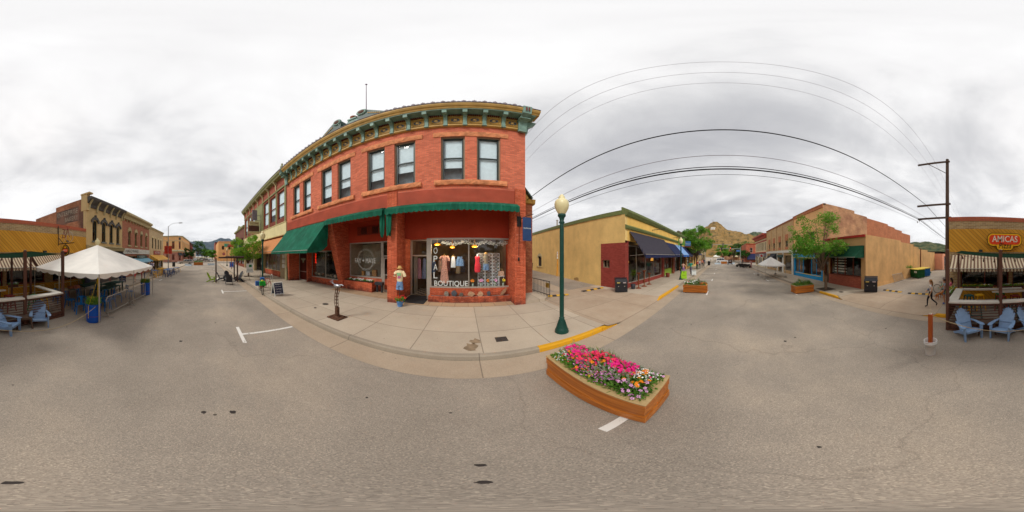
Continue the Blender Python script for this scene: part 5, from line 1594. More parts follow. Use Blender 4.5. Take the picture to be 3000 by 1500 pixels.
tl = thing('tall_orange_fronted_building', 'tall two-storey building with smooth orange front, weathered brick side and blue shopfront', 'building',(15.2, TV,0))
L0, L1 = 12.15,18.4
M_weath = brick('weathered_brick', 'c89264', 'b47e54', 'a88c6c',.22,.08, stain=.3, patch='8a5a44')
M_newer = brick('red_side_brick', 'c07446', 'ae643c', '9a6a50',.22,.08, stain=.2)
FLs = Fr((L0,0),(0,-1),(1,0))
b = MB(); FLs.box(b,8.82,13,.1,7.55,0,.3); FLs.box(b,13,15.2,.1,7.25,0,.3); b.build('side_wall', M_weath, tl)
b = MB()
for (c, d_, z) in ((15.2,20,7.1),(20,22,6.9),(22,24.5,6.7),(24.5,28,6.4)): FLs.box(b, c, d_,.1, z,.0,.3)
b.box(L0+.3, L1,-28,-27.7,.1,6.4); b.build('rear_side_wall', M_newer, tl)
b = MB(); wall(b, FF, L0+.001, L1,3.0,7.4,[(16.6,17.5,3.7,5.0),(13.6,14.5,3.7,5.0)]); b.build('front_wall', stucco('orange_front', 'd8a468'), tl)
b = MB(); FF.box(b, L0+.3, L1,6.4,6.5,.301,18.9); b.build('roof', M_roof, tl)
for a in (16.6,13.6): window(FF, a, a+.9,3.7,5.0, tl, M_win, M_glassr)
b = MB(); FF.prof(b,[(0,7.1),(-.08,7.1),(-.1,7.35),(-.16,7.45),(.3,7.62),(.3,7.4),(0,7.4)], L0, L1); b.build('cornice', plain('terracotta_trim', 'b87450',.8), tl)
M_blu = plain('bright_blue_paint', '2490c8',.6, var=.06)
b = MB(); FF.box(b, L0+.1, L1-.05,.1,.5,.1,.2); FF.box(b, L0+.1, L1-.05,2.35,2.75,-.12,.2); FF.box(b, L0+.05, L0+.3,.1,2.35,0,.2); FF.box(b, L1-.3, L1-.05,.1,2.35,0,.2); b.build('blue_shopfront', M_blu, tl)
b = MB(); FF.box(b, L0+.1, L1-.05,2.27,2.35,-.2,.2); FF.box(b, L0+.3, L1-.3,.5,.56,.08,.2); b.build('yellow_trim', plain('pale_yellow_trim', 'd8bc70',.6), tl)
b = MB(); FF.box(b, L0+1.2, L1-.05,2.76,3.4,-.1,-.002); s_ = b.build('sign_band', plain('dark_sign_band', '2c2024',.6), tl)
b = MB(); FF.poly(b,[(17.3,2.85),(17.6,2.85),(17.5,3.02),(17.75,3.05),(17.6,3.15),(17.58,3.3),(17.32,3.3),(17.3,3.15),(17.15,3.05),(17.4,3.02)],-.12,-.101); b.build('chef_emblem', M_let, s_)
text('lettering', 'Fudge',16.2, TV+.125,3.2,.9,.22, BACK, plain('gold_lettering', 'c89c30',.6), s_)
text('lettering', 'KITCHEN',16.2, TV+.125,2.93,1.2,.18, BACK, MAT['gold_lettering'], s_)
window(FF, L0+.3,14.4,.56,2.27, tl, M_blu, M_glass, rows=1, cols=2, name='shop_window', d=.1); window(FF,16.1, L1-.3,.56,2.27, tl, M_blu, M_glass, rows=1, cols=2, name='shop_window', d=.1); window(FF,14.5,16.0,.13,2.27, tl, M_mar, M_glass, rows=1, name='door', d=.9)
darkbox(FF, L0+.31, L1-.31,.11,2.9,.95,5, tl, M_warm)

tb2 = block('tan_brick_building', 'long two-storey tan brick building with piers, small windows and white shopfronts', FF,18.43,30.5,7.35,16,
            brick('buff_brick', 'c09a68', 'ae8858', 'a48c68',.24,.09, stain=.15), wins=((20.2,21.1),(22.9,23.8),(25.6,26.5),(28.2,29.0)), wz=((3.75,4.6),), wm=M_wincase,
            shops=((19.0,21.6,.1,2.6),(22.2,24.0,.1,2.6,.13),(24.6,27.4,.1,2.6),(27.9,30.0,.1,2.6)), cor=(.25,.15, plain('terracotta_cap', 'a8704c',.8)))
for a in (18.45,22.0,24.7,27.4,30.2):
    b = MB(); FF.box(b, a, a+.22,3.3,7.1,-.08,0); b.build('brick_pier', MAT['buff_brick'], tb2)
for a in (20.2,22.9,25.6,28.2):
    b = MB(); FF.box(b, a-.05, a+.95,4.62,5.5,-.05,0); FF.box(b, a-.05, a+.95,3.45,3.73,-.05,0); b.build('window_panel', MAT['terracotta_trim'], tb2)
b = MB(); FF.box(b,18.45,30.4,2.95,3.3,-.15,-.001); FF.box(b,18.45,18.9,.1,2.95,-.06,-.001); FF.box(b,21.65,22.15,.1,2.95,-.06,-.001); FF.box(b,24.1,24.5,.1,2.95,-.06,-.001); FF.box(b,30.05,30.4,.1,2.95,-.06,-.001); b.build('white_shopfront', plain('white_shop_paint', 'd4d0c4',.6), tb2)
slope_awning(FF,24.7,27.5,2.9,2.1,1.0, tb2, MAT['charcoal_canvas'], val=.1, ends='full', scal=0)
b = MB(); FF.box(b,21.7,24.0,2.3,2.7,-.2,-.1); b.build('shop_sign', M_dgrn, tb2)
ob = block('ornate_cream_building', 'ornate cream and red two-storey building with heavy red cornice beside the intersection', FF,30.55,40.6,7.0,16,
           stucco('cream_front', 'd4c49a'), wins=[(31.2+k*1.15,31.9+k*1.15) for k in range(8)], wz=((3.6,5.3),), wm=M_mar,
           shops=((31,33.8,.1,2.5),(34.2,37,.1,2.5),(37.4,40.2,.1,2.5)), cor=(.9,.9, plain('brick_red_paint', 'a84432',.6)))
b = MB(); FF.box(b,30.6,40.55,5.5,5.75,-.12,0); FF.box(b,30.6,40.55,3.1,3.35,-.2,0); b.build('trim_band', MAT['brick_red_paint'], ob)
b = MB(); FF.box(b,30.7,40.5,2.45,3.05,-.1,-.001); b.build('sign_band', M_purp, ob)
t = thing('round_logo_sign', 'small white square sign with red ring hanging near the ornate cream building', 'shop sign',(31.5,-7.6,2.2))
b = MB(); b.box(31.46,31.54,-8.4,-7.6,2.2,2.9); s_ = b.build('sign_board', M_let, t); b = MB(); b.lathe([(.12,-.06),(.25,-.06),(.25,-.05),(.12,-.05)],(31.5,-8.0,2.55),16, 'x'); b.build('sign_ring', plain('sign_red', 'b02c2c',.5), s_)
b = MB(); b.bar((31.5,-8.78,2.95),(31.5,-7.6,2.95),.04); b.build('bracket', M_win, t)
bb = block('brick_corner_beyond', 'red brick building with white-curtained windows and navy awnings beyond the intersection', Fr((61.0,0),(0,-1),(1,0)),9.5,24,7.2,14,
           brick('far_red_brick', 'b45c3c', 'a44c30', '946450'), wins=((11,12.0),(13.6,14.6),(18,19),(21,22)), wz=((3.8,5.6),), wm=M_let, cor=(.3,.15, M_redst))
slope_awning(Fr((61.0,0),(0,-1),(1,0)),9.8,16,3.4,1.4,1.5, bb, M_navy, val=.3, scal=0, ends='full')
bb2 = block('small_brick_house', 'small orange brick building further back between the trees past the traffic signal', Fr((90,0),(0,-1),(1,0)),2,12,5.4,14, MAT['weathered_brick'], wins=((4,5.2),(8,9.2)), wz=((2,3.6),), cor=(.3,.15, M_redst))
# salmon buildings at the back of the alley
sb = block('salmon_garage_building', 'salmon stucco building with garage door at the back of the right alley', Fr((5.9,0),(0,-1),(1,0)),27.4,46,2.9,6, stucco('salmon_stucco', 'd8906c'),
           wins=((36,37.4),(41,42.4)), wz=((1.2,2.2),), shops=((29,33,.1,2.3,.12),))
b = MB(); Fr((5.9,0),(0,-1),(1,0)).box(b,28.9,33.1,2.3,2.45,-.04,0); b.build('door_lintel', M_mar, sb)
b = MB(); b.box(2.0,14,-52,-46.5,3.1,3.3); b.box(2.2,13.8,-51.8,-46.7,.1,3.1)
solo('metal_roofed_shed', b, plain('galvanised_roof', 'a4aeb8',.4,.3), 'low shed with pale metal roof at the end of the right alley', 'shed')
# ------------------------------------------------------------------ street furniture
M_post = plain('lamp_green', '1b453c',.4, var=.08, scale=4)
M_globe = plain('lamp_globe', 'e8dba8',.35, var=.03, spec=.5)
def street_lamp():
    t = thing('street_lamp', 'x', 'street lamp')
    b = MB(); b.lathe([(.2,0),(.21,.03),(.19,.07),(.2,.1),(.16,.14),(.15,.2),(.11,.3),(.085,.42),(.075,.46),(.085,.49),(.06,.53)],(0,0,0),20)
    for k in range(12):
        a = 2*math.pi*k/12; b.bar((.165*math.cos(a),.165*math.sin(a),.13),(.085*math.cos(a),.085*math.sin(a),.42),.02)
    b.build('base', M_post, t, split=False)
    b = MB(); b.lathe([(.062,.5),(.058,3.2),(.055,3.34)],(0,0,0),14)
    for k in range(8):
        a = 2*math.pi*k/8; b.bar((.057*math.cos(a),.057*math.sin(a),.55),(.055*math.cos(a),.055*math.sin(a),3.2),.012)
    b.build('post', M_post, t, split=False)
    b = MB(); b.lathe([(.05,3.3),(.09,3.36),(.06,3.4),(.08,3.5),(.12,3.55),(.12,3.6),(.09,3.62)],(0,0,0),16); b.build('collar', M_post, t)
    b = MB(); b.lathe([(.09,3.6),(.13,3.66),(.19,3.78),(.215,3.9),(.2,4.0),(.16,4.06),(.09,4.1),(.1,4.14),(.07,4.2),(.03,4.24),(.005,4.26)],(0,0,0),24); b.build('globe', M_globe, t)
    return t
lamp = street_lamp(); lamp.location = (2.65,3.92, CB); lamp['label'] = 'green street lamp with cream globe standing nearest, on the corner sidewalk by the alley'
lamp['group'] = 'green street lamps along the kerb'
LG = lamp['group']
dup(lamp,(15.8,3.95, CB),0, 'green street lamp beside the lime sandwich board on the right-hand sidewalk', LG)
dup(lamp,(-11.55,3.95, CB),0, 'green street lamp above the parked bicycles and chalkboard sign', LG)
dup(lamp,(-8.95,-7.3, CB),0, 'street lamp whose globe shows above the white canopy tent', LG,.86)
dup(lamp,(-38.5,4.3, CB),.4, 'street lamp far down the left sidewalk beside the red stop sign', LG)
dup(lamp,(39.5,4.3, CB),.4, 'street lamp far down the right sidewalk beyond the leafy tree', LG)

# trees
def leafmat(name, a, b_, c):
    m, nt, bs = newmat(name)
    g = N(nt, 'ShaderNodeNewGeometry')
    oi = N(nt, 'ShaderNodeTexNoise'); oi.inputs['Scale'].default_value = 1.4; oi.inputs['Detail'].default_value = 3; L(nt, g.outputs['Position'], oi.inputs['Vector'])
    wn = N(nt, 'ShaderNodeTexNoise'); wn.inputs['Scale'].default_value = 14; L(nt, g.outputs['Position'], wn.inputs['Vector'])
    f = math_n(nt, 'ADD', math_n(nt, 'MULTIPLY', oi.outputs[0],.55), math_n(nt, 'MULTIPLY', wn.outputs[0],.45))
    col = ramp(nt, f,[(.36, srgb(a)),(.5, srgb(b_)),(.64, srgb(c))])
    L(nt, col, bs.inputs['Base Color']); bs.inputs['Roughness'].default_value = .6
    bs.inputs['Specular IOR Level'].default_value = .25
    tr = N(nt, 'ShaderNodeBsdfTranslucent'); L(nt, col, tr.inputs[0])
    mx = N(nt, 'ShaderNodeMixShader'); mx.inputs[0].default_value = .35
    L(nt, bs.outputs[0], mx.inputs[1]); L(nt, tr.outputs[0], mx.inputs[2]); L(nt, mx.outputs[0], nt.nodes['Material Output'].inputs[0])
    MAT[name] = m
    return m
M_leaf = leafmat('honey_locust_leaves', '467420', '6a9e2c', '90bc48')
M_leaf2 = leafmat('yellow_green_leaves', '5a8a20', '82b030', 'a8cc4c')
M_leafd = leafmat('dark_leaves', '2c4c1c', '3f6a26', '5a8434')
M_bark = wood('bark', '5c4a3c', '7e6a56', axis='z', scale=2, rough=.95)
def leaves(mb, c, r, n, rnd, size=.09, flat=.75):
    for _ in range(n):
        while True:
            p = Vector((rnd.uniform(-1,1), rnd.uniform(-1,1), rnd.uniform(-1,1)))
            if p.length < 1: break
        p = p*(0.55+.45*p.length) if rnd.random() < .5 else p.normalized()*rnd.uniform(.75,1.05)
        p = Vector((c[0]+p.x*r, c[1]+p.y*r, c[2]+p.z*r*flat))
        a = Vector((rnd.gauss(0,1), rnd.gauss(0,1), rnd.gauss(0,.5))).normalized()
        w = a.cross(Vector((rnd.gauss(0,.5), rnd.gauss(0,.5),1))).normalized()
        s = size*rnd.uniform(.6,1.3)
        mb.quad(p-a*s, p+w*s*.42, p+a*s, p-w*s*.42)
def tree(name, label, cat, x, y, h, r, trunk_h, m, seed, n=5200, base=CB, lean=(0,0), group='trees along the street', size=.09, tr=.09, lob=16, grate=True, cz=None):
    rnd = random.Random(seed)
    t = thing(name, label, cat,(x, y, base), group=group)
    b = MB(); cen = Vector((x+lean[0], y+lean[1], base+(h+trunk_h)/2))
    top = Vector((x+lean[0]*.5, y+lean[1]*.5, base+trunk_h))
    b.tube([(x, y, base-.03),(x+.01, y, base+trunk_h*.5), top],[tr*1.15, tr*.9, tr*.8],8)
    cl = []
    for k in range(lob):
        a = 2*math.pi*(k*.618); el = rnd.uniform(-.75,1.0)
        q = math.sqrt(max(0.05,1-el*el*.8))*rnd.uniform(.45,.85)
        p = cen+Vector((math.cos(a)*q*r, math.sin(a)*q*r, el*(h-trunk_h)/2*.82))
        cl.append((p, r*rnd.uniform(.2,.40)))
        mid = top.lerp(p,.5)+Vector((rnd.uniform(-.1,.1), rnd.uniform(-.1,.1),.12*r))
        b.tube([top-Vector((0,0,rnd.uniform(0,.25)*trunk_h)), mid, p],[tr*.5, tr*.3, tr*.1],5)
    b.build('trunk', M_bark, t, split=False)
    lb = MB(); tot = sum(q*q for _, q in cl)
    for p, q in cl: leaves(lb, p, q, int(n*q*q/tot), rnd, size)
    for k in range(int(lob*1.2)):   # loose sprays breaking the outline
        a = rnd.uniform(0,6.28); el = rnd.uniform(-.5,1)
        q = math.sqrt(max(0.05,1-el*el*.8))
        p = cen+Vector((math.cos(a)*q*r*.95, math.sin(a)*q*r*.95, el*(h-trunk_h)/2*.95))
        leaves(lb, p, r*.13, int(n*.008)+3, rnd, size)
    lb.build('crown', m, t, split=False)
    if grate:
        g = MB(); g.sheet(x-.55, x+.55, y-.55, y+.55, base+.004); struct('tree_pit', g, M_soil)
    return t
M_soil = plain('bare_soil', '4a3c30',.95, var=.2, scale=20)
tree('street_tree', 'tall bright green street tree in front of the blue shopfront across the street', 'tree',9.25,-6.95,5.5,2.35,1.75, M_leaf,11,7200, lean=(.7,.15), lob=22, tr=.10, size=.085)
tree('street_tree', 'yellow-green street tree behind the pergola on the left sidewalk', 'tree',-18.4,4.55,4.75,2.0,1.7, M_leaf2,5,6500, lob=20, size=.10, tr=.08)
tree('street_tree', 'large green tree in front of the blue awnings on the right sidewalk', 'tree',30.2,4.5,7.8,3.2,2.2, M_leaf,8,8500, lob=24, size=.15, tr=.12)
for i,(px, d, h, r, lab, m) in enumerate(((2118,66,7.0,3.2, 'leafy tree beyond the right crossing, left of the traffic signal', M_leaf),(2150,78,8.0,3.6, 'dark green tree behind the red traffic light', M_leafd),(2163,84,8.8,3.8, 'dark tree above the small orange brick building', M_leafd),(2176,62,4.6,2.6, 'low bushy tree in front of the orange brick building by the signal pole', M_leafd),
        (2192,105,12,6, 'broad tree crown rising behind the red brick building beyond the crossing', M_leafd),
        (552,72,6.0,2.6, 'small tree by the far left shopfronts', M_leafd),(580,96,11.5,4.6, 'tall dark tree at the end of the left street', M_leafd),(592,110,9.0,4.4, 'second dark tree at the end of the left street, right of the tallest', M_leafd),(606,95,6.5,3.6, 'rounded green tree right of centre at the end of the left street', M_leaf),(622,80,5.2,2.4, 'small green tree beside the plain orange building', M_leaf))):
    x, y = d*math.sin(TH(px)), d*math.cos(TH(px))
    tree('background_tree', lab, 'tree', x, y, h, r, h*.25, m,40+i,1100, group='trees beyond the crossings', size=.42, tr=.18, lob=12, grate=False, base=.1)

# planter boxes with flowers
M_cedar = wood('cedar_boards', '8c4a16', 'cc7c30', axis='y', scale=1.4, rough=.45)
M_cedart = wood('weathered_cedar_rim', 'a88c60', 'c4a878', axis='y', scale=2)
FLOW = [plain('petal_'+n, c,.6, var=.1, scale=30) for n, c in (('magenta', 'e0187c'),('hot_pink', 'e8385c'),('orange', 'f08c10'),('white', 'ecebe4'),('mauve', 'b06a98'),('pale_pink', 'e0a4d0'),('yellow', 'e8d23c'),('violet', '7a62c4'),('red', 'c81c1c'),('eye', '5c3010'))]
M_fol = leafmat('planter_foliage', '446c24', '669434', '8cac58')
M_silver = leafmat('silver_foliage', '7c8c70', '98a68c', 'b4bea8')
def blossom(mb, p, r, col, rnd, petals=5, up=None):
    nrm = (up or Vector((rnd.gauss(0,.35), rnd.gauss(-.2,.35),1))).normalized()
    a = nrm.cross(Vector((1,.1,0))).normalized(); b_ = nrm.cross(a)
    mb.mat(col)
    t0 = rnd.uniform(0,1.2)
    for k in range(petals):
        t = t0+2*math.pi*k/petals; w = math.pi/petals*.95
        d = a*math.cos(t)+b_*math.sin(t); dl = a*math.cos(t-w)+b_*math.sin(t-w); dr = a*math.cos(t+w)+b_*math.sin(t+w)
        mb.quad(p, p+dl*r*.62+nrm*r*.12, p+d*r+nrm*r*.06, p+dr*r*.62+nrm*r*.12)
    if col in (2,4,6,5):
        mb.mat(9); q = p+nrm*r*.14; mb.quad(q+a*r*.22, q+b_*r*.22, q-a*r*.22, q-b_*r*.22)
def blade(mb, p, d, l, w, col):
    d = Vector(d).normalized(); s = d.cross(Vector((0.3,1,.2))).normalized()*w
    mb.mat(col); p = Vector(p); mb.quad(p-s*.6, p+d*l*.5-s+Vector((0,0,-.0)), p+d*l, p+d*l*.5+s)
def flowers(label, x0, x1, y0, y1, z, rnd, nleaf, patches, hgt=.16, fs=1.0, silver=40, clumps=()):
    mb = MB()
    def hz(x, y):
        tx = (x-x0)/(x1-x0)*2-1; ty = (y-y0)/(y1-y0)*2-1
        return z + hgt*max(0.15,1-.5*max(0, abs(tx))**3-.5*max(0,abs(ty))**4)*(.75+.35*math.sin(x*9+1)*math.sin(y*7))
    for _ in range(nleaf):
        x, y = rnd.uniform(x0-.04, x1+.04), rnd.uniform(y0-.04, y1+.04)
        h_ = hz(x, y); zz_ = z-.03+(h_-z+.03)*rnd.random()**.6
        blade(mb,(x, y, zz_),(rnd.gauss(0,.8), rnd.gauss(0,.8), rnd.uniform(.1,1.1)), rnd.uniform(.04,.085)*fs, rnd.uniform(.008,.016)*fs,10)
    for _ in range(silver):
        x, y = rnd.uniform(x0, x1), rnd.uniform(y0, y1)
        for k in range(9): blade(mb,(x, y, hz(x, y)-.03+k*.012),(rnd.gauss(0,.7), rnd.gauss(0,.7),1),.06*fs,.008*fs,11)
    for (cx, cy, sx, sy, n, cols, r) in patches:
        for _ in range(n):
            x, y = rnd.gauss(cx, sx), rnd.gauss(cy, sy)
            if not (x0-.06 < x < x1+.06 and y0-.06 < y < y1+.06): continue
            blossom(mb, Vector((x, y, hz(x, y)+rnd.uniform(-.01,.045))), r*rnd.uniform(.75,1.2)*fs, rnd.choice(cols), rnd,6 if 2 in cols else 5)
    for (c_, cx, cy, n) in clumps:      # petunia mounds
        for _ in range(n):
            mx0, my0 = rnd.gauss(cx,.07), rnd.gauss(cy,.07)
            for _ in range(7):
                x, y = rnd.gauss(mx0,.022), rnd.gauss(my0,.022)
                blossom(mb, Vector((x, y, hz(x, y)+rnd.uniform(.02,.07))),.026*rnd.uniform(.8,1.2), c_, rnd)
    for _ in range(14):
        x, y = rnd.gauss((x0+x1)/2+.1,.12), rnd.gauss((y0+y1)/2,.3)
        for k in range(5): blade(mb,(x, y, hz(x, y)-.05),(rnd.gauss(0,.3), rnd.gauss(0,.3),1),.22*fs,.005,10)
    return solo('flowering_plants', mb, FLOW+[M_fol, M_silver], label, 'flowers', base=((x0+x1)/2,(y0+y1)/2, z-.03), kind='stuff')
def planter(x0, x1, y0, y1, h, label, boards=3, group='wooden planter boxes in the street'):
    cx, cy = (x0+x1)/2,(y0+y1)/2
    t = thing('planter_box', label, 'planter',(cx, cy,0), group=group)
    th = .05; hb = (h-.06)/boards
    for k in range(boards):
        z0 = .05+k*hb; z1 = z0+hb-.013
        e = .0 if k % 2 else .012
        for (a0_, a1_, b0, b1) in ((x0-e, x0+th, y0-e, y1+e),(x1-th, x1+e, y0-e, y1+e)):
            b = MB(); b.box(a0_, a1_, b0, b1, z0, z1); b.build('side_board', M_cedar, t)
        for (b0, b1) in ((y0-e+.001, y0+th),(y1-th, y1+e-.001)):
            b = MB(); b.box(x0+th+.001, x1-th-.001, b0, b1, z0, z1); b.build('end_board', M_cedar, t)
    b = MB(); w = .12; z0, z1 = h-.012, h+.008
    b.box(x0-.02, x0+w, y0-.02, y1+.02, z0, z1); b.box(x1-w, x1+.02, y0-.02, y1+.02, z0, z1); b.box(x0+w, x1-w, y0-.02, y0+w, z0, z1); b.box(x0+w, x1-w, y1-w, y1+.02, z0, z1); b.build('rim', M_cedart, t)
    b = MB(); b.box(x0+.051, x1-.051, y0+.051, y1-.051, h-.12, h-.05); b.build('soil', M_soil, t)
    b = MB()
    for fx in (x0+.08, x1-.16):
        for fy in (y0+.1, y1-.18): b.box(fx, fx+.08, fy, fy+.08,0,.048)
    b.build('foot', M_bark, t)
    return t
planter(1.34,2.03,.68,2.42,.55, 'large honey-coloured wooden planter full of mixed flowers in the foreground')
r1 = random.Random(21)
A = (1.43,1.98,.76,2.34)
flowers('dense pink, orange and white flowers filling the foreground planter', *A,.56, r1,5200,
        [(1.72,2.12,.12,.13,90,(0,0,1),.024),(1.68,1.85,.12,.10,70,(0,1,0),.022),(1.62,1.62,.12,.12,60,(1,0,4),.02),(1.85,1.35,.08,.12,55,(0,0,1),.026),(1.80,1.15,.09,.1,40,(0,1),.026),
         (1.50,2.2,.06,.09,70,(3,3,3),.014),(1.58,2.25,.06,.06,8,(2,),.026),(1.60,1.95,.09,.12,22,(2,),.026),(1.55,1.62,.07,.12,16,(2,),.028),(1.78,.95,.12,.08,18,(2,),.028),(1.6,.85,.08,.05,8,(2,),.03),
         (1.88,1.05,.08,.10,120,(3,),.014),(1.80,.88,.1,.08,80,(3,),.013),(1.50,1.78,.05,.16,110,(4,),.014),(1.49,1.4,.05,.16,90,(4,4,5),.017),(1.46,1.5,.03,.08,30,(6,),.010),(1.6,1.3,.1,.15,26,(4,5),.02),
         (1.5,.85,.1,.06,16,(5,),.028),(1.9,.8,.06,.06,12,(5,),.026),(1.47,1.08,.03,.1,8,(5,),.026),(1.7,1.5,.2,.4,70,(1,4,0),.016)], hgt=.26, silver=70, clumps=[(0,1.74,2.2,8),(0,1.7,2.0,9),(0,1.78,1.85,6),(1,1.66,1.75,6),(1,1.74,1.5,5),(0,1.84,1.34,8),(0,1.88,1.15,8),(0,1.78,1.2,5),(1,1.72,1.62,5)])
planter(10.62,11.3,.92,2.5,.56, 'wooden planter box with white and red flowers on the right-hand parking lane')
flowers('white, red and orange flowers in the planter box on the right-hand parking lane',10.68,11.24,1.0,2.42,.56, random.Random(4),1300,
        [(10.9,1.7,.2,.3,70,(3,),.04),(10.8,1.2,.15,.15,40,(8,2),.04),(10.85,2.2,.2,.15,30,(8,3),.04)], hgt=.26, fs=1.6, silver=30)
planter(9.35,10.05,-6.0,-4.62,.54, 'wooden planter box with leafy greens in front of the street tree across the road')
flowers('leafy greens and small pale flowers in the planter box across the road',9.42,9.98,-5.92,-4.7,.54, random.Random(5),1500,[(9.7,-5.3,.2,.4,40,(3,6),.03)], hgt=.3, fs=1.7)
planter(-44.6,-43.8,-4.1,-1.6,.8, 'weathered wooden planter box blocking the far left end of the street')
flowers('dry grassy planting in the far left planter box',-44.5,-43.9,-4.0,-1.7,.8, random.Random(6),500,[], hgt=.4, fs=3, silver=0)
planter(52.0,52.8,-1.9,0.0,.75, 'low wooden planter box at the far right end of the street')

# sculpture on the near sidewalk
t = thing('metal_sculpture', 'rusty metal post sculpture topped by shiny bird of forks on a square base plate', 'sculpture',(-3.25,4.52, CB))
sx, sy = G(988,930, CB)[0], G(988,930, CB)[1]
M_rust = plain('rusty_steel', '5c4030',.8,.3, var=.25, scale=14)
t.location = (sx, sy, CB); ROOT[t] = (Vector((sx, sy, CB)),0)
b = MB(); b.box(sx-.28, sx+.28, sy-.26, sy+.26, CB, CB+.035); b.lathe([(.13,.035),(.11,.07),(.09,.08)],(sx, sy, CB),14); b.box(sx+.12, sx+.22, sy+.05, sy+.18, CB+.035, CB+.07); b.build('base_plate', M_rust, t)
b = MB(); b.box(sx-.06, sx+.06, sy-.06, sy+.06, CB+.07, CB+.42); b.build('stub_post', M_rust, t)
b = MB()
for k,(ox, oy) in enumerate(((-.04,-.04),(.04,-.03),(.03,.04),(-.04,.03))):
    b.tube([(sx+ox, sy+oy, CB+.4),(sx+ox*1.3-.05, sy+oy*1.3, CB+.62),(sx+ox*1.1-.05, sy+oy, CB+.85),(sx+ox*1.4+.02, sy+oy*1.4, CB+1.05),(sx+ox+.02, sy+oy, CB+1.2)],.012,5)
for k in range(6):
    z = CB+.45+k*.13; b.box(sx-.09, sx+.03, sy-.05, sy+.05, z, z+.012)
b.build('twisted_stem', M_rust, t, split=False)
b = MB(); b.ball((sx, sy, CB+1.27),(.17,.09,.07),12,8); b.tube([(sx+.1, sy, CB+1.28),(sx+.25, sy-.02, CB+1.33),(sx+.33, sy-.02, CB+1.31)],[.05,.03,.01],6)
for k in range(5): b.tube([(sx-.1, sy-.02, CB+1.28),(sx-.22-.02*k, sy-.06+.03*k, CB+1.36),(sx-.3, sy-.1+.05*k, CB+1.42+.02*k)],.008,4)
b.build('fork_bird', plain('polished_steel', 'b8bcc4',.22,.9, var=.1), t, split=False)

def cover(name, px, py, r, label, m=None, sq=None):
    x, y = G(px, py, CB); b = MB()
    if sq: b.box(x-sq[0], x+sq[0], y-sq[1], y+sq[1], CB+.002, CB+.012)
    else: b.lathe([(r,.002),(r,.01),(r*.9,.014),(.001,.014)],(x, y, CB),18)
    solo(name, b, m or M_iron, label, 'cover')
M_iron = plain('cast_iron', '4a4440',.7,.4, var=.25, scale=30, bump=.4)
cover('manhole_cover',953.5,891,.15, 'round iron cover set in the sidewalk behind the metal sculpture')
cover('valve_cover',923.5,902,.06, 'tiny round iron cover in the sidewalk left of the larger round one')
cover('utility_cover',1469,994,.1, 'dark square utility cover in the sidewalk left of the nearest street lamp', sq=(.155,.13))
cover('manhole_cover',2464.5,855.5,.16, 'round iron cover in the sidewalk across the street by the brick window base')
b = MB(); x, y = G(1380,1017, CB); 
b.quad(*[(x+.16*math.cos(k*.52)*(1+.35*math.sin(k*2.1)), y+.2*math.sin(k*.52)*(1+.3*math.cos(k*3.3)), CB+.0035) for k in range(12)])
M_stain = plain('brown_stain', '8c7860',.9, var=.15)
struct('sidewalk_stain', b, M_stain)
b = MB(); x, y = G(1392,1000, CB); b.quad(*[(x+.12*math.cos(k*.52)*(1+.35*math.sin(k*1.3)), y+.14*math.sin(k*.52)*(1+.4*math.cos(k*2.3)), CB+.0035) for k in range(12)]); struct('sidewalk_stain', b, M_stain)

# litter bins
def bin_big(t, w=.78, d=.55, h=.85):
    b = MB(); b.prism([(-w/2,-d/2),(w/2,-d/2),(w/2, d/2),(-w/2, d/2)], 'z',.03, h*.8)
    b.add([(-w/2-.02,-d/2-.02, h*.8),(w/2+.02,-d/2-.02, h*.8),(w/2+.02, d/2+.02, h*.8),(-w/2-.02, d/2+.02, h*.8),(-w/2+.03,-d/2+.16, h*1.02),(w/2-.03,-d/2+.16, h*1.02),(w/2+.02, d/2+.02, h*1.08),(-w/2-.02, d/2+.02, h*1.08)],
          [(0,3,2,1),(4,5,6,7),(0,1,5,4),(1,2,6,5),(2,3,7,6),(3,0,4,7)])
    b.build('body', M_bin, t)
    for x in (-w/4, w/4):
        b = MB(); b.box(x-.03, x+.03,-d/2-.02,-d/2-.002, h*.45, h*.5); b.build('latch', M_alu, t)
    for x, c in ((-w/4, 'c8b060'),(w/4, 'c0b0b0')):
        b = MB(); b.box(x-.1, x+.1,-d/2-.03,-d/2-.021, h*.72, h*.79); b.build('label_plate', plain('plate_'+c, c,.6), t)
    return t
M_bin = plain('black_plastic', '26262a',.45, var=.15, scale=5)
x, y = G(1795,850, CB); t = thing('bear_proof_bin', 'black double litter bin against the maroon brick corner of the yellow building', 'litter bin',(8.75,6.15, CB), R(-48), 'black double litter bins')
ROOT[t] = (Vector((0,0,0)),0); bin_big(t)
dup(t,(6.5,-8.55, CB), R(215), 'black double litter bin at the corner of the tan alley wall', 'black double litter bins',1.1)
def cart(t, m):
    b = MB(); b.add([(-.24,-.26,.05),(.24,-.26,.05),(.24,.26,.05),(-.24,.26,.05),(-.29,-.34,.95),(.29,-.34,.95),(.29,.32,.95),(-.29,.32,.95)],[(0,3,2,1),(4,5,6,7),(0,1,5,4),(1,2,6,5),(2,3,7,6),(3,0,4,7)]); b.build('body', m, t)
    b = MB(); b.prism([(-.37,.95),(.35,.95),(.35,.99),(-.2,1.06),(-.37,1.0)], 'x',-.31,.31); b.build('lid', m, t)
    for s_ in (-1,1):
        b = MB(); b.cyl((s_*.27,.28,.1),(s_*.33,.28,.1),.1, n=12); b.build('wheel', M_iron, t)
    b = MB(); b.box(-.12,.12,-.335,-.33,.6,.75); b.build('white_label', M_let, t)
    return t
t = thing('wheelie_bin', 'black wheelie bin, rightmost of the three in the alley', 'wheelie bin',(0,0,0), group='wheelie bins in the alley'); cart(t, M_bin)
x, y = UX(1590,21.5),21.5
t.location = (x-.1, y,.47); t.rotation_euler = (0,0,.3)
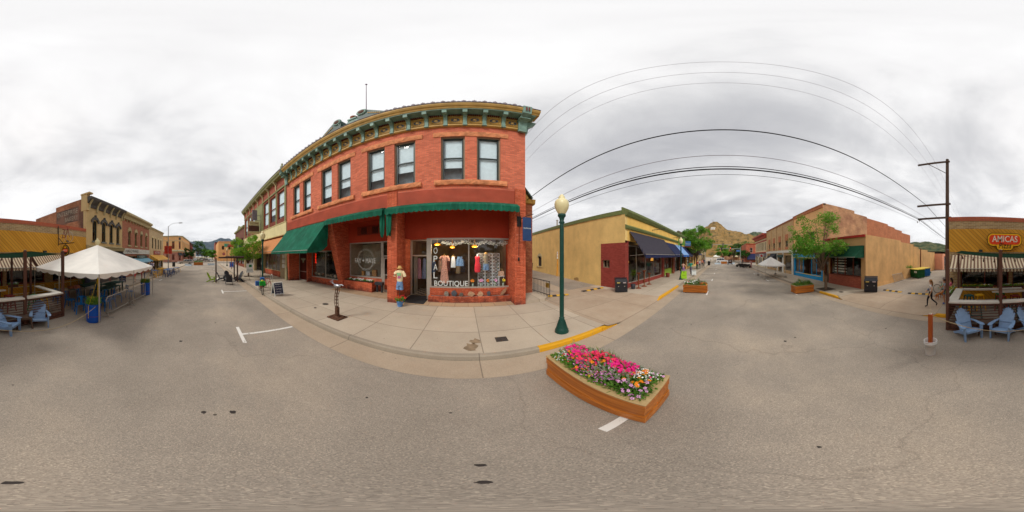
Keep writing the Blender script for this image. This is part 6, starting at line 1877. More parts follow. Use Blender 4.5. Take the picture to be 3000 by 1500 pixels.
t2 = thing('wheelie_bin', 'dark blue wheelie bin between two black ones in the alley', 'wheelie bin',(0,0,0), group='wheelie bins in the alley'); cart(t2, plain('blue_black_plastic', '202c50',.45)); t2.location = (x-.85, y+.1,.47); t2.rotation_euler = (0,0,.3)
dup(t,(x-1.5, y+.2,.47),.35, 'black wheelie bin, leftmost of the three in the alley and half hidden', 'wheelie bins in the alley')
dup(t,(5.2,-27.6,.1),3.3, 'black bin beside the salmon garage door in the right alley')
# alley sign post
x, y = G(1631.5,809,.33)
t = thing('alley_sign', 'small white sign on a tilted yellow post against the yellow alley wall', 'sign',(x, y,.33))
b = MB(); b.bar((x, y,.3),(x+.12, y,2.35),.09,.04); b.build('post', plain('yellow_post', 'e0981c',.6), t)
b = MB(); b.box(x-.02, x+.3, y-.06, y-.045,2.2,2.95); s_ = b.build('sign_plate', M_let, t)
b = MB(); b.box(x+.02, x+.26, y-.068, y-.061,2.75,2.85); b.box(x+.02, x+.26, y-.068, y-.061,2.45,2.52); b.build('red_lines', M_red, s_)
# rubber speed humps
M_rub = plain('black_rubber', '3c3632',.85, var=.15); M_ruby = plain('hump_yellow', 'c89a34',.8, var=.2, scale=9)
def hump(p, q, label):
    p = Vector(p); q = Vector(q); t = thing('speed_hump', label, 'speed hump', tuple((p+q)/2), group='striped rubber speed humps across the alleys')
    n = 6
    for i in range(n):
        a, c = p.lerp(q, i/n), p.lerp(q,(i+1)/n); d = (q-p).normalized(); s = Vector((-d.y, d.x,0))
        b = MB(); vs = []
        for o in (a, c):
            for w, h_ in ((-.15,0),(-.09,.045),(0,.06),(.09,.045),(.15,0)): vs.append(o+s*w+Vector((0,0,h_)))
        b.add(vs,[(k, k+1,6+k,5+k) for k in range(4)]+[(0,1,2,3,4),(9,8,7,6,5)]); b.build('segment', M_ruby if i % 2 else M_rub, t)
def GV(px, py, z): g_ = G(px, py, z); return (g_[0], g_[1], z)
hump(GV(1706,854,.13), GV(1765,843,.13), 'striped speed hump beside the black bin at the near alley')
hump(GV(1592,869,.14), GV(1664,863,.14), 'striped speed hump behind the iron railing and street lamp')
hump(GV(2590,850,.125), GV(2641,856.5,.125), 'striped speed hump by the tan wall of the far alley')
hump(GV(2661,859.5,.125), GV(2722,862.5,.125), 'striped speed hump behind the walking girl')
# ------------------------------------------------------------------ builders for chairs, tables, bikes
def proto(name, cat, group=None):
    t = thing(name, 'x', cat,(0,0,0), group=group); ROOT[t] = (Vector((0,0,0)),0); return t
def place(t, x, y, z, rot, label, sc=None):
    t.location = (x, y, z); t.rotation_euler = (0,0, rot); t['label'] = label
    if sc: t.scale = (sc,)*3
    return t
def adirondack(m, group):
    """fan-backed chair, faces +Y"""
    t = proto('adirondack_chair', 'armchair', group)
    b = MB()
    for k in range(6):
        y0 = .36-k*.085; z0 = .345-k*.024
        b.bar((-.25, y0, z0),(.25, y0, z0),.078,.018)
    b.bar((-.25,.4,.33),(.25,.4,.33),.02,.07)
    b.build('seat', m, t, split=False)
    b = MB()
    for k in range(7):
        s_ = (k-3); h_ = .66-.018*s_*s_
        x0, x1 = s_*.062, s_*.079
        p = Vector((x0,-.10,.24)); q = Vector((x1,-.10-.36*h_/.66*.95,.24+h_))
        b.bar(p, q,.076,.018, up=(0,1,.4))
        b.cyl(q+Vector((0,-.009,0)), q+Vector((0,.009,.003)),.038, n=8)
    b.bar((-.22,-.19,.45),(.22,-.19,.45),.03,.05)
    b.build('backrest', m, t, split=False)
    for s_ in (-1,1):
        b = MB(); b.prism([(s_*.27,.40),(s_*.38,.42),(s_*.41,.30),(s_*.37,-.05),(s_*.30,-.28),(s_*.24,-.26),(s_*.27,0)], 'z',.50,.522); b.build('armrest', m, t)
        b = MB(); b.add([(s_*.27,.34,.0),(s_*.31,.34,.0),(s_*.31,.41,.0),(s_*.27,.41,.0),(s_*.275,.28,.5),(s_*.325,.28,.5),(s_*.325,.40,.5),(s_*.275,.40,.5)],[(0,3,2,1),(4,5,6,7),(0,1,5,4),(1,2,6,5),(2,3,7,6),(3,0,4,7)]); b.build('front_leg', m, t)
        b = MB(); b.prism([(.38,.26),(.38,.36),(-.1,.24),(-.46,.04),(-.46,0),(-.36,0),(-.1,.13)], 'x', s_*.255, s_*.285); b.build('side_rail', m, t)
    return t
M_blueplas = plain('powder_blue_plastic', '7f9cbe',.45, var=.05, scale=8)
M_char = plain('charcoal_plastic', '34353a',.5, var=.08)
M_lime = plain('lime_plastic', '8fae1c',.5, var=.08)
GA = 'powder blue adirondack chairs in front of the pizzeria deck'
ad = adirondack(M_blueplas, GA)
def face(dx, dy): return math.atan2(-dx, dy)
place(ad,.27,-4.70,0, face(-.55,.83), 'powder blue adirondack chair at the deck corner nearest the post in a bucket',.9)
dup(ad,(-.78,-4.68,0), face(.5,.86), 'powder blue adirondack chair under the middle deck post, right of the small brown table', GA,.9)
dup(ad,(-1.62,-4.78,0), face(-.62,.78), 'powder blue adirondack chair left of the dark brown table, cut by the picture edge', GA,.9)
dup(ad,(-2.86,-4.86,0), face(.45,.89), 'powder blue adirondack chair right of the dark brown table, close to the canopy tent', GA,.9)
M_brtab = plain('brown_resin', '57463a',.6, var=.1)
def side_table():
    t = proto('side_table', 'side table', 'brown side tables between the blue chairs')
    b = MB()
    for k in range(5): b.box(-.25,.25,-.2+k*.082,-.2+k*.082+.076,.40,.425)
    b.box(-.23,.23,-.19,.2,.36,.40)
    b.build('tabletop', M_brtab, t, split=False)
    for sx_ in (-1,1):
        for sy_ in (-1,1):
            b = MB(); b.bar((sx_*.21, sy_*.16,.37),(sx_*.25, sy_*.2,0),.05); b.build('leg', M_brtab, t)
    return t
st = side_table(); place(st,-.28,-4.92,0,.1, 'small brown slatted table between the two right-hand blue chairs')
dup(st,(-2.28,-4.88,0),-.3, 'small brown slatted table between the two left-hand blue chairs')
# post in a bucket and the rope
bx_, by_ = 1.03,-3.52
t = thing('bucket_post', 'reddish wooden post standing in a white plastic bucket, holding the rope', 'post',(bx_, by_,0))
b = MB(); b.lathe([(.115,0),(.145,.34),(.155,.345),(.155,.36),(.145,.362),(.148,.40),(.155,.405),(.155,.42),(.14,.42),(.138,.3)],(bx_, by_,0),22); b.build('bucket', plain('white_plastic', 'd4d2ce',.4, var=.05), t)
b = MB(); b.tube([(bx_+.15*math.cos(a), by_+.15*math.sin(a),.33-.12*math.sin((a-.2)/2.7*math.pi)) for a in [.2+k*.27 for k in range(11)]],.004,4); b.build('handle', M_alu, t)
b = MB(); b.box(bx_-.045, bx_+.045, by_-.045, by_+.045,.05,1.13); b.build('post', wood('red_cedar_post', '8c3c14', 'b05a24', axis='z', scale=2), t)
b = MB(); b.tube([(bx_+.03*math.cos(a), by_+.03*math.sin(a),1.14) for a in [k*.7 for k in range(10)]],.008,4); b.build('eye_screw', M_alu, t)
def sag(p, q, s_, n=12):
    p = Vector(p); q = Vector(q)
    return [p.lerp(q, k/n)-Vector((0,0, s_*4*(k/n)*(1-k/n))) for k in range(n+1)]
M_rope = plain('hemp_rope', 'b09c78',.9, var=.1)
b = MB(); b.tube(sag((bx_, by_,1.12),(-1.2,-4.1,.42),.12)+sag((-1.2,-4.1,.42),(-2.6,-4.15,.1),.02,5)[1:]+sag((-2.6,-4.15,.1),(-4.25,-3.55,.72),.14)[1:],.009,5)
solo('rope', b, M_rope, 'sagging rope from the bucket post past the blue chairs to the blue barrel', 'rope')
b = MB(); b.tube(sag((bx_, by_,1.12),(1.9,-6.4,.9),.18),.008,5)
solo('rope', b, M_rope, 'short rope running from the bucket post back to the sidewalk', 'rope')

# ------------------------------------------------------------------ pizzeria deck
M_dk = wood('brown_deck_post', '4c3228', '6a4638', axis='z', scale=2)
M_deck = wood('grey_deck_boards', '7c7468', 'a0988a', axis='x', scale=2, rough=.85)
M_cnt = plain('white_counter', 'd0ccc0',.4, var=.05)
t = thing('pizzeria_deck', 'brown wooden dining deck with white counters, tall posts and horizontal rails', 'deck',(-1.56,-6.1,0))
D0, D1, DF, DB = -4.06,.94,-5.06,-7.35
b = MB()
for k in range(16): b.box(D0, D1, DF-.02-k*.143, DF-.02-k*.143-.137,.20,.25)
b.build('floor', M_deck, t, split=False)
b = MB(); b.box(D0, D1, DF-.02, DF+.02,.10,.24); b.box(D0, D1, DF-.0, DF+.06,.0,.08); b.box(D1, D1+.04, DF-.02, DB,.02,.24); b.box(D0-.04, D0, DF-.02, DB,.02,.24); b.build('skirt', M_dk, t)
for a in (.92,-.74,-2.4,-4.04):
    b = MB(); b.box(a-.05, a+.05, DF-.05, DF+.05,.02,2.67); b.lathe([(.06,0),(.06,.02),(.02,.04)],(a, DF,2.67),8); b.build('post', M_dk, t)
for a in (.82,-.95,-2.74,-3.75):
    b = MB(); b.box(a-.045, a+.045, DB+.05, DB+.14,.25,2.6); b.build('post', M_dk, t)
for (x0, x1) in ((-.69,.87),(-2.35,-.79),(-3.99,-2.45)):
    b = MB(); b.box(x0, x1, DF-.18, DF+.1,1.0,1.05); b.build('counter', M_cnt, t)
    b = MB(); b.box(x0, x1, DF-.16, DF+.08,.955,1.0); b.build('counter_apron', M_dk, t)
    for k in range(7):
        b = MB(); z = .33+k*.095; b.box(x0, x1, DF-.012, DF+.012, z, z+.022); b.build('rail', M_dk, t)
b = MB(); b.box(.60,.93, DB+.15, DF-.19,1.0,1.05); b.build('counter', M_cnt, t)
b = MB(); b.box(-2.0,.59, DB+.1, DB+.36,1.0,1.05); b.build('counter', M_cnt, t)
b = MB(); b.box(-4.0,-3.75, DB+.5, DF-.19,1.0,1.05); b.build('counter', M_cnt, t)
for k in range(7):
    b = MB(); z = .33+k*.095; b.box(.92,.94, DB+.1, DF-.06, z, z+.022); b.build('rail', M_dk, t)
b = MB()   # lattice on the alley side
for k in range(24):
    y = DF-.1-k*.09
    if y-.5 < DB+.15: break
    b.bar((.905, y,.3),(.905, y-.5,.95),.02,.006); b.bar((.897, y,.95),(.897, y-.5,.3),.02,.006)
b.build('lattice', M_dk, t, split=False)
# green shade sail with its cord
b = MB(); n = 14
P_ = [Vector((.82, DB+.1,2.56)), Vector((-4.04, DF,2.72)), Vector((-3.75, DB+.1,2.56))]
vs = []; 
for i in range(n+1):
    tt = i/n
    f_ = Vector((.7, DF-.2,2.60)).lerp(Vector((-3.9, DF-.05,2.58)), tt); k_ = Vector((.7, DB+.12,2.74)).lerp(Vector((-3.7, DB+.15,2.74)), tt)
    sg = 4*tt*(1-tt)*.16
    vs += [f_-Vector((0,0,sg)), k_-Vector((0,0,sg*.8))]
b.add(vs,[(2*i,2*i+1,2*i+3,2*i+2) for i in range(n)], True)
solo('shade_sail', b, plain('sail_green', '1a2c20',1, spec=0), 'dark green shade sail stretched between the deck posts', 'shade sail')
t = thing('string_lights', 'string of bare bulbs hanging across the pizzeria deck', 'string lights',(-1.5,-6.9,2.5))
pts = sag((.82,-6.9,2.55),(-2.7,-6.6,2.55),.18,16)
b = MB(); b.tube(pts,.006,4); b.build('cable', M_bin, t)
for k in range(1,16,2):
    b = MB(); p = pts[k]; b.lathe([(.012,0),(.016,-.04),(.035,-.09),(.03,-.13),(.005,-.15)], tuple(p),8); b.build('bulb', plain('smoked_bulb', '5c4634',.2), t)
# counter height stools
def stool(m):
    t = proto('metal_stool', 'stool', 'metal stools on the pizzeria deck')
    b = MB(); b.box(-.155,.155,-.155,.155,.63,.66); b.build('seat', m, t)
    for sx_ in (-1,1):
        for sy_ in (-1,1):
            b = MB(); b.bar((sx_*.13, sy_*.13,.63),(sx_*.2, sy_*.2,0),.035); b.build('leg', m, t)
    b = MB(); z = .25; r_ = .175
    for p, q in (((-r_,-r_),(r_,-r_)),((r_,-r_),(r_,r_)),((r_,r_),(-r_,r_)),((-r_,r_),(-r_,-r_))): b.bar((p[0], p[1], z),(q[0], q[1], z),.02)
    b.build('footrest', m, t, split=False)
    return t
M_yel2 = plain('yellow_metal', 'dca414',.4, var=.06); M_teal = plain('teal_metal', '1c5450',.4, var=.06); M_grnm = plain('green_metal', '186c3c',.4); M_redm = plain('dark_red_metal', '7c2420',.4); M_blum = plain('blue_metal', '1c6cb0',.4, var=.06); M_dblum = plain('dark_blue_metal', '1c3464',.4, var=.06)
sy_ = stool(M_yel2); place(sy_,.42,-5.55,.25,.2, 'yellow metal stool tucked behind the right blue chair')
stt = stool(M_teal); place(stt,.02,-5.4,.25,0, 'dark teal stool in front of the rail between two blue chairs')
dup(sy_,(-.1,-6.6,.25),.4, 'yellow metal stool at the back counter of the deck'); dup(stt,(.32,-6.5,.25),.5, 'teal stool beside the yellow one at the back counter')
dup(stt,(-1.12,-5.4,.25),.3, 'teal stool behind the blue chair under the middle deck post')
sr = stool(M_redm); place(sr,-.95,-6.3,.25,.3, 'dark red stool right of the middle deck post, further back')
dup(sr,(-1.5,-6.3,.25),.1, 'dark red stool in the middle of the deck'); dup(sr,(-2.2,-6.1,.25),.2, 'dark red stool behind the left pair of blue chairs')
sg_ = stool(M_grnm); place(sg_,-.98,-6.85,.25,.2, 'green stool at the back counter near the flower boxes')
dup(sg_,(-3.15,-5.75,.25),.5, 'green stool behind the blue chair by the canopy tent'); dup(sy_,(-3.4,-5.6,.25),.1, 'yellow stool behind the blue chair by the canopy tent')
# oval counter table in the deck
t = thing('oval_table', 'pale oval table on thick legs in the middle of the deck', 'table',(-1.4,-6.35,.25))
b = MB(); b.prism([(-1.4+.8*math.cos(k*math.pi/12),-6.5+.16*math.sin(k*math.pi/12)) for k in range(24)], 'z',1.02,1.06); b.build('tabletop', M_cnt, t)
for a in (-.95,-1.9): b = MB(); b.box(a-.05, a+.05,-6.55,-6.45,.25,1.018); b.build('leg', M_dk, t)
# window boxes of flowers on the back rail
def flowerbox(x, y, w, label, rnd, cols, rot90=False):
    t = thing('flower_box', label, 'flower box',(x, y,1.0), group='flower boxes around the pizzeria deck')
    b = MB()
    a, c = (w/2,.07) if not rot90 else (.07, w/2)
    b.box(x-a, x+a, y-c, y+c,.92,1.06); b.build('box', M_dk, t)
    mb = MB()
    for _ in range(170): blade(mb,(x+rnd.uniform(-a, a), y+rnd.uniform(-c, c),1.06),(rnd.gauss(0,.6), rnd.gauss(0,.6),1), rnd.uniform(.06,.14),.016,10)
    for _ in range(46): blossom(mb, Vector((x+rnd.uniform(-a, a), y+rnd.uniform(-c, c)*1.2,1.1+rnd.uniform(0,.07))),.032, rnd.choice(cols), rnd)
    mb.build('flowers', FLOW+[M_fol, M_silver], t, split=False)
r2 = random.Random(9)
flowerbox(.35,-7.62,.62, 'flower box of yellow pansies at the right end of the back rail', r2,(6,6,2)); flowerbox(-.42,-7.62,.62, 'flower box of yellow pansies second from the right on the back rail', r2,(6,3,6))
flowerbox(-1.35,-7.62,.62, 'flower box of white and yellow pansies just right of the middle deck post', r2,(6,3)); flowerbox(-2.0,-7.62,.5, 'flower box of yellow pansies at the photo edge on the back rail', r2,(6,3))
flowerbox(1.06,-6.9,.5, 'pale yellow flower box hanging on the alley side of the deck, further back', r2,(6,3), True); flowerbox(1.06,-6.2,.5, 'pale yellow flower box hanging on the alley side of the deck, nearer', r2,(6,3), True)
flowerbox(-2.95,-7.6,.5, 'purple and white flower box left of the striped awning end', r2,(4,3,7))

# hanging bicycle sign and round sign
hx, hy = UX(192,-8.0),-8.0
t = thing('bicycle_sign', 'old red bicycle mounted on a black wall bracket above the round pizza sign', 'sign',(hx,-8.75,3.3))
b = MB(); b.bar((hx,-8.77,3.2),(hx,-8.77,4.55),.05); b.bar((hx,-8.77,3.3),(hx,-7.2,3.3),.05); b.bar((hx,-8.77,3.75),(hx,-8.2,3.3),.03); b.build('bracket', MAT['black_iron'], t)
def wheel_yz(b, x, y, z, r, m=20, w=.012): b.tube([(x, y+r*math.cos(2*math.pi*k/m), z+r*math.sin(2*math.pi*k/m)) for k in range(m+1)], w,5)
for yy in (-8.35,-7.62):
    b = MB(); wheel_yz(b, hx, yy,3.68,.32)
    for k in range(8): b.bar((hx, yy,3.68),(hx, yy+.31*math.cos(k*.785),3.68+.31*math.sin(k*.785)),.005)
    b.build('wheel', M_alu, t, split=False)
b = MB(); 
for p, q in (((-8.35,3.68),(-8.15,4.15)),((-8.15,4.15),(-7.8,4.2)),((-8.0,3.7),(-7.8,4.2)),((-8.0,3.7),(-8.15,4.15)),((-8.35,3.68),(-8.0,3.7)),((-7.62,3.68),(-7.8,4.3))): b.tube([(hx, p[0], p[1]),(hx, q[0], q[1])],.018,6)
b.bar((hx-.15,-7.78,4.33),(hx+.15,-7.78,4.33),.025); b.box(hx-.05, hx+.05,-8.28,-8.05,4.2,4.24); b.build('frame', M_redm, t, split=False)
t = thing('round_sign', 'round brown pizza sign with red name plate hanging under the bicycle bracket', 'sign',(hx,-8.0,2.5))
b = MB(); b.lathe([(.001,-.03),(.36,-.03),(.38,0),(.36,.03),(.001,.03)],(hx+.0,-8.0,2.85),26, 'x'); s_ = b.build('sign_board', MAT['sign_brown'], t)
b = MB(); b.prism([(-8.0+c,2.85+z) for c, z in rounded(.5,.2,.09)], 'x', hx+.032, hx+.04); s3 = b.build('name_plate', MAT['sign_orange'], s_)
text('lettering', 'AMICAS', hx+.042,-8.0,2.86,.40,.11,(R(90),0, R(90)), MAT['sign_cream'], s3)
b = MB(); b.tube([(hx+.034,-8.0+.3*math.cos(k*.3),2.85+.3*math.sin(k*.3)) for k in range(22)],.012,4); b.prism([(-8.15,3.0),(-7.85,3.0),(-8.0,3.13)], 'x', hx+.031, hx+.038); b.build('yellow_ring', MAT['sign_yellow'], s_, split=False)
b = MB(); b.bar((hx,-8.0,3.22),(hx,-8.0,3.3),.03); b.tube([(hx,-8.45,3.25),(hx,-8.5,2.6),(hx,-8.2,2.4)],.012,5); b.build('hook', MAT['black_iron'], t)

# ------------------------------------------------------------------ canopy tents
M_canvas = plain('white_canvas', 'f0ece2',.85, var=.05, scale=1.5)
def canopy(name, label, x0, x1, y0, y1, eave, peak, val, legs_z=0, group='white canopy tents in the street', m=M_canvas, swag=True, nx=7, legr=.025, foot=False):
    cx, cy = (x0+x1)/2,(y0+y1)/2
    t = thing(name, label, 'canopy tent',(cx, cy,0), group=group)
    b = MB(); n = 12; P = Vector((cx, cy, peak))
    cs = [Vector((x0, y1, eave)), Vector((x1, y1, eave)), Vector((x1, y0, eave)), Vector((x0, y0, eave))]
    for i in range(4):
        a, c = cs[i], cs[(i+1) % 4]
        rows = []
        for j in range(n+1):
            s_ = j/n
            row = []
            for k in range(n+1):
                u = k/n
                e = a.lerp(c, u); e = e-Vector((0,0,.06*math.sin(math.pi*u)*1.0))
                p = P.lerp(e, s_); p = p-Vector((0,0,.07*math.sin(math.pi*s_)*(1-abs(2*u-1))))
                row.append(p)
            rows.append(row)
        vs = [p for r_ in rows for p in r_]
        b.add(vs,[(j*(n+1)+k, j*(n+1)+k+1,(j+1)*(n+1)+k+1,(j+1)*(n+1)+k) for j in range(n) for k in range(n)], True)
    b.build('roof_canvas', m, t, split=False)
    b = MB()
    for i in range(4):
        a, c = cs[i], cs[(i+1) % 4]; m_ = 42; vs = []
        for k in range(m_+1):
            u = k/m_; e = a.lerp(c, u)-Vector((0,0,.06*math.sin(math.pi*u)))
            sc_ = abs(math.sin(math.pi*u*nx))
            vs += [e+Vector((0,0,.002)), e-Vector((0,0, val*(.6+.4*sc_)))]
        b.add(vs,[(2*k,2*k+1,2*k+3,2*k+2) for k in range(m_)], False)
    b.build('valance', m, t, split=False)
    for p in cs:
        b = MB(); b.cyl((p.x, p.y,0),(p.x, p.y, eave), legr, n=8)
        if foot: b.box(p.x-.14, p.x+.14, p.y-.14, p.y+.14,0,.26)
        b.build('leg', M_alu, t)
    return t
tx0, tx1, ty0, ty1 = -9.85,-4.45,-8.1,-3.55
tent = canopy('canopy_tent', 'large white canopy tent over the dining tables beside the pizzeria deck', tx0, tx1, ty0, ty1,1.86,3.12,.2)
for x, y in (((tx0+tx1)/2, ty1),((tx0+tx1)/2, ty0),(tx1,(ty0+ty1)/2),(tx0,(ty0+ty1)/2)):
    b = MB(); b.cyl((x, y,0),(x, y,1.8),.025, n=8); b.build('leg', M_alu, tent)
canopy('canopy_tent', 'small white pop-up canopy across the street beyond the planter box',16.5,19.9,-6.9,-4.6,1.5,2.4,.14, legr=.03, foot=True, m=plain('popup_canvas', 'd8d4cc',.8, var=.04))
# strapped barrels with plants
M_drum = plain('blue_drum', '0f52b4',.4, var=.06); M_strap = plain('yellow_strap', 'dcb414',.7)
def barrel(x, y, label, rnd, leg, h=.72, r_=.26, redr=True):
    t = thing('plastic_barrel', label, 'barrel',(x, y,0), group='blue planted barrels weighting the canopy tent')
    b = MB(); b.lathe([(r_*.9,0),(r_*.98,.03),(r_,.2),(r_*1.0,.5),(r_*.97, h-.06),(r_*1.03, h-.04),(r_*1.03, h),(r_*.95, h),(r_*.93, h-.06),(.001, h-.07)],(x, y,0),26); b.build('drum', M_drum, t)
    if redr: b = MB(); b.tube([(x+(r_+.004)*math.cos(k*.262), y+(r_+.004)*math.sin(k*.262),.27) for k in range(25)],.007,4); b.build('red_strap', M_redm, t)
    mb = MB()
    for _ in range(420):
        a = rnd.uniform(0,6.28); q = r_*.9*math.sqrt(rnd.random())
        blade(mb,(x+q*math.cos(a), y+q*math.sin(a), h-.05+rnd.uniform(0,.2)),(rnd.gauss(0,.5)+math.cos(a)*.4, rnd.gauss(0,.5)+math.sin(a)*.4,1), rnd.uniform(.08,.2),.014,10)
    for _ in range(22): blossom(mb, Vector((x+rnd.gauss(0,.14), y+rnd.gauss(0,.14), h+rnd.uniform(.05,.25))),.03, rnd.choice((2,2,6)), rnd)
    mb.build('plants', FLOW+[M_fol, M_silver], t, split=False)
    for s_ in (-1,1):
        b = MB(); b.bar((leg[0], leg[1],1.75),(x+s_*r_*1.02, y, h-.05),.035,.008); b.bar((x+s_*(r_+.01), y, h-.05),(x+s_*(r_+.01), y,.2),.035,.008); b.build('strap', M_strap, t)
    return t
barrel(-4.5,-3.86, 'blue barrel of green plants with yellow straps at the near tent corner', random.Random(2),(-4.45,-3.6))
barrel(-9.6,-3.95, 'blue barrel of bushy plants at the tent corner nearest the open street', random.Random(3),(-9.8,-3.6), h=.8, r_=.3)

# crowd barriers
def barrier(label, group='steel crowd barriers round the dining tent'):
    t = proto('crowd_barrier', 'barrier', group)
    L_ = 1.9; h_ = .88
    b = MB(); pts = [(-L_/2,0,.12),(-L_/2,0, h_-.15)]+[(-L_/2+.15-.15*math.cos(a),0, h_-.15+.15*math.sin(a)) for a in (.4,.8,1.2,1.57)]+[(L_/2-.15+.15*math.sin(a),0, h_-.15+.15*math.cos(a)) for a in (0,.4,.8,1.2,1.57)]+[(L_/2,0,.18),(-L_/2,0,.18)]
    b.tube(pts,.018,6); b.build('frame', M_alu, t, split=False)
    for k in range(1,19):
        b = MB(); x = -L_/2+k*L_/19; b.cyl((x,0,.18),(x,0, h_-.004),.007, n=5); b.build('bar', M_alu, t)
    for s_ in (-1,1):
        b = MB(); b.bar((s_*L_*.42,-.28,.015),(s_*L_*.42,.28,.015),.03,.02); b.bar((s_*L_*.42,0,.02),(s_*L_*.42,0,.19),.025); b.build('foot', M_alu, t)
    t['label'] = label
    return t
bar1 = barrier('steel crowd barrier along the tent edge, beside the near blue barrel'); place(bar1,-6.0,-3.72,0,.04, bar1['label'])
dup(bar1,(-8.0,-3.72,0),-.03, 'steel crowd barrier along the tent edge, the second one from the near blue barrel')
for k,(x, y, a, l) in enumerate(((-10.0,-5.2,1.57, 'steel crowd barrier across the far end of the tent, nearest the street'),(-10.0,-7.1,1.6, 'steel crowd barrier across the far end of the tent, nearest the shops'),(-8.9,-8.2,0, 'steel crowd barrier behind the tent in front of the bakery front'))):
    dup(bar1,(x, y,0), a, l)

# stacking metal chairs and tables
def metal_chair(m, group):
    t = proto('metal_chair', 'chair', group)
    b = MB(); b.prism([(-.17,-.17),(.17,-.17),(.19,.17),(-.19,.17)], 'z',.42,.445); b.build('seat', m, t)
    b = MB(); b.tube([(-.17,-.17,.44),(-.19,-.22,.78),(-.1,-.24,.82),(.1,-.24,.82),(.19,-.22,.78),(.17,-.17,.44)],.014,6); b.bar((0,-.17,.44),(0,-.24,.82),.09,.01); b.build('backrest', m, t, split=False)
    for sx_ in (-1,1):
        for sy_ in (-1,1): b = MB(); b.bar((sx_*.16, sy_*.15,.43),(sx_*.21, sy_*.2,0),.04,.025); b.build('leg', m, t)
    return t
def table(m, w, d, h, group, name='dining_table', lm=None):
    t = proto(name, 'table', group)
    b = MB(); b.box(-w/2, w/2,-d/2, d/2, h-.03, h); b.build('tabletop', m, t)
    for sx_ in (-1,1):
        for sy_ in (-1,1): b = MB(); b.bar((sx_*(w/2-.06), sy_*(d/2-.06), h-.03),(sx_*(w/2-.04), sy_*(d/2-.04),0),.045); b.build('leg', lm or m, t)
    return t
GC = 'blue metal chairs under the canopy tent'; GT = 'dining tables under the canopy tent'
mc = metal_chair(M_blum, GC); place(mc,-4.85,-4.9,0,2.6, 'bright blue metal chair just left of the near blue barrel')
spots = [(-5.0,-5.7,.4, 'bright blue metal chair between the deck and the near barrel, facing the long grey table'),(-5.8,-5.7,.2, 'bright blue metal chair at the long grey table, middle of its near side'),(-6.5,-5.0,2.9, 'bright blue metal chair behind the near blue barrel'),
         (-5.9,-4.35,1.3, 'bright blue metal chair close behind the first crowd barrier'),(-6.35,-4.4,4.4, 'bright blue metal chair seen through the middle of the first crowd barrier'),(-7.4,-4.6,.5, 'bright blue metal chair behind the join of the two crowd barriers'),
         (-8.4,-4.4,1.0, 'bright blue metal chair behind the second crowd barrier'),(-4.9,-6.5,.1, 'bright blue metal chair by the dark deck corner'),(-7.5,-6.4,3.4, 'bright blue metal chair deep under the tent beside the blue table')]
for x, y, a, l in spots: dup(mc,(x, y,0), a, l)
tg = table(plain('grey_tabletop', '8c867c',.5),1.9,.7,.7, GT, lm=M_alu); place(tg,-5.7,-6.6,0,-.1, 'long grey dining table crowded with boxes under the near end of the tent')
tbl = table(M_teal,1.8,.7,.72, GT); place(tbl,-7.7,-6.9,0,.05, 'dark teal picnic table under the middle of the tent')
dup(tbl,(-7.6,-5.4,0),.05, 'blue-green table behind the first crowd barrier'); dup(tbl,(-8.9,-6.0,0),.0, 'blue-green table at the far end of the tent')
to = table(plain('orange_wood_bench', 'b06028',.6),1.1,.3,.62, GT, 'bench'); place(to,-6.6,-7.3,0,.2, 'orange wooden bench behind the grey dining table')
for k,(x, y, c, l) in enumerate(((-5.3,-6.5, 'c8b8a0', 'pale cardboard box on the near end of the grey dining table'),(-5.9,-6.7, 'a86c50', 'brown paper bundle on the middle of the grey dining table'),(-6.2,-6.5, 'c07c6c', 'pinkish tray on the far end of the grey dining table'))):
    b = MB(); b.prism([(x-.14, y-.1),(x+.14, y-.12),(x+.15, y+.1),(x-.13, y+.12)], 'z',.702,.79+.04*k); b.prism([(x-.15, y-.12),(x+.15, y-.13),(x+.16, y+.0),(x-.14, y+.01)], 'z',.79+.04*k,.80+.04*k)
    solo('food_box', b, plain('box_'+c, c,.8), l, 'box')
t = thing('garden_cooler', 'blue cooler cabinet with leafy lattice beside the bakery entrance', 'cooler',(-8.9,-8.35,.13))
b = MB(); b.box(-9.3,-8.8,-8.6,-8.3, CB,1.3); b.box(-9.32,-8.78,-8.62,-8.28,1.3,1.36); b.build('cabinet', M_dblum, t)
b = MB(); 
rr = random.Random(12)
for _ in range(240): blade(b,(rr.uniform(-8.75,-8.5), rr.uniform(-8.5,-8.35), rr.uniform(.2,1.35)),(rr.gauss(0,1), rr.gauss(0,1), rr.gauss(.3,.7)),.09,.02,0)
b.build('ivy', M_fol, t, split=False)
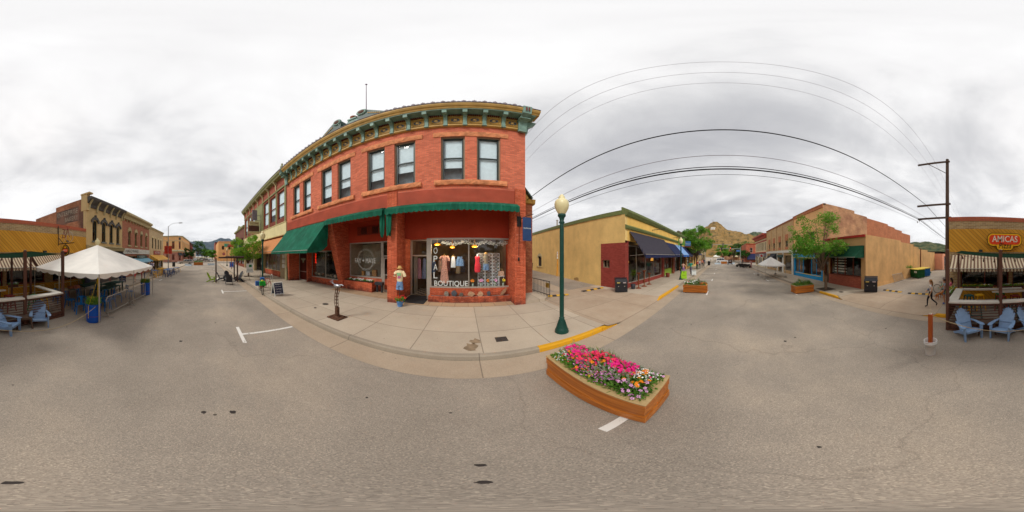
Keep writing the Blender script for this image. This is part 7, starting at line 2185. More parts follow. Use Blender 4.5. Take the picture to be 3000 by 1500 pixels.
# sandwich boards
def aframe(label, x, y, rot, w, h, frame, face_m, z=CB, name='sandwich_board', spread=.22, txt=None, tm=None):
    t = thing(name, label, 'sandwich board',(x, y, z), rot, group='sandwich boards on the sidewalks')
    ROOT[t] = (Vector((0,0,0)),0)
    for s_ in (-1,1):
        b = MB(); y0, y1 = s_*spread, s_*.02
        for xx in (-w/2, w/2): b.bar((xx, y0,0),(xx, y1, h),.035,.03)
        for f in (.13,.98): b.bar((-w/2, y0+(y1-y0)*f, h*f),(w/2, y0+(y1-y0)*f, h*f),.035,.03)
        p = b.build('frame', frame, t)
        b = MB(); o = -.004 if s_ < 0 else .004
        b.quad((-w/2+.02, y0+(y1-y0)*.14+o, h*.14),(w/2-.02, y0+(y1-y0)*.14+o, h*.14),(w/2-.02, y0+(y1-y0)*.97+o, h*.97),(-w/2+.02, y0+(y1-y0)*.97+o, h*.97)); f_ = b.build('panel', face_m, p)
        if txt and s_ < 0:
            ang = math.atan2(spread-.02, h)
            n_ = len(txt)
            for i,(line, lw, lh) in enumerate(txt):
                fz = .86-(i*.68/max(1, n_-1)) if n_ > 1 else .55
                text('lettering', line,0, y0+(y1-y0)*fz-.012, h*fz, lw, lh,(R(90)-ang,0,0), tm, f_)
    return t
M_navyb = plain('chalkboard_navy', '2a3048',.7); M_chalk = plain('chalk_white', 'd4d8dc',.9)
x, y = G(813,865, CB)
aframe('navy chalkboard sandwich board in a white frame beside the parked bicycles', x, y+.0, R(100),.62,.80, M_let, M_navyb, txt=[('Hungry?',.44,.12),('Best burgers',.42,.07),('Cold Drinks',.44,.1),('Live music',.38,.07),('OPEN DAILY',.42,.08)], tm=M_chalk)
x, y = G(2009,819, CB)
aframe('lime green sandwich board beside the right-hand street lamp', x, y+.2, R(-76),.55,.85, plain('lime_board', '9acc1c',.5, var=.03), MAT['lime_board'], txt=[('i',.05,.16),('Spa & Salon',.4,.07),('Welcome',.36,.06)], tm=plain('brown_letters', '5c4020',.7))
x, y = G(672,784, CB)
aframe('blue sandwich board far down the left sidewalk', x,4.6, R(85),.75,1.1, M_drum, M_drum, txt=[('OPEN',.5,.18),('Ice Cream',.6,.12),('Fudge',.5,.12)], tm=M_let)
aframe('navy sandwich board beyond the crowd barriers under the tent',-12.6,-7.4, R(120),.6,.95, M_navyb, M_navyb, txt=[('TACOS',.4,.1),('Cold Beer',.44,.1)], tm=M_chalk)
x, y = G(2033,807, CB)
aframe('small white sandwich board behind the man in the teal shirt on the right sidewalk', x, y, R(-78),.5,.65, M_let, M_let, txt=[('SALE',.35,.12),('TODAY',.35,.1)], tm=M_navyb)
# white stake sign by the left tree
x, y = G(714,799, CB)
t = thing('stake_sign', 'white notice with green logo on a thin stand in front of the left street tree', 'sign',(-15.6,3.9, CB))
b = MB(); b.box(-15.61,-15.59,3.65,4.35,.85,1.75); s_ = b.build('notice', M_let, t)
b = MB(); b.box(-15.588,-15.58,3.9,4.2,1.4,1.65); b.build('green_logo', M_grnm, s_)
text('lettering', 'PLEASE SANITIZE',-15.586,4.0,1.12,.55,.1,(R(90),0, R(90)), M_navyb, s_)
b = MB(); b.cyl((-15.6,4.0, CB),(-15.6,4.0,.85),.02, n=6); b.box(-15.75,-15.45,3.85,4.15, CB, CB+.03); b.build('stand', M_alu, t)
# ------------------------------------------------------------------ utility pole and wires
M_pole = wood('utility_pole_wood', '4a3a30', '68564a', axis='z', scale=1.6, rough=.95)
PX_, PY_ = 2.0,-10.9
t = thing('utility_pole', 'tall brown wooden utility pole with three crossarms at the alley beside the pizzeria', 'utility pole',(PX_, PY_,.1))
b = MB(); b.cyl((PX_, PY_,.05),(PX_, PY_,9.95),.16,.11,12); b.build('pole', M_pole, t)
AR = ((9.62,4.05,2.0),(6.1,4.1,1.95),(5.12,4.05,1.9))
for z, xe, xs in AR:
    b = MB(); b.box(xs-.2, xe, PY_+.12, PY_+.22, z-.06, z+.06)
    if z > 9: b.bar((3.3, PY_+.17, z-.05),(2.05, PY_+.17, z-1.05),.06,.03)
    c_ = b.build('crossarm', M_pole, t, split=False)
M_ins = plain('porcelain', '8c8078',.3)
M_wire = plain('black_cable', '1c1a1c',.6); M_wireg = plain('grey_wire', '8a8088',.5)
wires = [(3.95,9.72,.006, M_wireg, 'thin overhead wire, lowest of the three high wires on the top crossarm'),(3.37,9.72,.006, M_wireg, 'thin overhead wire, middle of the three high wires on the top crossarm'),(2.82,9.72,.006, M_wireg, 'thin overhead wire, highest arc of all, nearest the pole top'),
         (3.5,6.18,.018, M_wire, 'dark overhead cable from the middle crossarm, arching alone in mid sky'),
         (3.45,5.2,.007, M_wireg, 'thin wire just above the bundle of thick cables on the lowest crossarm'),(3.92,5.14,.012, M_wire, 'upper thick black cable on the lowest crossarm'),(3.95,5.08,.02, M_wire, 'lower thick black cable on the lowest crossarm'),(4.1,4.98,.006, M_wire, 'thin dark wire hanging just under the thick cables')]
for (x, z, r_, m, lab) in wires:
    b = MB(); b.cyl((x, PY_+.17, z-.12),(x, PY_+.17, z),.03, n=8); b.build('insulator', M_ins, t)
    pts = sag((x, PY_+.17, z),(x+.15,34, z+.35),.42 if z < 9 else .2,44)
    p2 = sag((x-.3,-44, z-.4),(x, PY_+.17, z),.5,12)
    b = MB(); b.tube(p2+pts[1:], r_,5)
    solo('overhead_wire', b, m, lab, 'wire', base=(x, PY_, z), group='overhead wires strung along the alley')
t2 = thing('utility_pole', 'second wooden utility pole deep in the near alley, hidden behind the red brick wing', 'utility pole',(3.9,34,.7))
b = MB(); b.cyl((4.1,34,.6),(4.1,34,10.6),.16,.11,12); b.build('pole', M_pole, t2)
for z in (10.05,6.5,5.4): b = MB(); b.box(2.8,4.6,33.9,34.0, z-.06, z+.06); b.build('crossarm', M_pole, t2)

# ------------------------------------------------------------------ alley clutter
M_dgreen = plain('dumpster_green', '14542c',.5, var=.15); M_dblue = plain('dumpster_blue', '1c64a4',.5, var=.15)
def dumpster(x, y, m, label, rot=0, w=1.35, d=1.0, h=.92):
    t = proto('dumpster', 'dumpster', 'dumpsters along the tan alley wall')
    b = MB(); b.add([(-w/2,-d/2+.08,.1),(w/2,-d/2+.08,.1),(w/2,d/2,.1),(-w/2,d/2,.1),(-w/2,-d/2,h),(w/2,-d/2,h),(w/2,d/2,h),(-w/2,d/2,h)],[(0,3,2,1),(4,5,6,7),(0,1,5,4),(1,2,6,5),(2,3,7,6),(3,0,4,7)]); b.box(-w/2-.03, w/2+.03,-d/2-.03, d/2+.03, h, h+.03)
    b.build('body', m, t)
    b = MB(); b.prism([(-d/2-.05, h+.03),(d/2+.03, h+.03),(d/2+.03, h+.13),(-d/2-.05, h+.07)], 'x',-w/2-.03, w/2+.03); b.build('lid', plain('dumpster_lid_yellow', 'd8c050',.6), t)
    for s_ in (-1,1):
        b = MB(); b.box(s_*(w/2+.03)-.02, s_*(w/2+.03)+.02,-.3,.3,.45,.55); b.build('lift_pocket', m, t)
        for q in (-1,1): b = MB(); b.cyl((s_*w*.4, q*d*.35,.06),(s_*w*.4+.04, q*d*.35,.06),.06, n=10); b.build('castor', M_iron, t)
    b = MB(); b.box(w*.1, w*.22,-d/2-.02,-d/2+.0,.6,.8); b.box(w*.28, w*.4,-d/2-.02,-d/2+.0,.6,.8); b.build('white_notice', M_let, t)
    return place(t, x, y,.1, rot, label)
dumpster(6.35,-16.6, M_dgreen, 'green dumpster with yellow lid, nearer of the two against the tan wall',2.6)
dumpster(6.2,-18.2, M_dblue, 'blue dumpster with pale yellow lid behind the green one',2.6)
t = thing('metal_grating', 'steel mesh panel leaning against the tan alley wall', 'panel',(6.8,-13.2,.1))
b = MB(); p0, p1, p2, p3 = Vector((6.75,-12.4,.12)), Vector((6.75,-14.2,.12)), Vector((7.08,-14.2,.85)), Vector((7.08,-12.4,.85))
for a, c in ((p0, p1),(p1, p2),(p2, p3),(p3, p0)): b.tube([a, c],.02,6)
b.build('frame', M_alu, t, split=False)
b = MB()
for k in range(1,22): b.tube([p0.lerp(p1, k/22), p3.lerp(p2, k/22)],.005,4)
for k in range(1,7): b.tube([p0.lerp(p3, k/7), p1.lerp(p2, k/7)],.005,4)
b.build('mesh', M_alu, t, split=False)
rr = random.Random(5)
for (x, y, n, lab) in ((6.7,-15.3,60, 'small weed growing above the green dumpster'),(6.4,-20.5,120, 'weeds along the wall foot behind the blue dumpster')):
    b = MB()
    for _ in range(n): blade(b,(x+rr.uniform(-.25,.25), y+rr.uniform(-.8,.8)*(.3 if n < 100 else 1),(1.2 if n < 100 else .1)+rr.uniform(0,.1)),(rr.gauss(0,.5), rr.gauss(0,.5),1), rr.uniform(.15,.4),.03,0)
    solo('weeds', b, M_fol, lab, 'weeds', kind='stuff')
# wall details that break the blank alley walls
for k,(y, z, w, h_, lab) in enumerate(((11.6,.9,.3,.25, 'small patched mortar repair low on the yellow alley wall'),)):
    b = MB(); b.prism([(y-.35,.28),(y+.3,.25),(y+.36,.42),(y-.1,.55),(y-.3,.5)], 'x', Ya-.012, Ya-.002); solo('wall_patch', b, stucco('patch_brown', 'b08c54',.8), lab, 'wall patch')
t = thing('vent_pipe', 'short metal vent pipe on the roof edge of the yellow building', 'vent',(9.7,15.4,5.5)); b = MB(); b.cyl((9.8,15.4,5.2),(9.8,15.4,6.5),.09, n=10); b.lathe([(.12,6.5),(.15,6.55),(.02,6.65)],(9.8,15.4,0),10); b.build('pipe', M_alu, t)

# ------------------------------------------------------------------ bicycles
M_tyre = plain('tyre_rubber', '26241f',.8)
def bike(name, frame_m, label, group='bicycles', tyre=None, extras=None):
    t = proto(name, 'bicycle', group)
    r_ = .32; W = .52
    for x in (-W, W):
        b = MB(); b.tube([(x+r_*math.cos(2*math.pi*k/24),0, r_+.01+r_*math.sin(2*math.pi*k/24)) for k in range(25)],.02,6); w = b.build('wheel', tyre or M_tyre, t, split=False)
        b = MB()
        for k in range(12): b.bar((x,0, r_+.01),(x+r_*.96*math.cos(k*.5236),0, r_+.01+r_*.96*math.sin(k*.5236)),.004)
        b.cyl((x,-.05, r_+.01),(x,.05, r_+.01),.025, n=8); b.build('spokes', M_alu, w, split=False)
    b = MB(); bbk = (-.06,0,.30); st_ = (-.2,0,.72); hd = (.34,0,.76); hl = (.38,0,.62)
    for p, q, rr_ in ((bbk, st_,.02),(st_, hd,.018),(bbk, hl,.022),(hl, hd,.022),((-W,.03,.33), bbk,.012),((-W,.03,.33),(-.17,0,.64),.011),(hl,(W,.03,.33),.015)): b.tube([p, q], rr_,6)
    b.build('frame', frame_m, t, split=False)
    b = MB(); b.tube([(hd[0],0,.76),(.31,0,.92)],.014,6); b.tube([(.2,-.26,.93),(.31,-.12,.94),(.31,.12,.94),(.2,.26,.93)],.014,6); b.build('handlebar', M_bin, t, split=False)
    b = MB(); b.tube([st_,(-.23,0,.84)],.013,6); b.prism([(-.38,-.07),(-.34,.07)][0:1]+[(-.37,.07),(-.2,.04),(-.1,.015),(-.1,-.015),(-.2,-.04)], 'z',.84,.88); b.build('saddle', M_bin, t, split=False)
    b = MB(); b.cyl((-.06,-.04,.3),(-.06,-.03,.3),.09, n=14); b.bar((-.06,-.06,.3),(.02,-.06,.17),.02); b.bar((-.06,.06,.3),(-.14,.06,.43),.02); b.build('crank', M_iron, t, split=False)
    if extras: extras(t)
    t['label'] = label
    return t
def cargo(t):
    b = MB(); b.prism([(.3,-.16),(.62,-.18),(.62,.18),(.3,.16)], 'z',.62,.88); b.build('green_bag', plain('green_bag', '1c9c2c',.7), t)
    b = MB(); b.ball((.46,0,.92),(.1,.1,.06),10,6); b.build('helmet', plain('yellow_helmet', 'd0c83c',.5), t)
    b = MB(); b.prism([(-.62,.45),(-.3,.45),(-.24,1.0),(-.7,1.0)], 'y',.05,.3); b.prism([(-.62,.45),(-.3,.45),(-.3,.75),(-.62,.75)], 'y',-.3,-.06); b.build('blue_pannier', plain('blue_pannier', '2c5c9c',.7), t)
bk1 = bike('bicycle', plain('orange_red_frame', 'a84430',.4), 'bicycle loaded with a green bag and blue panniers at the kerb beside the chalkboard', 'bicycles parked at the left sidewalk rack', extras=cargo)
x, y = G(764,852,.05)
bk1.location = (-10.2,3.38,.01); bk1.rotation_euler = (0,0, R(-8))
bk2 = bike('bicycle', plain('red_frame', 'b02c2c',.4), 'red bicycle with cream tyres leaning at the rack behind the chalkboard', 'bicycles parked at the left sidewalk rack', tyre=plain('cream_tyre', 'c8bc98',.7))
bk2.location = (-10.9,4.05, CB); bk2.rotation_euler = (0,0, R(12))
bk3 = bike('bicycle', plain('green_frame', '2c9c5c',.4), 'green mountain bicycle held behind the walking girl at the far alley')
bk3.location = (2.05,-10.0,.12); bk3.rotation_euler = (0,0, R(175)); bk3.scale = (.85,)*3
for i,(x, y, lab) in enumerate(((-14.3,4.75, 'steel hoop bike rack behind the red bicycle'),(-12.6,5.1, 'steel hoop bike rack between the red bicycle and the chalkboard'))):
    b = MB(); b.tube([(x-.22, y, CB),(x-.22, y, CB+.62)]+[(x-.22*math.cos(a), y, CB+.62+.22*math.sin(a)) for a in (.5,1.0,1.57,2.1,2.6)]+[(x+.22, y, CB+.62),(x+.22, y, CB)],.028,8)
    solo('bike_rack', b, M_alu, lab, 'bike rack', group='hoop bike racks on the left sidewalk')

# ------------------------------------------------------------------ pergola seating in the left parking lane
M_perg = wood('dark_pergola_wood', '3c2a26', '584038', axis='z', scale=2)
t = thing('pergola', 'dark wooden pergola frame over grey chairs in the left parking lane', 'pergola',(-14.6,1.9,0))
posts = [(-14.95,.65),(-15.1,2.67),(-16.6,2.6)]
for x, y in posts:
    b = MB(); b.box(x-.06, x+.06, y-.06, y+.06,.04,2.28); b.build('post', M_perg, t)
    b = MB(); b.box(x-.22, x+.22, y-.22, y+.22,0,.05); b.build('concrete_foot', M_conc, t)
b = MB(); b.box(-15.16,-15.04,.9,3.3,2.28,2.42); b.box(-16.66,-16.54,1.5,3.3,2.28,2.42); b.build('beam', M_perg, t)
b = MB()
for k in range(7): b.box(-17.2,-14.7,1.75+k*.24,1.80+k*.24,2.42,2.5)
b.build('rafter', M_perg, t)
b = MB()
for z in (.55,.75): b.box(-16.6,-14.95,.64,.66, z, z+.02)
b.build('cable_rail', M_perg, t)
GG = 'charcoal adirondack chairs under the left pergola'
ac = adirondack(M_char, GG)
place(ac,-14.1,1.75,0, face(-1,.1), 'charcoal adirondack chair seen from behind, nearest of the pergola group')
dup(ac,(-16.4,1.2,0), face(.2,1), 'charcoal adirondack chair at the left edge of the pergola group', GG)
dup(ac,(-17.2,2.0,0), face(1,.3), 'charcoal adirondack chair facing the camera at the back of the pergola group', GG)
dup(ac,(-15.5,2.95,0), face(-.3,-1), 'charcoal adirondack chair against the right-hand pergola post', GG)
dup(ac,(-16.5,3.05,0), face(.3,-1), 'charcoal adirondack chair at the kerb behind the right-hand pergola post', GG)
al = adirondack(M_lime, 'lime adirondack chair'); place(al,-15.7,.25,0, face(.3,1), 'lime green adirondack chair left of the pergola post'); del al['group']
t_ = table(M_char,.6,.5,.45, 'tables', 'side_table'); del t_['group']; place(t_,-15.7,2.0,0,0, 'charcoal side table in the middle of the pergola group')

# ------------------------------------------------------------------ tables and chairs further down the far side
my = metal_chair(M_yel2, 'yellow metal chairs down the left street'); mb_ = metal_chair(M_dblum, 'dark blue metal chairs down the left street')
ty = table(M_yel2,1.0,.8,.74, 'cafe tables down the left street', 'cafe_table'); tb_ = table(M_blum,1.0,.8,.74, 'cafe tables down the left street', 'cafe_table')
def GP(px, py): return G(px, py,0)
x, y = GP(468,803); place(ty, x, y,0,.1, 'yellow cafe table, left one of the yellow pair outside the tan building')
x, y = GP(476,800); dup(ty,(x, y,0),.2, 'yellow cafe table, right one of the yellow pair outside the tan building')
x, y = GP(488,806); place(tb_, x, y,0,.1, 'blue cafe table nearest the road, right of the yellow tables')
x, y = GP(498,802); dup(tb_,(x, y,0),.2, 'blue cafe table in the middle of the blue group'); x, y = GP(517,797); dup(tb_,(x, y,0),0, 'dark blue cafe table at the right end of the blue group')
x, y = GP(450,809); dup(tb_,(x, y,0),0, 'dark blue cafe table right beside the corner of the canopy tent')
ys = [(452,812, 'at the tent corner'),(458,814, 'in front of the dark blue table by the tent'),(466,808, 'at the left yellow table, street side'),(472,807, 'between the two yellow tables'),(479,804, 'at the right yellow table'),(526,797, 'at the far right end of the blue tables')]
for i,(px, py, l) in enumerate(ys):
    x, y = GP(px, py); l = 'yellow metal chair '+l
    place(my, x, y,0, i*1.3, l) if i == 0 else dup(my,(x, y,0), i*1.3, l)
bs = [(446,812, 'half hidden by the tent leg'),(484,812, 'at the near end of the blue tables'),(496,812, 'on the road side of the blue tables'),(500,808, 'behind the nearest blue table'),(506,806, 'between the blue tables'),(511,803, 'beside the right blue table'),(493,802, 'beyond the nearest blue table')]
for i,(px, py, l) in enumerate(bs):
    x, y = GP(px, py); l = 'dark blue metal chair '+l
    place(mb_, x, y,0, i*1.1, l) if i == 0 else dup(mb_,(x, y,0), i*1.1, l)

# ------------------------------------------------------------------ vehicles and barriers at the crossings
def car(label, m, L_=4.6, W=1.8, Hh=1.45, suv=False, group='parked and passing cars', wagon=True):
    t = proto('parked_car', 'car', group)
    hb = Hh*.56
    side = [(-L_/2,.32),(-L_/2+.05, hb*.95),(-L_/2+.35, hb+.05),(L_/2-1.25, hb+.06),(L_/2-.25, hb-.1),(L_/2, hb*.62),(L_/2,.3)]
    # wheel arches cut in the lower edge
    def arch(cx): return [(cx+.38*math.cos(a),.3+.36*math.sin(a)) for a in (0,.6,1.2,1.57,1.95,2.55,3.14)]
    low = arch(L_/2-.95)+arch(-L_/2+.85)
    b = MB(); b.prism(side+low, 'y',-W/2, W/2); b.build('body', m, t)
    roof = [(-L_/2+.12, hb+.05),(-L_/2+(.3 if (suv or wagon) else .9), Hh-.05),(-L_/2+.6, Hh),(L_/2-2.2, Hh),(L_/2-1.35, hb+.05)]
    b = MB(); b.add([(x, s_*(W/2-.03-(.16 if z > hb+.1 else 0)), z) for s_ in (-1,1) for x, z in roof],[tuple(range(4,-1,-1)), tuple(range(5,10))]+[(k,(k+1) % 5,5+(k+1) % 5,5+k) for k in range(5)]); b.build('cabin', m, t)
    b = MB()
    for s_ in (-1,1):
        y0, y1 = s_*(W/2-.02), s_*(W/2-.165)
        for x0, x1, u0, u1 in ((-L_/2+.3,-L_/2+1.0,-L_/2+.5,-L_/2+1.0),(-L_/2+1.08,-L_/2+2.0,-L_/2+1.08,-L_/2+2.0),(-L_/2+2.08, L_/2-1.5,-L_/2+2.08, L_/2-2.2)):
            b.quad((x0, y0, hb+.1),(x1, y0, hb+.1),(u1, y1, Hh-.09),(u0, y1, Hh-.09))
    b.quad((L_/2-1.33,-W/2+.12, hb+.09),(L_/2-1.33, W/2-.12, hb+.09),(L_/2-2.17, W/2-.22, Hh-.06),(L_/2-2.17,-W/2+.22, Hh-.06))
    b.build('window', plain('car_glass', '1c2428',.06, spec=.8), t, split=False)
    for x in (-L_/2+.85, L_/2-.95):
        for s_ in (-1,1):
            b = MB(); b.cyl((x, s_*(W/2-.2),.33),(x, s_*(W/2+.01),.33),.33, n=18); w = b.build('wheel', M_tyre, t)
            b = MB(); b.cyl((x, s_*(W/2),.33),(x, s_*(W/2+.02),.33),.2, n=12); b.build('rim', M_alu, w)
    for s_ in (-1,1):
        b = MB(); b.box(L_/2-.12, L_/2+.01, s_*(W/2-.1), s_*(W/2-.45), hb*.68, hb*.86); b.build('headlight', M_let, t)
        b = MB(); b.box(-L_/2-.01,-L_/2+.12, s_*(W/2-.05), s_*(W/2-.3), hb*.7, hb*.98); b.build('tail_light', M_redm, t)
    t['label'] = label
    return t
M_silv = plain('silver_car_paint', 'b4b2ac',.25,.5, var=.04); M_whc = plain('white_car_paint', 'd8d8d8',.25, var=.03)
c1 = car('silver station wagon crossing the far left intersection', M_silv); x, y = G(542,775,0); c1.location = (x-3, y-.4,0); c1.rotation_euler = (0,0, R(-68))
c2 = car('silver sport utility vehicle crossing beyond the right barricades', M_whc, suv=True, Hh=1.75); c2.location = (57.5,-.6,0); c2.rotation_euler = (0,0, R(-90))
for i,(px, d, lab, m) in enumerate(((572,78, 'white parked car half hidden behind the left wagon', M_whc),(590,92, 'pale parked car furthest away on the left street', M_silv),(604,84, 'white parked car just right of centre at the far left end', M_whc),(612,72, 'silver parked car beyond the white barriers on the left street', M_silv))):
    c = dup(c1,(d*math.sin(TH(px)), d*math.cos(TH(px)),0), R(12*i), lab)
def jersey(x, y, rot, label, L_=1.9, m=None):
    b = MB(); pr = [(-.28,0),(.28,0),(.28,.1),(.14,.22),(.1,.5),(-.1,.5),(-.14,.22),(-.28,.1)]
    b.prism(pr, 'x',-L_/2, L_/2); M = Matrix.Translation((x, y,0)) @ Matrix.Rotation(rot,4, 'Z'); b.xf(M)
    solo('street_barrier', b, m or plain('pale_blue_concrete', 'b0bcc4',.7, var=.2), label, 'barrier', base=(x, y,0), group='white blocks closing the street ends')
jersey(-41,-5.2, R(70), 'pale blue-white street barrier in front of the silver wagon'); jersey(-44.2,.6, R(90), 'patterned white street barrier right of the far left planter box')
jersey(49,.9, R(90), 'white and grey street barrier left of the low planter box at the far right end'); jersey(50,-3.3, R(90), 'pale street barrier right of the dark buggy at the far right end')
# dark buggy (rear view) and motorcycles on the right
t = proto('utility_buggy', 'buggy'); b = MB(); b.box(-.8,.8,-.55,.55,.35,.85); b.prism([(-.7,.85),(.1,.85),(-.1,1.5),(-.6,1.5)], 'y',-.5,.5); b.build('body', plain('dark_brown_paint', '3c2824',.5), t)
for sx_ in (-.55,.55):
    for sy2 in (-.5,.5): b = MB(); b.cyl((sx_, sy2,.28),(sx_, sy2*1.3,.28),.28, n=14); b.build('wheel', M_tyre, t)
b = MB(); b.box(-.82,-.805,-.2,.2,.95,1.2); b.build('plate', M_alu, t)
place(t,46.5,-2.6,0,0, 'dark brown boxy buggy seen from behind at the far right barricades')
def moto(label, m):
    t = proto('motorcycle', 'motorcycle', 'motorcycles parked at the right kerb')
    for x in (-.65,.7): b = MB(); b.tube([(x+.28*math.cos(k*.349),0,.3+.28*math.sin(k*.349)) for k in range(19)],.06,6); b.cyl((x,-.03,.3),(x,.03,.3),.2, n=12); b.build('wheel', M_tyre, t, split=False)
    b = MB(); b.prism([(-.6,.5),(-.2,.3),(.3,.3),(.45,.6),(.35,.85),(0,.82),(-.1,.7),(-.7,.72)], 'y',-.13,.13); b.tube([(.7,0,.3),(.48,0,.9)],.03,6); b.tube([(.35,-.35,1.0),(.48,0,.95),(.35,.35,1.0)],.018,6); b.build('body', m, t, split=False)
    b = MB(); b.box(-.7,-.1,-.14,.14,.72,.82); b.build('seat', M_bin, t)
    t['label'] = label; return t
mo = moto('black motorcycle, left one parked at the right kerb near the crossing', plain('moto_black', '2c2624',.3)); mo.location = (36.5,-4.3,0); mo.rotation_euler = (0,0, R(60))
dup(mo,(35,-4.9,0), R(65), 'black motorcycle, middle one parked at the right kerb'); dup(mo,(33.6,-5.4,0), R(70), 'black motorcycle, right one parked at the right kerb beside a crouching rider')

# traffic signals and tall lamps
M_galv = plain('galvanised_steel', '9a9c98',.45,.4, var=.08)
def signal(label, bx, by, arm_to, z, heads, facing=-1):
    t = thing('traffic_signal', label, 'traffic signal',(bx, by,.1))
    b = MB(); b.cyl((bx, by,.1),(bx, by, z+.6),.13,.09,10); b.build('mast', M_galv, t)
    b = MB(); b.tube([(bx, by, z),(bx, by+(arm_to-by)*.5, z+.12),(bx, arm_to, z+.18)],[.09,.07,.05],8); b.build('mast_arm', M_galv, t)
    for hy, lit in heads:
        b = MB(); b.box(bx-.28, bx-.05, hy-.17, hy+.17, z-.55, z+.45); h_ = b.build('signal_head', M_bin if lit != 'back' else M_slate, t)
        if lit == 'red':
            b = MB(); b.cyl((bx-.29, hy, z+.26),(bx-.281, hy, z+.26),.12, n=12); b.build('red_lamp', emit('red_lamp', 'ff3c14',2.5), h_)
    return t
signal('grey traffic signal mast at the right crossing with an orange-red light on its arm',55,-6.6,1.2,4.9,((-3.2, 'red'),(-.2, 'dark')))
signal('slim traffic signal mast left of the right crossing, its arm over the road',47.5,4.6,-3.4,5.7,((-.6, 'back'),(2.6, 'back')))
b = MB(); b.box(54.9,54.97,-6.4,-5.2,4.0,4.5); solo('street_name_sign', b, plain('blue_sign', '4c78b8',.5), 'small blue street name sign on the grey traffic signal mast', 'sign')
t = thing('tall_street_light', 'tall street light with curved arm in front of the orange corner building', 'street light',(-36,-7,.13))
x, y = UX(493,-7.2),-7.2
t.location = (x, y,.13); ROOT[t] = (Vector((x, y,.13)),0)
b = MB(); b.cyl((x, y,.13),(x, y,7.9),.09,.06,8); b.build('mast', M_galv, t)
b = MB(); b.tube([(x, y,7.7),(x-.1, y+.4,8.2),(x-.2, y+1.0,8.45),(x-.3, y+1.9,8.5)],.03,6); b.build('curved_arm', M_galv, t)
b = MB(); b.box(x-.45, x-.2, y+1.9, y+2.5,8.42,8.54); b.build('lamp_head', M_galv, t)
b = MB(); b.box(x+.1, x+.14, y-.7, y-.05,2.9,4.3); bn = b.build('banner', plain('red_banner', 'b83828',.7, var=.25, scale=3), t)
b = MB(); b.box(x+.1, x+.14, y+.05, y+.7,2.9,4.3); b.build('banner', MAT['red_banner'], t)
for (px, py2, lab, xx, yy) in ((0,0, 'round red stop sign at the far left corner beside the plain orange building',-46,4.2),):
    t = thing('stop_sign', lab, 'stop sign',(xx, yy,.13)); b = MB(); b.cyl((xx, yy,.13),(xx, yy,3.3),.03, n=6); b.build('post', M_galv, t)
    b = MB(); b.prism([(yy+.42*math.cos(R(22.5+45*k)),3.1+.42*math.sin(R(22.5+45*k))) for k in range(8)], 'x', xx+.04, xx+.06); p = b.build('sign_face', MAT['sign_red'], t)
    text('lettering', 'STOP', xx+.062, yy,3.1,.6,.22,(R(90),0, R(90)), M_let, p)
t = thing('street_name_post', 'dark post with red arrow boards and green sign above the left street tree', 'signpost',(-28,4.2,.13))
x, y = UX(678,4.0),4.0
t.location = (x, y,.13); ROOT[t] = (Vector((x, y,.13)),0)
b = MB(); b.cyl((x, y,.13),(x, y,5.0),.05, n=8); b.build('post', M_mar, t)
for k,(z, m) in enumerate(((4.45, MAT['sign_red']),(4.2, MAT['sign_red']))): b = MB(); b.prism([(y-.8, z),(y-.65, z-.1),(y+.6, z-.1),(y+.6, z+.1),(y-.65, z+.1)], 'x', x+.06, x+.09); b.build('arrow_board', m, t)
b = MB(); b.box(x+.05, x+.08, y-1.3, y-.4,4.1,4.7); b.build('green_sign', plain('sea_green_sign', '5cae94',.6), t)
# litter bin far left and bollard bin right
b = MB(); x, y = G(509,781, CB); b.lathe([(.3,0),(.34,.1),(.34,.9),(.38,.95),(.2,1.05),(.05,1.1)],(x, y, CB),14); solo('litter_bin', b, M_bin, 'round black litter bin on the far left corner sidewalk', 'litter bin')
b = MB(); x, y = G(2077,777, CB); b.lathe([(.3,0),(.34,.1),(.34,.9),(.38,.95),(.2,1.05),(.05,1.1)],(x, y, CB),14); solo('litter_bin', b, M_bin, 'round dark litter bin near the crossing on the right sidewalk', 'litter bin')
# market awnings beyond the crossing
canopy('canopy_tent', 'white market canopy beyond the right crossing',84,88,.6,4.0,2.3,3.3,.2, legr=.04)
canopy('canopy_tent', 'red market canopy beyond the right crossing',92,97,-4.6,0,2.2,2.9,.3, legr=.04, m=plain('red_canvas', 'c02424',.8))
canopy('canopy_tent', 'cream market canopy beyond the right traffic signal',86,92,-10.5,-6,2.2,2.9,.3, legr=.04, m=plain('cream_canvas', 'd8c8a0',.8))
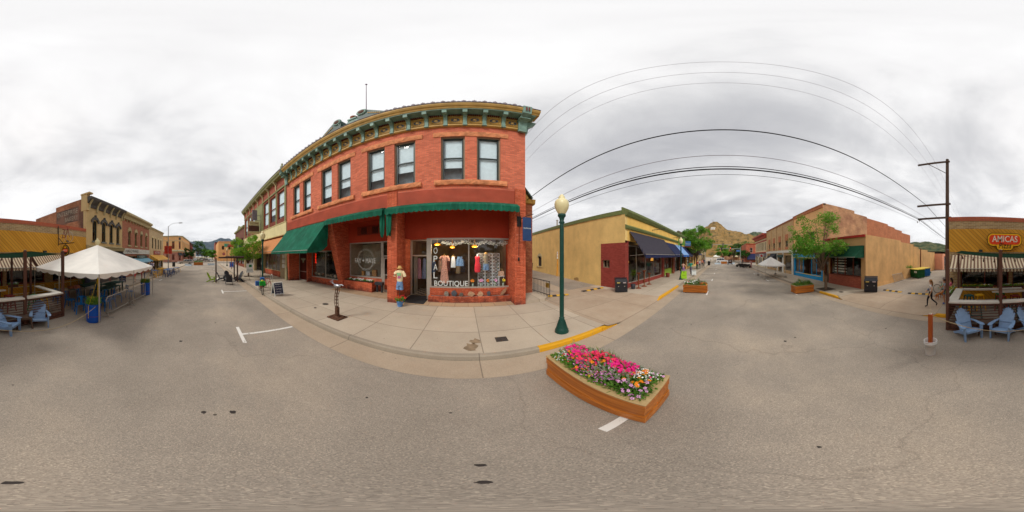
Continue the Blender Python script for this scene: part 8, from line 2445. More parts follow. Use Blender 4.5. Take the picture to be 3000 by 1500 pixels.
# ------------------------------------------------------------------ people
SKIN = plain('skin', 'd0a080',.55, var=.04)
SKIN2 = plain('tanned_skin', 'b07c5c',.55, var=.04)
M_hairb = plain('blond_brown_hair', '8c6438',.6, var=.25, scale=40)
M_haird = plain('dark_hair', '2c201a',.6, var=.2)
SHOE = plain('black_shoe', '24201e',.6)
def person(label, pose, sc, top, bottom, skin=SKIN, hair=M_hairb, shoe=SHOE, short=False, sleeve=True, long_hair=False, hat=None, fingers=False, name='person', skirt=False, category='person', face_=True):
    """continuous skinned body; pose gives joint positions for a 1.7 m figure facing +Y"""
    t = proto(name, category)
    J = dict(pelvis=(0,0,.93), waist=(0,.0,1.08), chest=(0,.01,1.27), neck=(0,.01,1.45), head0=(0,.02,1.52), head1=(0,.03,1.66),
             shL=(-.17,0,1.40), elL=(-.22,-.02,1.13), wrL=(-.22,.06,.88), shR=(.17,0,1.40), elR=(.22,-.02,1.13), wrR=(.22,.06,.88),
             hipL=(-.09,0,.90), knL=(-.10,.03,.49), anL=(-.10,-.02,.09), hipR=(.09,0,.90), knR=(.10,.03,.49), anR=(.10,-.02,.09))
    J.update(pose)
    for s_ in 'LR':
        an = Vector(J['an'+s_]); kn = Vector(J['kn'+s_])
        sh = (an-kn).normalized()
        fd = J.get('ft'+s_) or tuple(an+Vector((0,.15,-.05)))
        J['ft'+s_] = fd
        wr = Vector(J['wr'+s_]); el = Vector(J['el'+s_]); J['ha'+s_] = tuple(wr+(wr-el).normalized()*.075)
    rad = dict(pelvis=(.13,.10), waist=(.105,.08), chest=(.135,.10), neck=(.05,.05), head0=(.065,.075), head1=(.075,.088), shL=.058, elL=.04, wrL=.026, haL=(.032,.02), shR=.058, elR=.04, wrR=.026, haR=(.032,.02),
               hipL=.088, knL=.058, anL=.038, ftL=(.036,.028), hipR=.088, knR=.058, anR=.038, ftR=(.036,.028))
    names = ['pelvis', 'waist', 'chest', 'neck', 'head0', 'head1', 'shL', 'elL', 'wrL', 'haL', 'shR', 'elR', 'wrR', 'haR', 'hipL', 'knL', 'anL', 'ftL', 'hipR', 'knR', 'anR', 'ftR']
    E = [('pelvis','waist'),('waist','chest'),('chest','neck'),('neck','head0'),('head0','head1'),('chest','shL'),('shL','elL'),('elL','wrL'),('wrL','haL'),('chest','shR'),('shR','elR'),('elR','wrR'),('wrR','haR'),
         ('pelvis','hipL'),('hipL','knL'),('knL','anL'),('anL','ftL'),('pelvis','hipR'),('hipR','knR'),('knR','anR'),('anR','ftR')]
    V = [Vector(J[n])*sc for n in names]; RD = [rad[n] for n in names]; Ed = [(names.index(a), names.index(b_)) for a, b_ in E]
    if fingers:
        for s_, sg in (('L',-1),('R',1)):
            h0 = names.index('ha'+s_); hv = V[h0]; d = (V[h0]-V[names.index('wr'+s_)]).normalized()
            side = Vector((0,1,0)); side = (side-d*side.dot(d)).normalized()
            for k,(o, l_) in enumerate(((-.024,.055),(-.009,.068),(.007,.072),(.022,.062))):
                a = hv+side*o*sc*1.1+d*.028*sc; b1 = a+d*l_*.5*sc; c1_ = b1+(d+Vector((-sg*.5,0,0))).normalized()*l_*.5*sc
                i = len(V); V += [a, b1, c1_]; RD += [.0095,.0085,.0075]; Ed += [(h0, i),(i, i+1),(i+1, i+2)]
            a = hv+side*.032*sc-d*.01*sc; i = len(V); V += [a, a+(d*.6+side).normalized()*.045*sc]; RD += [.011,.009]; Ed += [(h0, i),(i, i+1)]
    me = D.meshes.new('skeleton'); me.from_pydata(V, Ed,[])
    o = D.objects.new('tmp_body', me); COL.objects.link(o)
    md = o.modifiers.new('Skin', 'SKIN'); md.use_smooth_shade = True
    sv = me.skin_vertices[0].data
    for i, r_ in enumerate(RD):
        r_ = r_ if isinstance(r_, tuple) else (r_, r_)
        sv[i].radius = (r_[0]*sc, r_[1]*sc); sv[i].use_root = (i == 0)
    ms = o.modifiers.new('Sub', 'SUBSURF'); ms.levels = 2 if fingers else 1; ms.render_levels = ms.levels
    dg = bpy.context.evaluated_depsgraph_get(); dg.update()
    nm = D.meshes.new_from_object(o.evaluated_get(dg)); D.objects.remove(o)
    nm.name = 'body'
    nm.materials.clear()
    for m in (skin, top, bottom, shoe): nm.materials.append(m)
    seg = []
    def kind(n1, n2, f):
        s_ = {n1, n2}
        if s_ & {'head0', 'head1'}: return 0
        if n1[:2] in ('ha',) or n2[:2] == 'ha': return 0
        if s_ <= {'chest', 'neck'}: return 1 if f < .72 else 0
        if n2[:2] == 'wr': return 0 if short or not sleeve else 1
        if n2[:2] == 'el': return 1 if (sleeve and (not short or f < .5)) else 0
        if n2[:2] == 'ft': return 3
        if n2[:2] == 'an': return (0 if bottom_short else 2) if f < .93 else 3
        if n2[:2] == 'kn': return 2 if (not bottom_short or f < .5) else 0
        if n2[:3] == 'hip' or n1 == 'pelvis' and n2 == 'waist' and f < .35: return 2
        return 1
    bottom_short = skirt
    P = [(V[a], V[b_], names[a] if a < len(names) else 'ha', names[b_] if b_ < len(names) else 'ha') for a, b_ in Ed]
    mi = []
    for p in nm.polygons:
        c = p.center; best = (9e9,0)
        for a, b_, n1, n2 in P:
            ab = b_-a; f = max(0, min(1,(c-a).dot(ab)/max(ab.dot(ab),1e-9))); dd = (a+ab*f-c).length
            if dd < best[0]: best = (dd, kind(n1, n2, f))
        mi.append(best[1])
    nm.polygons.foreach_set('material_index', mi); nm.polygons.foreach_set('use_smooth',[True]*len(mi))
    bo = D.objects.new('body', nm); COL.objects.link(bo); bo.parent = t; ROOT[bo] = (Vector((0,0,0)),0)
    h = (Vector(J['head0'])+Vector(J['head1']))*.5*sc
    b = MB(); b.ball((h.x, h.y-.02*sc, h.z+.035*sc),(.088*sc,.105*sc,.105*sc),14,9)
    if long_hair:
        for k in range(7): b.tube([(h.x+(k-3)*.022*sc, h.y-.06*sc, h.z+.06*sc),(h.x+(k-3)*.028*sc, h.y-.12*sc, h.z-.05*sc),(h.x+(k-3)*.026*sc, h.y-.13*sc, h.z-.2*sc),(h.x+(k-3)*.02*sc, h.y-.10*sc, h.z-.32*sc)],[.03*sc,.035*sc,.03*sc,.01*sc],6)
    # keep the face clear: drop hair faces in front of the face
    fs = [(f, m_, s_) for f, m_, s_ in zip(b.f, b.m, b.s) if not all(b.v[i][1] > h.y+.02*sc and b.v[i][2] < h.z+.07*sc for i in f)]
    b.f = [x[0] for x in fs]; b.m = [x[1] for x in fs]; b.s = [x[2] for x in fs]
    b.build('hair', hair, t, split=False)
    if fingers or face_:
        b = MB(); b.ball((h.x, h.y+.088*sc, h.z-.005*sc),(.012*sc,.02*sc,.02*sc),6,4); b.build('nose', skin, t)
        b = MB(); b.ball((h.x, h.y+.08*sc, h.z-.045*sc),(.022*sc,.008*sc,.006*sc),6,4); b.build('mouth', plain('lips', 'a05c50',.5), t)
        for s_ in (-1,1):
            b = MB(); b.ball((h.x+s_*.082*sc, h.y, h.z),(.01*sc,.018*sc,.028*sc),6,4); b.build('ear', skin, t)
            b = MB(); b.ball((h.x+s_*.03*sc, h.y+.078*sc, h.z+.02*sc),(.012*sc,.008*sc,.008*sc),6,4); b.build('eye', M_haird, t)
    if hat: b = MB(); b.lathe([(.15*sc,0),(.155*sc,.01*sc),(.09*sc,.02*sc),(.085*sc,.09*sc),(.06*sc,.1*sc),(.001,.1*sc)],(h.x, h.y, h.z+.08*sc),14); b.build('hat', hat, t)
    if skirt == 'skirt': b = MB(); b.lathe([(.13*sc,.98*sc),(.17*sc,.85*sc),(.22*sc,.55*sc)],(0,0,0),16); b.build('skirt', bottom, t)
    t['label'] = label
    return t
def cl(n, h): return plain(n, h,.85, var=.08)
WALK = dict(hipL=(-.08,.02,.90), knL=(-.09,.18,.52), anL=(-.09,.20,.10), hipR=(.08,-.02,.90), knR=(.09,-.03,.50), anR=(.09,-.36,.22), ftR=(.09,-.30,.08), elL=(-.24,-.12,1.15), wrL=(-.22,-.02,.92), elR=(.24,.06,1.15), wrR=(.2,.24,1.0))
gx, gy = G(2727,899, CB)
girl = person('girl in white T-shirt and black trousers walking across the alley mouth', WALK,.76, cl('white_shirt', 'd8d4d0'), cl('black_trousers', '24222a'), short=True, long_hair=True, fingers=True)
girl.location = (gx, gy, CB); girl.rotation_euler = (0,0, face(1,.12)); girl['category'] = 'person'
b = MB(); b.ball((-.12*.76,.13*.76,1.12*.76),(.09,.05,.06),10,6); b.build('waist_bag', cl('grey_bag', '6a7080'), girl)
# pink woman, man with the bike, dog
STAND = {}
p = person('woman in a pink top standing by the striped awning behind the deck corner', dict(elL=(-.2,.12,1.18), wrL=(-.05,.25,1.2)),.73, cl('pink_top', 'f07c98'), cl('grey_trousers', '6c6c74'), skin=SKIN2, hair=M_haird, long_hair=True); p.location = (1.3,-8.2, CB); p.rotation_euler = (0,0, face(1,0))
p = person('man in a cap holding the green bicycle, half hidden by the deck post', dict(elR=(.25,.1,1.15), wrR=(.3,.3,1.05)),.76, cl('grey_shirt', '8c949c'), cl('blue_shorts', '4c5c74'), skin=SKIN2, hair=M_haird, short=True, skirt=True, hat=cl('cap', '7c6c64'), shoe=cl('blue_shoe', '5468a0')); x, y = 1.54,-7.65; p.location = (x, y, CB); p.rotation_euler = (0,0, face(1,.2))
t = proto('dog', 'dog', None); 
J = [((-.30,0,.42),.09),((-.1,0,.43),.085),((.12,0,.41),.105),((.28,0,.43),.095),((.40,0,.53),.06),((.48,0,.58),.055),((.60,0,.55),.03),
     ((-.32,.07,.34),.06),((-.26,.08,.22),.045),((-.38,.08,.13),.025),((-.36,.08,.02),.026),((-.32,-.07,.34),.06),((-.22,-.08,.22),.045),((-.32,-.08,.13),.025),((-.30,-.08,.02),.026),
     ((.24,.07,.32),.05),((.25,.08,.17),.03),((.25,.08,.02),.026),((.24,-.07,.32),.05),((.34,-.08,.18),.03),((.32,-.08,.02),.026),((-.42,0,.44),.03),((-.58,0,.36),.035),((-.68,0,.38),.015)]
E = [(0,1),(1,2),(2,3),(3,4),(4,5),(5,6),(0,7),(7,8),(8,9),(9,10),(0,11),(11,12),(12,13),(13,14),(3,15),(15,16),(16,17),(3,18),(18,19),(19,20),(0,21),(21,22),(22,23)]
me = D.meshes.new('dog_skel'); me.from_pydata([j[0] for j in J], E,[]); o = D.objects.new('tmp', me); COL.objects.link(o); o.modifiers.new('Skin', 'SKIN')
for i,(_, r_) in enumerate(J): me.skin_vertices[0].data[i].radius = (r_, r_); me.skin_vertices[0].data[i].use_root = (i == 1)
ms = o.modifiers.new('Sub', 'SUBSURF'); ms.levels = 2; ms.render_levels = 2
dg = bpy.context.evaluated_depsgraph_get(); dg.update(); nm = D.meshes.new_from_object(o.evaluated_get(dg)); D.objects.remove(o); nm.materials.clear(); nm.materials.append(plain('golden_fur', 'b8743c',.8, var=.2, scale=20)); nm.polygons.foreach_set('use_smooth',[True]*len(nm.polygons))
o = D.objects.new('body', nm); COL.objects.link(o); o.parent = t
b = MB(); b.ball((.46,.055,.58),(.03,.015,.05),8,5); b.ball((.46,-.055,.58),(.03,.015,.05),8,5); b.build('ear', MAT['golden_fur'], t)
place(t,1.98,-8.5, CB, face(-.1,-1)+1.3, 'golden-red dog standing behind the walking girl'); t.scale = (.75,)*3

def crowd(px, py, label, top, bot, sc=.85, rot=0, **kw):
    if px > 1990: sc *= 1.12
    x, y = G(px, py, kw.pop('z', CB)); pose = kw.pop('pose', {})
    p = person(label, pose, sc, cl('cloth_'+top, top), cl('cloth_'+bot, bot), **kw); p.location = (x, y, CB); p.rotation_euler = (0,0, rot); p['group'] = 'people on the sidewalks'
    return p
SIT = dict(knL=(-.1,.42,.92), anL=(-.1,.42,.5), knR=(.1,.42,.92), anR=(.1,.42,.5), ftL=(-.1,.55,.46), ftR=(.1,.55,.46))
crowd(2002,806, 'woman in pale sleeveless top with arms spread behind the lime sandwich board', 'e0b0a0', '9c78b4',.85, R(-90), pose=dict(elL=(-.3,-.05,1.18), wrL=(-.42,-.1,.98), elR=(.3,-.05,1.18), wrR=(.42,-.05,1.0)), sleeve=False, hair=M_haird)
crowd(2024,806, 'man in a teal shirt and grey trousers walking on the right sidewalk', '2c9c84', '6c6474',.95, R(90), skin=SKIN2, hair=M_haird, pose=WALK)
crowd(2043,791, 'person in a red and white top beside the tree trunk on the right sidewalk', 'b84c44', '3c6048',.9, R(80), hair=M_haird)
crowd(2050,788, 'person in a pale shirt with dark trousers beyond the tree trunk', 'c4c4d0', '2c2c30',.9, R(-80), short=True)
crowd(2057,785, 'person in an orange-pink top among the right sidewalk crowd', 'e08c70', '544840',.95, R(100))
crowd(2062,784, 'person in a navy top and straw hat at the back of the right sidewalk crowd', '2c3064', '7c6c58',1.0, R(80), hat=cl('straw', 'd0a868'), hair=M_haird)
crowd(2082,770, 'person in white crossing beyond the right sidewalk corner', 'd8d4d4', 'a09484',1.0, R(90), z=0)
crowd(2201,786, 'rider in a pink shirt bending over the right-hand motorcycle', 'd8a0a8', '8c2c3c',.9, R(60), z=0, pose=dict(chest=(0,.3,1.2), neck=(0,.42,1.3), head0=(0,.48,1.34), head1=(0,.56,1.42), shL=(-.17,.34,1.26), shR=(.17,.34,1.26), elL=(-.2,.45,1.05), elR=(.2,.45,1.05), wrL=(-.18,.6,.9), wrR=(.18,.6,.9), waist=(0,.12,1.08)))
crowd(2176,777, 'person in black near the middle motorcycle on the right', '3c3434', '3c3438',.95, R(-60), z=0, hair=M_haird)
crowd(449,800, 'person in white shirt and black trousers just right of the tent', 'd4c8d4', '24222a',1.0, R(-20), skin=SKIN2, hair=M_haird, pose=WALK)
crowd(444,801, 'person in blue jeans beside the one in the white shirt, right of the tent', '8c84a0', '5c7ca4',1.0, R(160), hair=M_haird)
crowd(394,828, 'woman in a bright blue top and red shorts seen beyond the crowd barriers', '2c84c4', 'c83040',.82, R(160), short=True, skirt=True, hair=plain('red_hair', '9c3c24',.6))
crowd(415,822, 'seated-looking person in a red and white checked shirt under the tent edge', 'c86460', '8c3c3c',.80, R(20), hair=M_haird)
crowd(322,826, 'person in a pink top bending under the canopy tent', 'e09a90', 'a05c58',.80, R(90), pose=dict(chest=(0,.22,1.22), neck=(0,.34,1.34), head0=(0,.4,1.38), head1=(0,.48,1.48), shL=(-.17,.26,1.3), shR=(.17,.26,1.3), elL=(-.2,.36,1.05), wrL=(-.2,.5,.92), elR=(.2,.36,1.05), wrR=(.2,.5,.92)))
crowd(424,818, 'person in a yellow shirt under the far corner of the canopy tent', 'd8b020', '3c3c54',.85, R(200), hair=M_haird)

# ------------------------------------------------------------------ mannequin with hat and flower pot by the boutique pier
M_denim = plain('denim', '6c8cb4',.85, var=.25, scale=14); M_straw = plain('straw', 'd0ac78',.8, var=.12, scale=20)
def garment(name, prof, x, y, z, m, parent, dep=.5, n=20, fold=.0, seed=0, smooth=True):
    """hanging cloth: profile [(half width, height)] swept as a folded oval"""
    b = MB(); vs = []
    for w, h_ in prof:
        for k in range(n):
            a = 2*math.pi*k/n; f = 1+fold*math.sin(a*5+seed+h_*3)
            vs.append((x+w*math.cos(a)*f, y+w*dep*math.sin(a)*f, z+h_))
    fs = [(i*n+k, i*n+(k+1) % n,(i+1)*n+(k+1) % n,(i+1)*n+k) for i in range(len(prof)-1) for k in range(n)]
    b.add(vs, fs, smooth); b.add(vs,[tuple(range(n-1,-1,-1))]); b.add(vs,[tuple(range((len(prof)-1)*n, len(prof)*n))])
    return b.build(name, m, parent, split=False)
mx_, my_ = UX(1171,7.05),7.05
t = thing('dressed_mannequin', 'dress form in cream T-shirt, denim shorts and straw hat by the brick pier', 'mannequin',(mx_, my_, CB))
b = MB(); b.cyl((mx_, my_, CB+.3),(mx_, my_,1.25),.014, n=8); b.build('pole', M_iron, t)
sh = garment('t_shirt',[(.12,-.0),(.15,.1),(.145,.25),(.16,.4),(.175,.48),(.13,.54),(.05,.57)], mx_, my_,1.28, plain('cream_jersey', 'f0dab0',.85, var=.06), t,.6, fold=.03)
b = MB()
for s_ in (-1,1): b.tube([(mx_+s_*.15, my_,1.78),(mx_+s_*.24, my_-.02,1.66),(mx_+s_*.27, my_-.02,1.54)],[.06,.07,.075],8)
b.build('sleeve', MAT['cream_jersey'], sh)
b = MB(); b.box(mx_-.10, mx_+.10, my_-.113, my_-.105,1.58,1.72); b.build('green_print', plain('green_print', '8cbc88',.8), sh)
b = MB(); b.prism([(mx_-.09,1.46),(mx_+.02,1.44),(mx_+.11,1.5),(mx_+.07,1.57),(mx_-.05,1.56)], 'y', my_-.112, my_-.104); b.build('pink_print', plain('pink_print', 'c46c94',.8), sh)
garment('shorts',[(.13,.3),(.155,.2),(.17,.1)], mx_, my_,1.0, M_denim, t,.6)
for s_ in (-1,1): garment('shorts_leg',[(.085,.12),(.095,.0),(.10,-.1)], mx_+s_*.085, my_,1.0, M_denim, t,.9, n=12)
b = MB(); b.cyl((mx_, my_,1.8),(mx_, my_,1.92),.045, n=10); b.build('neck_form', M_straw, t)
b = MB(); b.lathe([(.16,0),(.165,.012),(.085,.025),(.078,.1),(.05,.12),(.001,.11)],(mx_, my_,1.92),20); b.build('hat', M_straw, t)
fx_, fy_ = UX(1174,6.95),6.85
t = thing('flower_pot', 'light blue pot of red geraniums under the dressed mannequin', 'flower pot',(fx_, fy_, CB))
b = MB(); b.lathe([(.11,0),(.115,.02),(.155,.23),(.165,.24),(.165,.27),(.145,.27),(.14,.22),(.001,.21)],(fx_, fy_, CB),20); b.build('pot', plain('blue_glaze', '5c8cc8',.35, var=.06), t)
mb = MB(); rr = random.Random(8)
for _ in range(420): blade(mb,(fx_+rr.gauss(0,.09), fy_+rr.gauss(0,.09), CB+.24+rr.uniform(0,.18)),(rr.gauss(0,.7), rr.gauss(0,.7),.8), rr.uniform(.05,.09),.02,10)
for _ in range(60): blossom(mb, Vector((fx_+rr.gauss(0,.13), fy_+rr.gauss(0,.12), CB+.38+rr.uniform(-.06,.14))),.028,8, rr, up=Vector((rr.gauss(0,.5),-.6,.8)))
mb.build('geraniums', FLOW+[M_fol, M_silver], t, split=False)
b = MB(); b.box(-3.15,-1.95,7.5,9.2, CB+.008, CB+.022); solo('door_mat', b, plain('charcoal_mat', '2e2d2e',.95, var=.2, scale=30), 'large charcoal door mat leading to the boutique entrance', 'door mat')
# white flowers in the brick planter
mb = MB(); rr = random.Random(14)
for _ in range(1100): blade(mb,(rr.uniform(-7.85,-5.75), rr.uniform(8.9,9.25),.72+rr.uniform(0,.12)),(rr.gauss(0,.8), rr.gauss(0,.8),.9), rr.uniform(.06,.1),.022,10)
for cx in (-7.6,-7.2,-6.9,-6.6,-6.0,-5.9): 
    for _ in range(16): blossom(mb, Vector((cx+rr.gauss(0,.08), rr.uniform(8.88,9.1),.86+rr.uniform(-.03,.1))),.035,3, rr, up=Vector((rr.gauss(0,.3),-.8,.7)))
solo('flowering_plants', mb, FLOW+[M_fol, M_silver], 'low white flowers and leaves in the brick planter under the round-wreath window', 'flowers', base=(-6.8,9.05,.7), kind='stuff')
b = MB(); b.box(-5.5,-4.95,8.9,9.15,.62,.82); b.box(-5.45,-5.35,9.0,9.1, CB,.62); b.box(-5.1,-5.0,9.0,9.1, CB,.62); solo('bench_box', b, M_char, 'small dark box shelf beside the brick planter', 'shelf')
# stones leaning in the gravel bed
rr = random.Random(4)
for i,(px, w, h_, c, lab) in enumerate(((1308,.26,.28, '8c8478', 'pale grey rock leaning under the boutique window, leftmost'),(1330,.3,.34, '54585e', 'dark slate leaning under the boutique window, second from left'),(1351,.22,.22, '6c6258', 'small brown-grey rock under the middle of the boutique window'),
        (1380,.36,.28, 'b89474', 'wide tan rock under the right boutique window'),(1408,.34,.26, 'c09c7c', 'tan rock just right of the widest tan one'),(1432,.2,.3, '5c5c60', 'grey wedge-shaped rock under the right boutique window'),(1476,.2,.42, 'a07c60', 'long brown stone slab leaning at the right end of the boutique window'))):
    u = UX(px,8.22); b = MB(); n = 9
    pts = [(u+w/2*math.cos(2*math.pi*k/n)*rr.uniform(.75,1.1)+(.14*math.sin(2*math.pi*k/n) if i == 6 else 0),.40+h_/2+h_/2*math.sin(2*math.pi*k/n)*rr.uniform(.8,1.05)) for k in range(n)]
    b.prism(pts, 'y',8.2,8.29); solo('rock', b, plain('stone_'+c, c,.9, var=.2, scale=12, bump=.5), lab, 'rock', group='rocks leaning in the boutique gravel bed')
# ------------------------------------------------------------------ clothes in the boutique window
def zz(px, py, y): return ZU(px, py, y)
M_pinkd = plain('pink_floral_cloth', 'c08c7c',.9, var=.35, scale=26); M_coral = plain('coral_red_cloth', 'e03848',.8, var=.06); M_whitec = plain('white_cloth', 'd8dce0',.9, var=.04); M_greyt = plain('grey_cloth', '8c8878',.9, var=.08)
wy = 8.8
GW = 'clothes shown in the boutique window'
def hanger(x, z, parent): b = MB(); b.tube([(x-.13, wy, z-.05),(x, wy, z+.03),(x, wy, z+.12)],.008,5); b.tube([(x+.13, wy, z-.05),(x, wy, z+.03)],.008,5); b.build('hanger', M_straw, parent, split=False)
u = UX(1302, wy); z = zz(1302,748, wy)
t = thing('dress', 'long dusty-pink floral dress on a hanger in the left boutique window', 'dress',(u, wy,1.0), group=GW); hanger(u, z, t)
dr_ = garment('dress_body',[(.24,-1.52),(.215,-1.2),(.17,-.8),(.125,-.45),(.14,-.25),(.15,-.12),(.10,-.02)], u, wy, z, M_pinkd, t,.35, fold=.06)
b = MB()
for s_ in (-1,1): b.tube([(u+s_*.13, wy, z-.05),(u+s_*.22, wy, z-.18),(u+s_*.24, wy, z-.30)],[.06,.075,.07],8)
b.build('sleeve', M_pinkd, dr_)
u = UX(1328, wy); z = zz(1328,750, wy)
t = thing('camisole', 'white sleeveless top on a hanger beside the pink dress', 'top',(u, wy,1.6), group=GW); hanger(u, z, t); garment('top_body',[(.13,-.62),(.12,-.3),(.10,-.15),(.06,-.03)], u, wy, z, M_whitec, t,.35, fold=.04)
u = UX(1347, wy); z = zz(1347,752, wy)
t = thing('denim_shorts', 'denim shorts clipped on a hanger right of the white top', 'shorts',(u, wy,1.7), group=GW); garment('waistband',[(.15,-.16),(.13,-.02),(.125,0)], u, wy, z, M_denim, t,.35)
for s_ in (-1,1): garment('shorts_leg',[(.13,-.5),(.1,-.2),(.09,-.14)], u+s_*.09, wy-.02*s_, z, M_denim, t,.5, n=12)
def form(px, lab, topm, x_bottom, name, hat=False, shorts=False):
    u = UX(px, wy); z = zz(px,746, wy)
    t = thing(name, lab, 'mannequin',(u, wy,.72), group=GW)
    b = MB(); b.cyl((u, wy,.72),(u, wy,1.5),.015, n=8); b.lathe([(.14,0),(.13,.02),(.02,.03)],(u, wy,.72),14); b.build('stand', M_iron, t)
    b = MB(); b.cyl((u, wy, z-.1),(u, wy, z+.03),.05,.045,10); b.build('neck', M_whitec, t)
    if not shorts: garment('red_dress',[(.15,-.95),(.165,-.7),(.15,-.55),(.11,-.36),(.14,-.2),(.14,-.12),(.06,-.08)], u, wy, z, topm, t,.55)
    else:
        garment('grey_top',[(.13,-.52),(.115,-.38),(.145,-.22),(.16,-.1),(.06,-.03)], u, wy, z, topm, t,.55)
        garment('shorts_hip',[(.155,-.68),(.15,-.5)], u, wy, z, M_denim, t,.6)
        for s_ in (-1,1): garment('shorts_leg',[(.095,-.84),(.085,-.66)], u+s_*.085, wy, z, M_denim, t,.9, n=12)
        b = MB(); b.lathe([(.16,0),(.165,.012),(.085,.025),(.078,.1),(.05,.12),(.001,.11)],(u, wy, z+.02),18); b.build('hat', M_straw, t)
form(1399, 'mannequin in a fitted coral red mini dress in the right boutique window', M_coral,0, 'mannequin')
form(1424, 'mannequin in grey top, denim shorts and straw hat in the right boutique window', M_greyt,0, 'mannequin', shorts=True)
t = thing('lattice_screen', 'white fretwork folding screen behind the two mannequins', 'screen',(UX(1415,9.1),9.1,.72), group=None)
for k in range(3):
    u0 = UX(1400,9.15)+k*.42; b = MB()
    b.box(u0, u0+.03,9.14,9.17,.72,2.65); b.box(u0+.37, u0+.4,9.14,9.17,.72,2.65)
    for q in range(11):
        z = .74+q*.19; b.box(u0+.03, u0+.37,9.14,9.165, z, z+.02)
        if q < 10: b.bar((u0+.03,9.155, z+.02),(u0+.37,9.155, z+.19),.018); b.bar((u0+.37,9.152, z+.02),(u0+.03,9.152, z+.19),.018)
    b.build('screen_leaf', M_whitec, t, split=False)
for i,(px, c, lab) in enumerate(((1385,2, 'jar with a sunflower on the boutique sill, leftmost'),(1409,5, 'jar with a pale pink flower on the boutique sill, second from left'),(1430,2, 'jar with a sunflower in the middle of the boutique sill'),(1450,5, 'jar with a pink flower on the boutique sill, second from right'),(1474,6, 'jar with a yellow flower on the boutique sill, rightmost'))):
    u = UX(px,8.62); t = thing('flower_jar', lab, 'vase',(u,8.62,.72), group='flower jars on the boutique sill'); z = .9
    b = MB(); b.lathe([(.045,0),(.05,.14),(.04,.17),(.035,.17)],(u,8.62, z-.05),12); b.build('jar', plain('pale_green_glass', 'a8b8ac',.15), t)
    mb = MB(); rr = random.Random(i)
    for q in range(3): blade(mb,(u,8.62, z+.1),(rr.gauss(0,.3), rr.gauss(-.2,.2),1),.22,.015,10)
    for q in range(3): blossom(mb, Vector((u+rr.gauss(0,.03),8.56, z+.28+q*.012)),.085, c, rr,10, up=Vector((rr.gauss(0,.1),-1,.35)))
    mb.build('flower', FLOW+[M_fol, M_silver], t, split=False)
t = thing('handbag', 'patterned pink and cream handbag on a white stand at the right of the boutique window', 'handbag',(UX(1468,8.8),8.8,1.2), group=None); u = UX(1468,8.8)
b = MB(); b.prism([(u-.17,1.4),(u+.17,1.4),(u+.15,1.66),(u-.15,1.66)], 'y',8.74,8.86); b.build('bag', plain('patterned_cloth', 'c8a48c',.9, var=.5, scale=22), t); b = MB(); b.tube([(u-.1,8.8,1.66),(u-.08,8.8,1.78),(u+.08,8.8,1.78),(u+.1,8.8,1.66)],.01,5); b.build('handle', M_straw, t)
b = MB(); b.box(u-.18, u+.18,8.7,8.9,1.37,1.395); b.bar((u-.14,8.8,1.37),(u-.14,8.8,.73),.03); b.bar((u+.14,8.8,1.37),(u+.14,8.8,.73),.03); b.build('stand', M_whitec, t)
mb = MB(); rr = random.Random(31)
for k in range(520):
    f = rr.random(); px = 1292+f*200; u = UX(px,8.65); z = 3.27-.12*abs(math.sin(f*9.4))+rr.gauss(0,.05)
    (blossom(mb, Vector((u,8.6+rr.gauss(0,.04), z)),.032,3, rr, up=Vector((rr.gauss(0,.4),-1, rr.gauss(0,.4)))) if rr.random() < .62 else blade(mb,(u,8.65, z),(rr.gauss(0,1),-.3, rr.gauss(0,1)),.07,.015,11))
solo('blossom_garland', mb, FLOW+[M_fol, M_silver], 'garland of white blossom hung across the top of the boutique window', 'garland', kind='stuff')
for i,(px, py, s_, lab) in enumerate(((1281,716,.12, 'orange glass pendant lamp at the left of the boutique window'),(1325,724,.10, 'orange glass pendant lamp in the middle of the boutique window'),(1391,722,.12, 'orange glass pendant lamp just right of the window mullion'))):
    u = UX(px,8.7); z = zz(px, py,8.7); b = MB(); b.lathe([(.02,.08),(s_*1.1,.03),(s_*1.4,0),(s_*1.2,-.04),(.02,-.05)],(u,8.7, z),14); b.cyl((u,8.7, z+.08),(u,8.7,3.44),.005, n=5)
    solo('pendant_lamp', b, emit('amber_glow', 'f09418',1.3), lab, 'lamp', group='amber pendant lamps in the boutique')
    ld = D.lights.new('pendant_light', 'POINT'); ld.energy = 22; ld.color = (1,.82,.6); ld.shadow_soft_size = .12; lo_ = D.objects.new('pendant_light', ld); COL.objects.link(lo_); lo_.location = (u,8.62, z-.14)
for i,(px, c, w, lab) in enumerate(((1228, 'b08090',.16, 'rose printed dress hanging inside the boutique door'),(1243, '7c88a8',.14, 'blue-grey dress hanging inside the boutique door'),(1252, '2c6c4c',.12, 'green dress hanging inside the boutique door, rightmost'))):
    u = UX(px,10.4); t = thing('dress', lab, 'dress',(u,10.4,.9), group='dresses on the rail inside the boutique door'); garment('dress_body',[(w*1.1,-1.35),(w,-.9),(w*.7,-.4),(w*.8,-.15),(w*.4,0)], u,10.4,2.35, plain('dress_'+c, c,.9, var=.25, scale=18), t,.5, fold=.07, seed=i)
rr = random.Random(17)
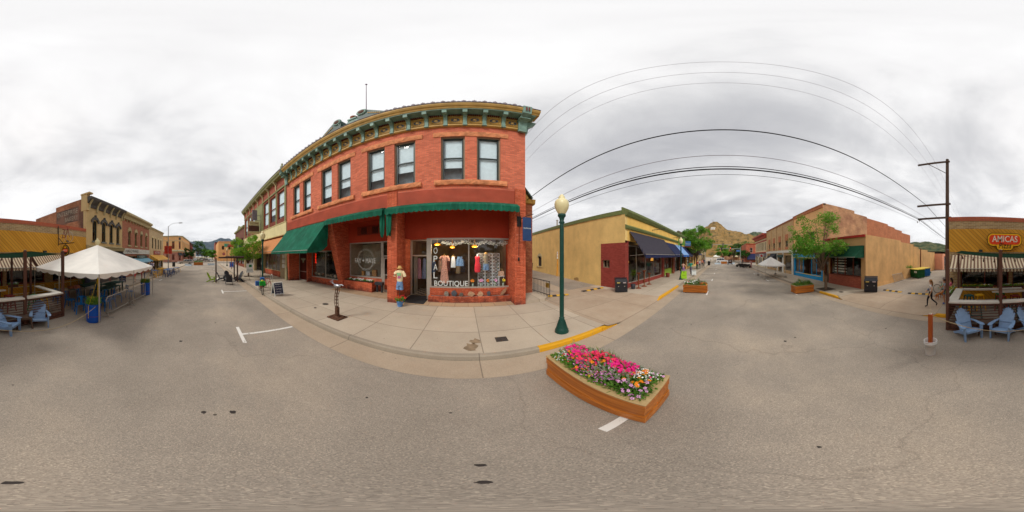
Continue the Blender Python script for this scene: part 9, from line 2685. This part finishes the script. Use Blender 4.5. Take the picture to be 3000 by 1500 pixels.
for i in range(9):   # racks of clothes deep inside the boutique
    px = (1270,1290,1312,1342,1356,1436,1448,1460,1488)[i]; c = ('4c5c7c', 'b0988c', '6c4444', '9c8c74', '3c3c44', '4c4450', 'a07c6c', '5c6c5c', '8c7c6c')[i]; u = UX(px,10.6)
    t = thing('hanging_garment', '%s garment on the inner boutique rack, %s' % (('navy', 'beige', 'maroon', 'tan', 'black', 'plum', 'rust', 'moss', 'brown')[i],('far left', 'left', 'behind the pink dress', 'behind the denim shorts', 'right of the denim shorts', 'behind the straw hat', 'right of the screen', 'near the handbag', 'far right')[i]), 'garment',(u,10.6,1.2), group='garments on the inner boutique racks')
    garment('cloth',[(.15,-.8),(.14,-.4),(.15,-.1),(.05,0)], u,10.6,2.2+rr.uniform(-.1,.1), plain('cloth_rack_'+c, c,.9, var=.15), t,.5, fold=.08, seed=i)
# shop contents, middle and left bays
for i,(px, py, c, w, h_, lab) in enumerate(((1080,812, 'b8bcc0',.28,.28, 'white card box in the wreath window'),(1098,806, '9c7048',.34,.42, 'brown paper carrier bag in the wreath window'),(1065,808, 'c89048',.16,.3, 'small amber lamp in the wreath window'))):
    u = UX(px,9.8); b = MB(); b.prism([(u-w/2,9.7),(u+w/2,9.72),(u+w/2,9.9),(u-w/2,9.88)], 'z',1.08,1.08+h_); b.prism([(u-w/2-.01,9.69),(u+w/2+.01,9.71),(u+w/2+.01,9.8),(u-w/2-.01,9.79)], 'z',1.08+h_,1.1+h_)
    solo('shop_goods', b, plain('goods_'+c, c,.8), lab, 'shop goods')
b = MB(); b.box(-7.8,-4.8,9.5,10.1,.95,1.06); solo('display_shelf', b, plain('brown_shelf', '7c4c2c',.6), 'brown display shelf behind the wreath window', 'shelf')
b = MB()
for k in range(5): b.box(-11.75,-11.6,9.0,9.03,1.9+k*.18,2.03+k*.18)
t = thing('neon_sign', 'vertical red neon sign in the left brick bay window', 'neon sign',(-11.7,9.0,1.9))
for k, ch in enumerate('OPEN'): text('neon_letter', ch,-11.68,9.0,2.62-.23*k,.15,.18, FRONT, emit('red_neon', 'ff2c14',1.6), t)
rr = random.Random(23)
for i in range(7):
    u = -11.8+i*.5; c = ('8c7c6c', 'a89880', '6c4c34', '9c8c7c', '74604c', 'b0a090', '5c5048')[i]; b = MB(); n = 8; w = rr.uniform(.2,.3); h_ = rr.uniform(.18,.3)
    b.prism([(u+w/2*math.cos(.785*k)*rr.uniform(.8,1.1),.78+h_/2+h_/2*math.sin(.785*k)) for k in range(n)], 'y',9.05,9.25)
    solo('rock', b, plain('stone_'+c, c,.9, var=.2, scale=12), '%s display stone inside the left brick bay window, %s' % (('taupe', 'sandy', 'brown', 'grey-brown', 'umber', 'pale', 'dark')[i],('at its left end', 'second from left', 'third from left', 'at its middle', 'third from right', 'second from right', 'at its right end')[i]), 'rock', group='display stones in the left brick bay window')
# furniture shop window on the yellow building, and goods outside it
for i,(px, v, lab) in enumerate(((1846,7.0, 'lit table lamp with amber shade at the left of the yellow building window'),(1916,7.0, 'lit floor lamp with amber shade at the right of the yellow building window'))):
    u = 10.7 if i == 0 else 15.6; t = thing('table_lamp', lab, 'lamp',(u, v,.8), group='lamps in the yellow building window')
    b = MB(); b.lathe([(.2,0),(.1,.3)],(u, v,2.0),14); b.build('lamp_shade', emit('warm_shade', 'e8a040',.8), t); b = MB(); b.cyl((u, v,.15),(u, v,2.0),.03, n=8); b.build('stem', M_brown, t)
for i,(x, y, h_, lab) in enumerate(((10.3,5.7,1.15, 'carved wooden stand nearest the brick corner of the yellow building'),(11.2,5.7,1.25, 'carved wooden stand second from the brick corner'),(12.2,5.75,.95, 'wooden plant stand furthest from the brick corner'))):
    t = thing('carved_stand', lab, 'wooden stand',(x, y, CB), group='carved wooden stands outside the yellow building')
    b = MB(); b.lathe([(.22,0),(.2,.04),(.05,.08),(.04,.3),(.08,.4),(.04,.5),(.05, h_-.1),(.16, h_-.04),(.16, h_)],(x, y, CB),10); b.build('turned_post', plain('red_brown_wood', '7c3c1c',.5), t)
b = MB(); x, y = 9.95,5.95; b.lathe([(.14,0),(.18,.35),(.16,.36)],(x, y, CB),12); solo('plant_pot', b, M_char, 'dark pot at the foot of the yellow building window', 'plant pot')
b = MB(); b.lathe([(.2,0),(.24,.45),(.2,.47)],(17.3,5.85, CB),14); solo('barrel_planter', b, M_brown, 'brown barrel planter beside the lime green shop base', 'planter')
# colourful sweets in the blue shopfront
rr = random.Random(41)
for i,(u, c, n_) in enumerate(((12.9, 'c0b4a0', 'cream'),(13.5, '9c5c4c', 'rust'),(16.6, 'b0a4a0', 'grey'),(17.4, 'c07c3c', 'caramel'))):
    b = MB(); b.prism([(u-.2,-9.4),(u+.2,-9.4),(u+.2,-9.2),(u-.2,-9.2)], 'z',.9,1.15+.05*i); b.ball((u,-9.3,1.2+.05*i),(.12,.08,.06),8,5)
    solo('sweet_tray', b, plain('sweet_'+c, c,.7, var=.4, scale=20), n_+' tray of sweets in the blue shopfront window', 'tray', group='sweet trays in the blue shopfront')

# ------------------------------------------------------------------ air between the street and the mountains
b = MB(); b.box(-5900,2100,-2300,2300,-4,500)
hz_ = b.build('haze',[]); hz_['kind'] = 'stuff'; hz_['label'] = 'thin pale blue haze that softens the far mountains'; hz_['category'] = 'haze'
m = D.materials.new('haze_air'); m.use_nodes = True; nt = m.node_tree; nt.nodes.clear()
pv = N(nt, 'ShaderNodeVolumePrincipled'); pv.inputs['Color'].default_value = (.72,.82,.95,1); pv.inputs['Density'].default_value = .00005
L(nt, pv.outputs[0], N(nt, 'ShaderNodeOutputMaterial').inputs['Volume']); hz_.data.materials.append(m)
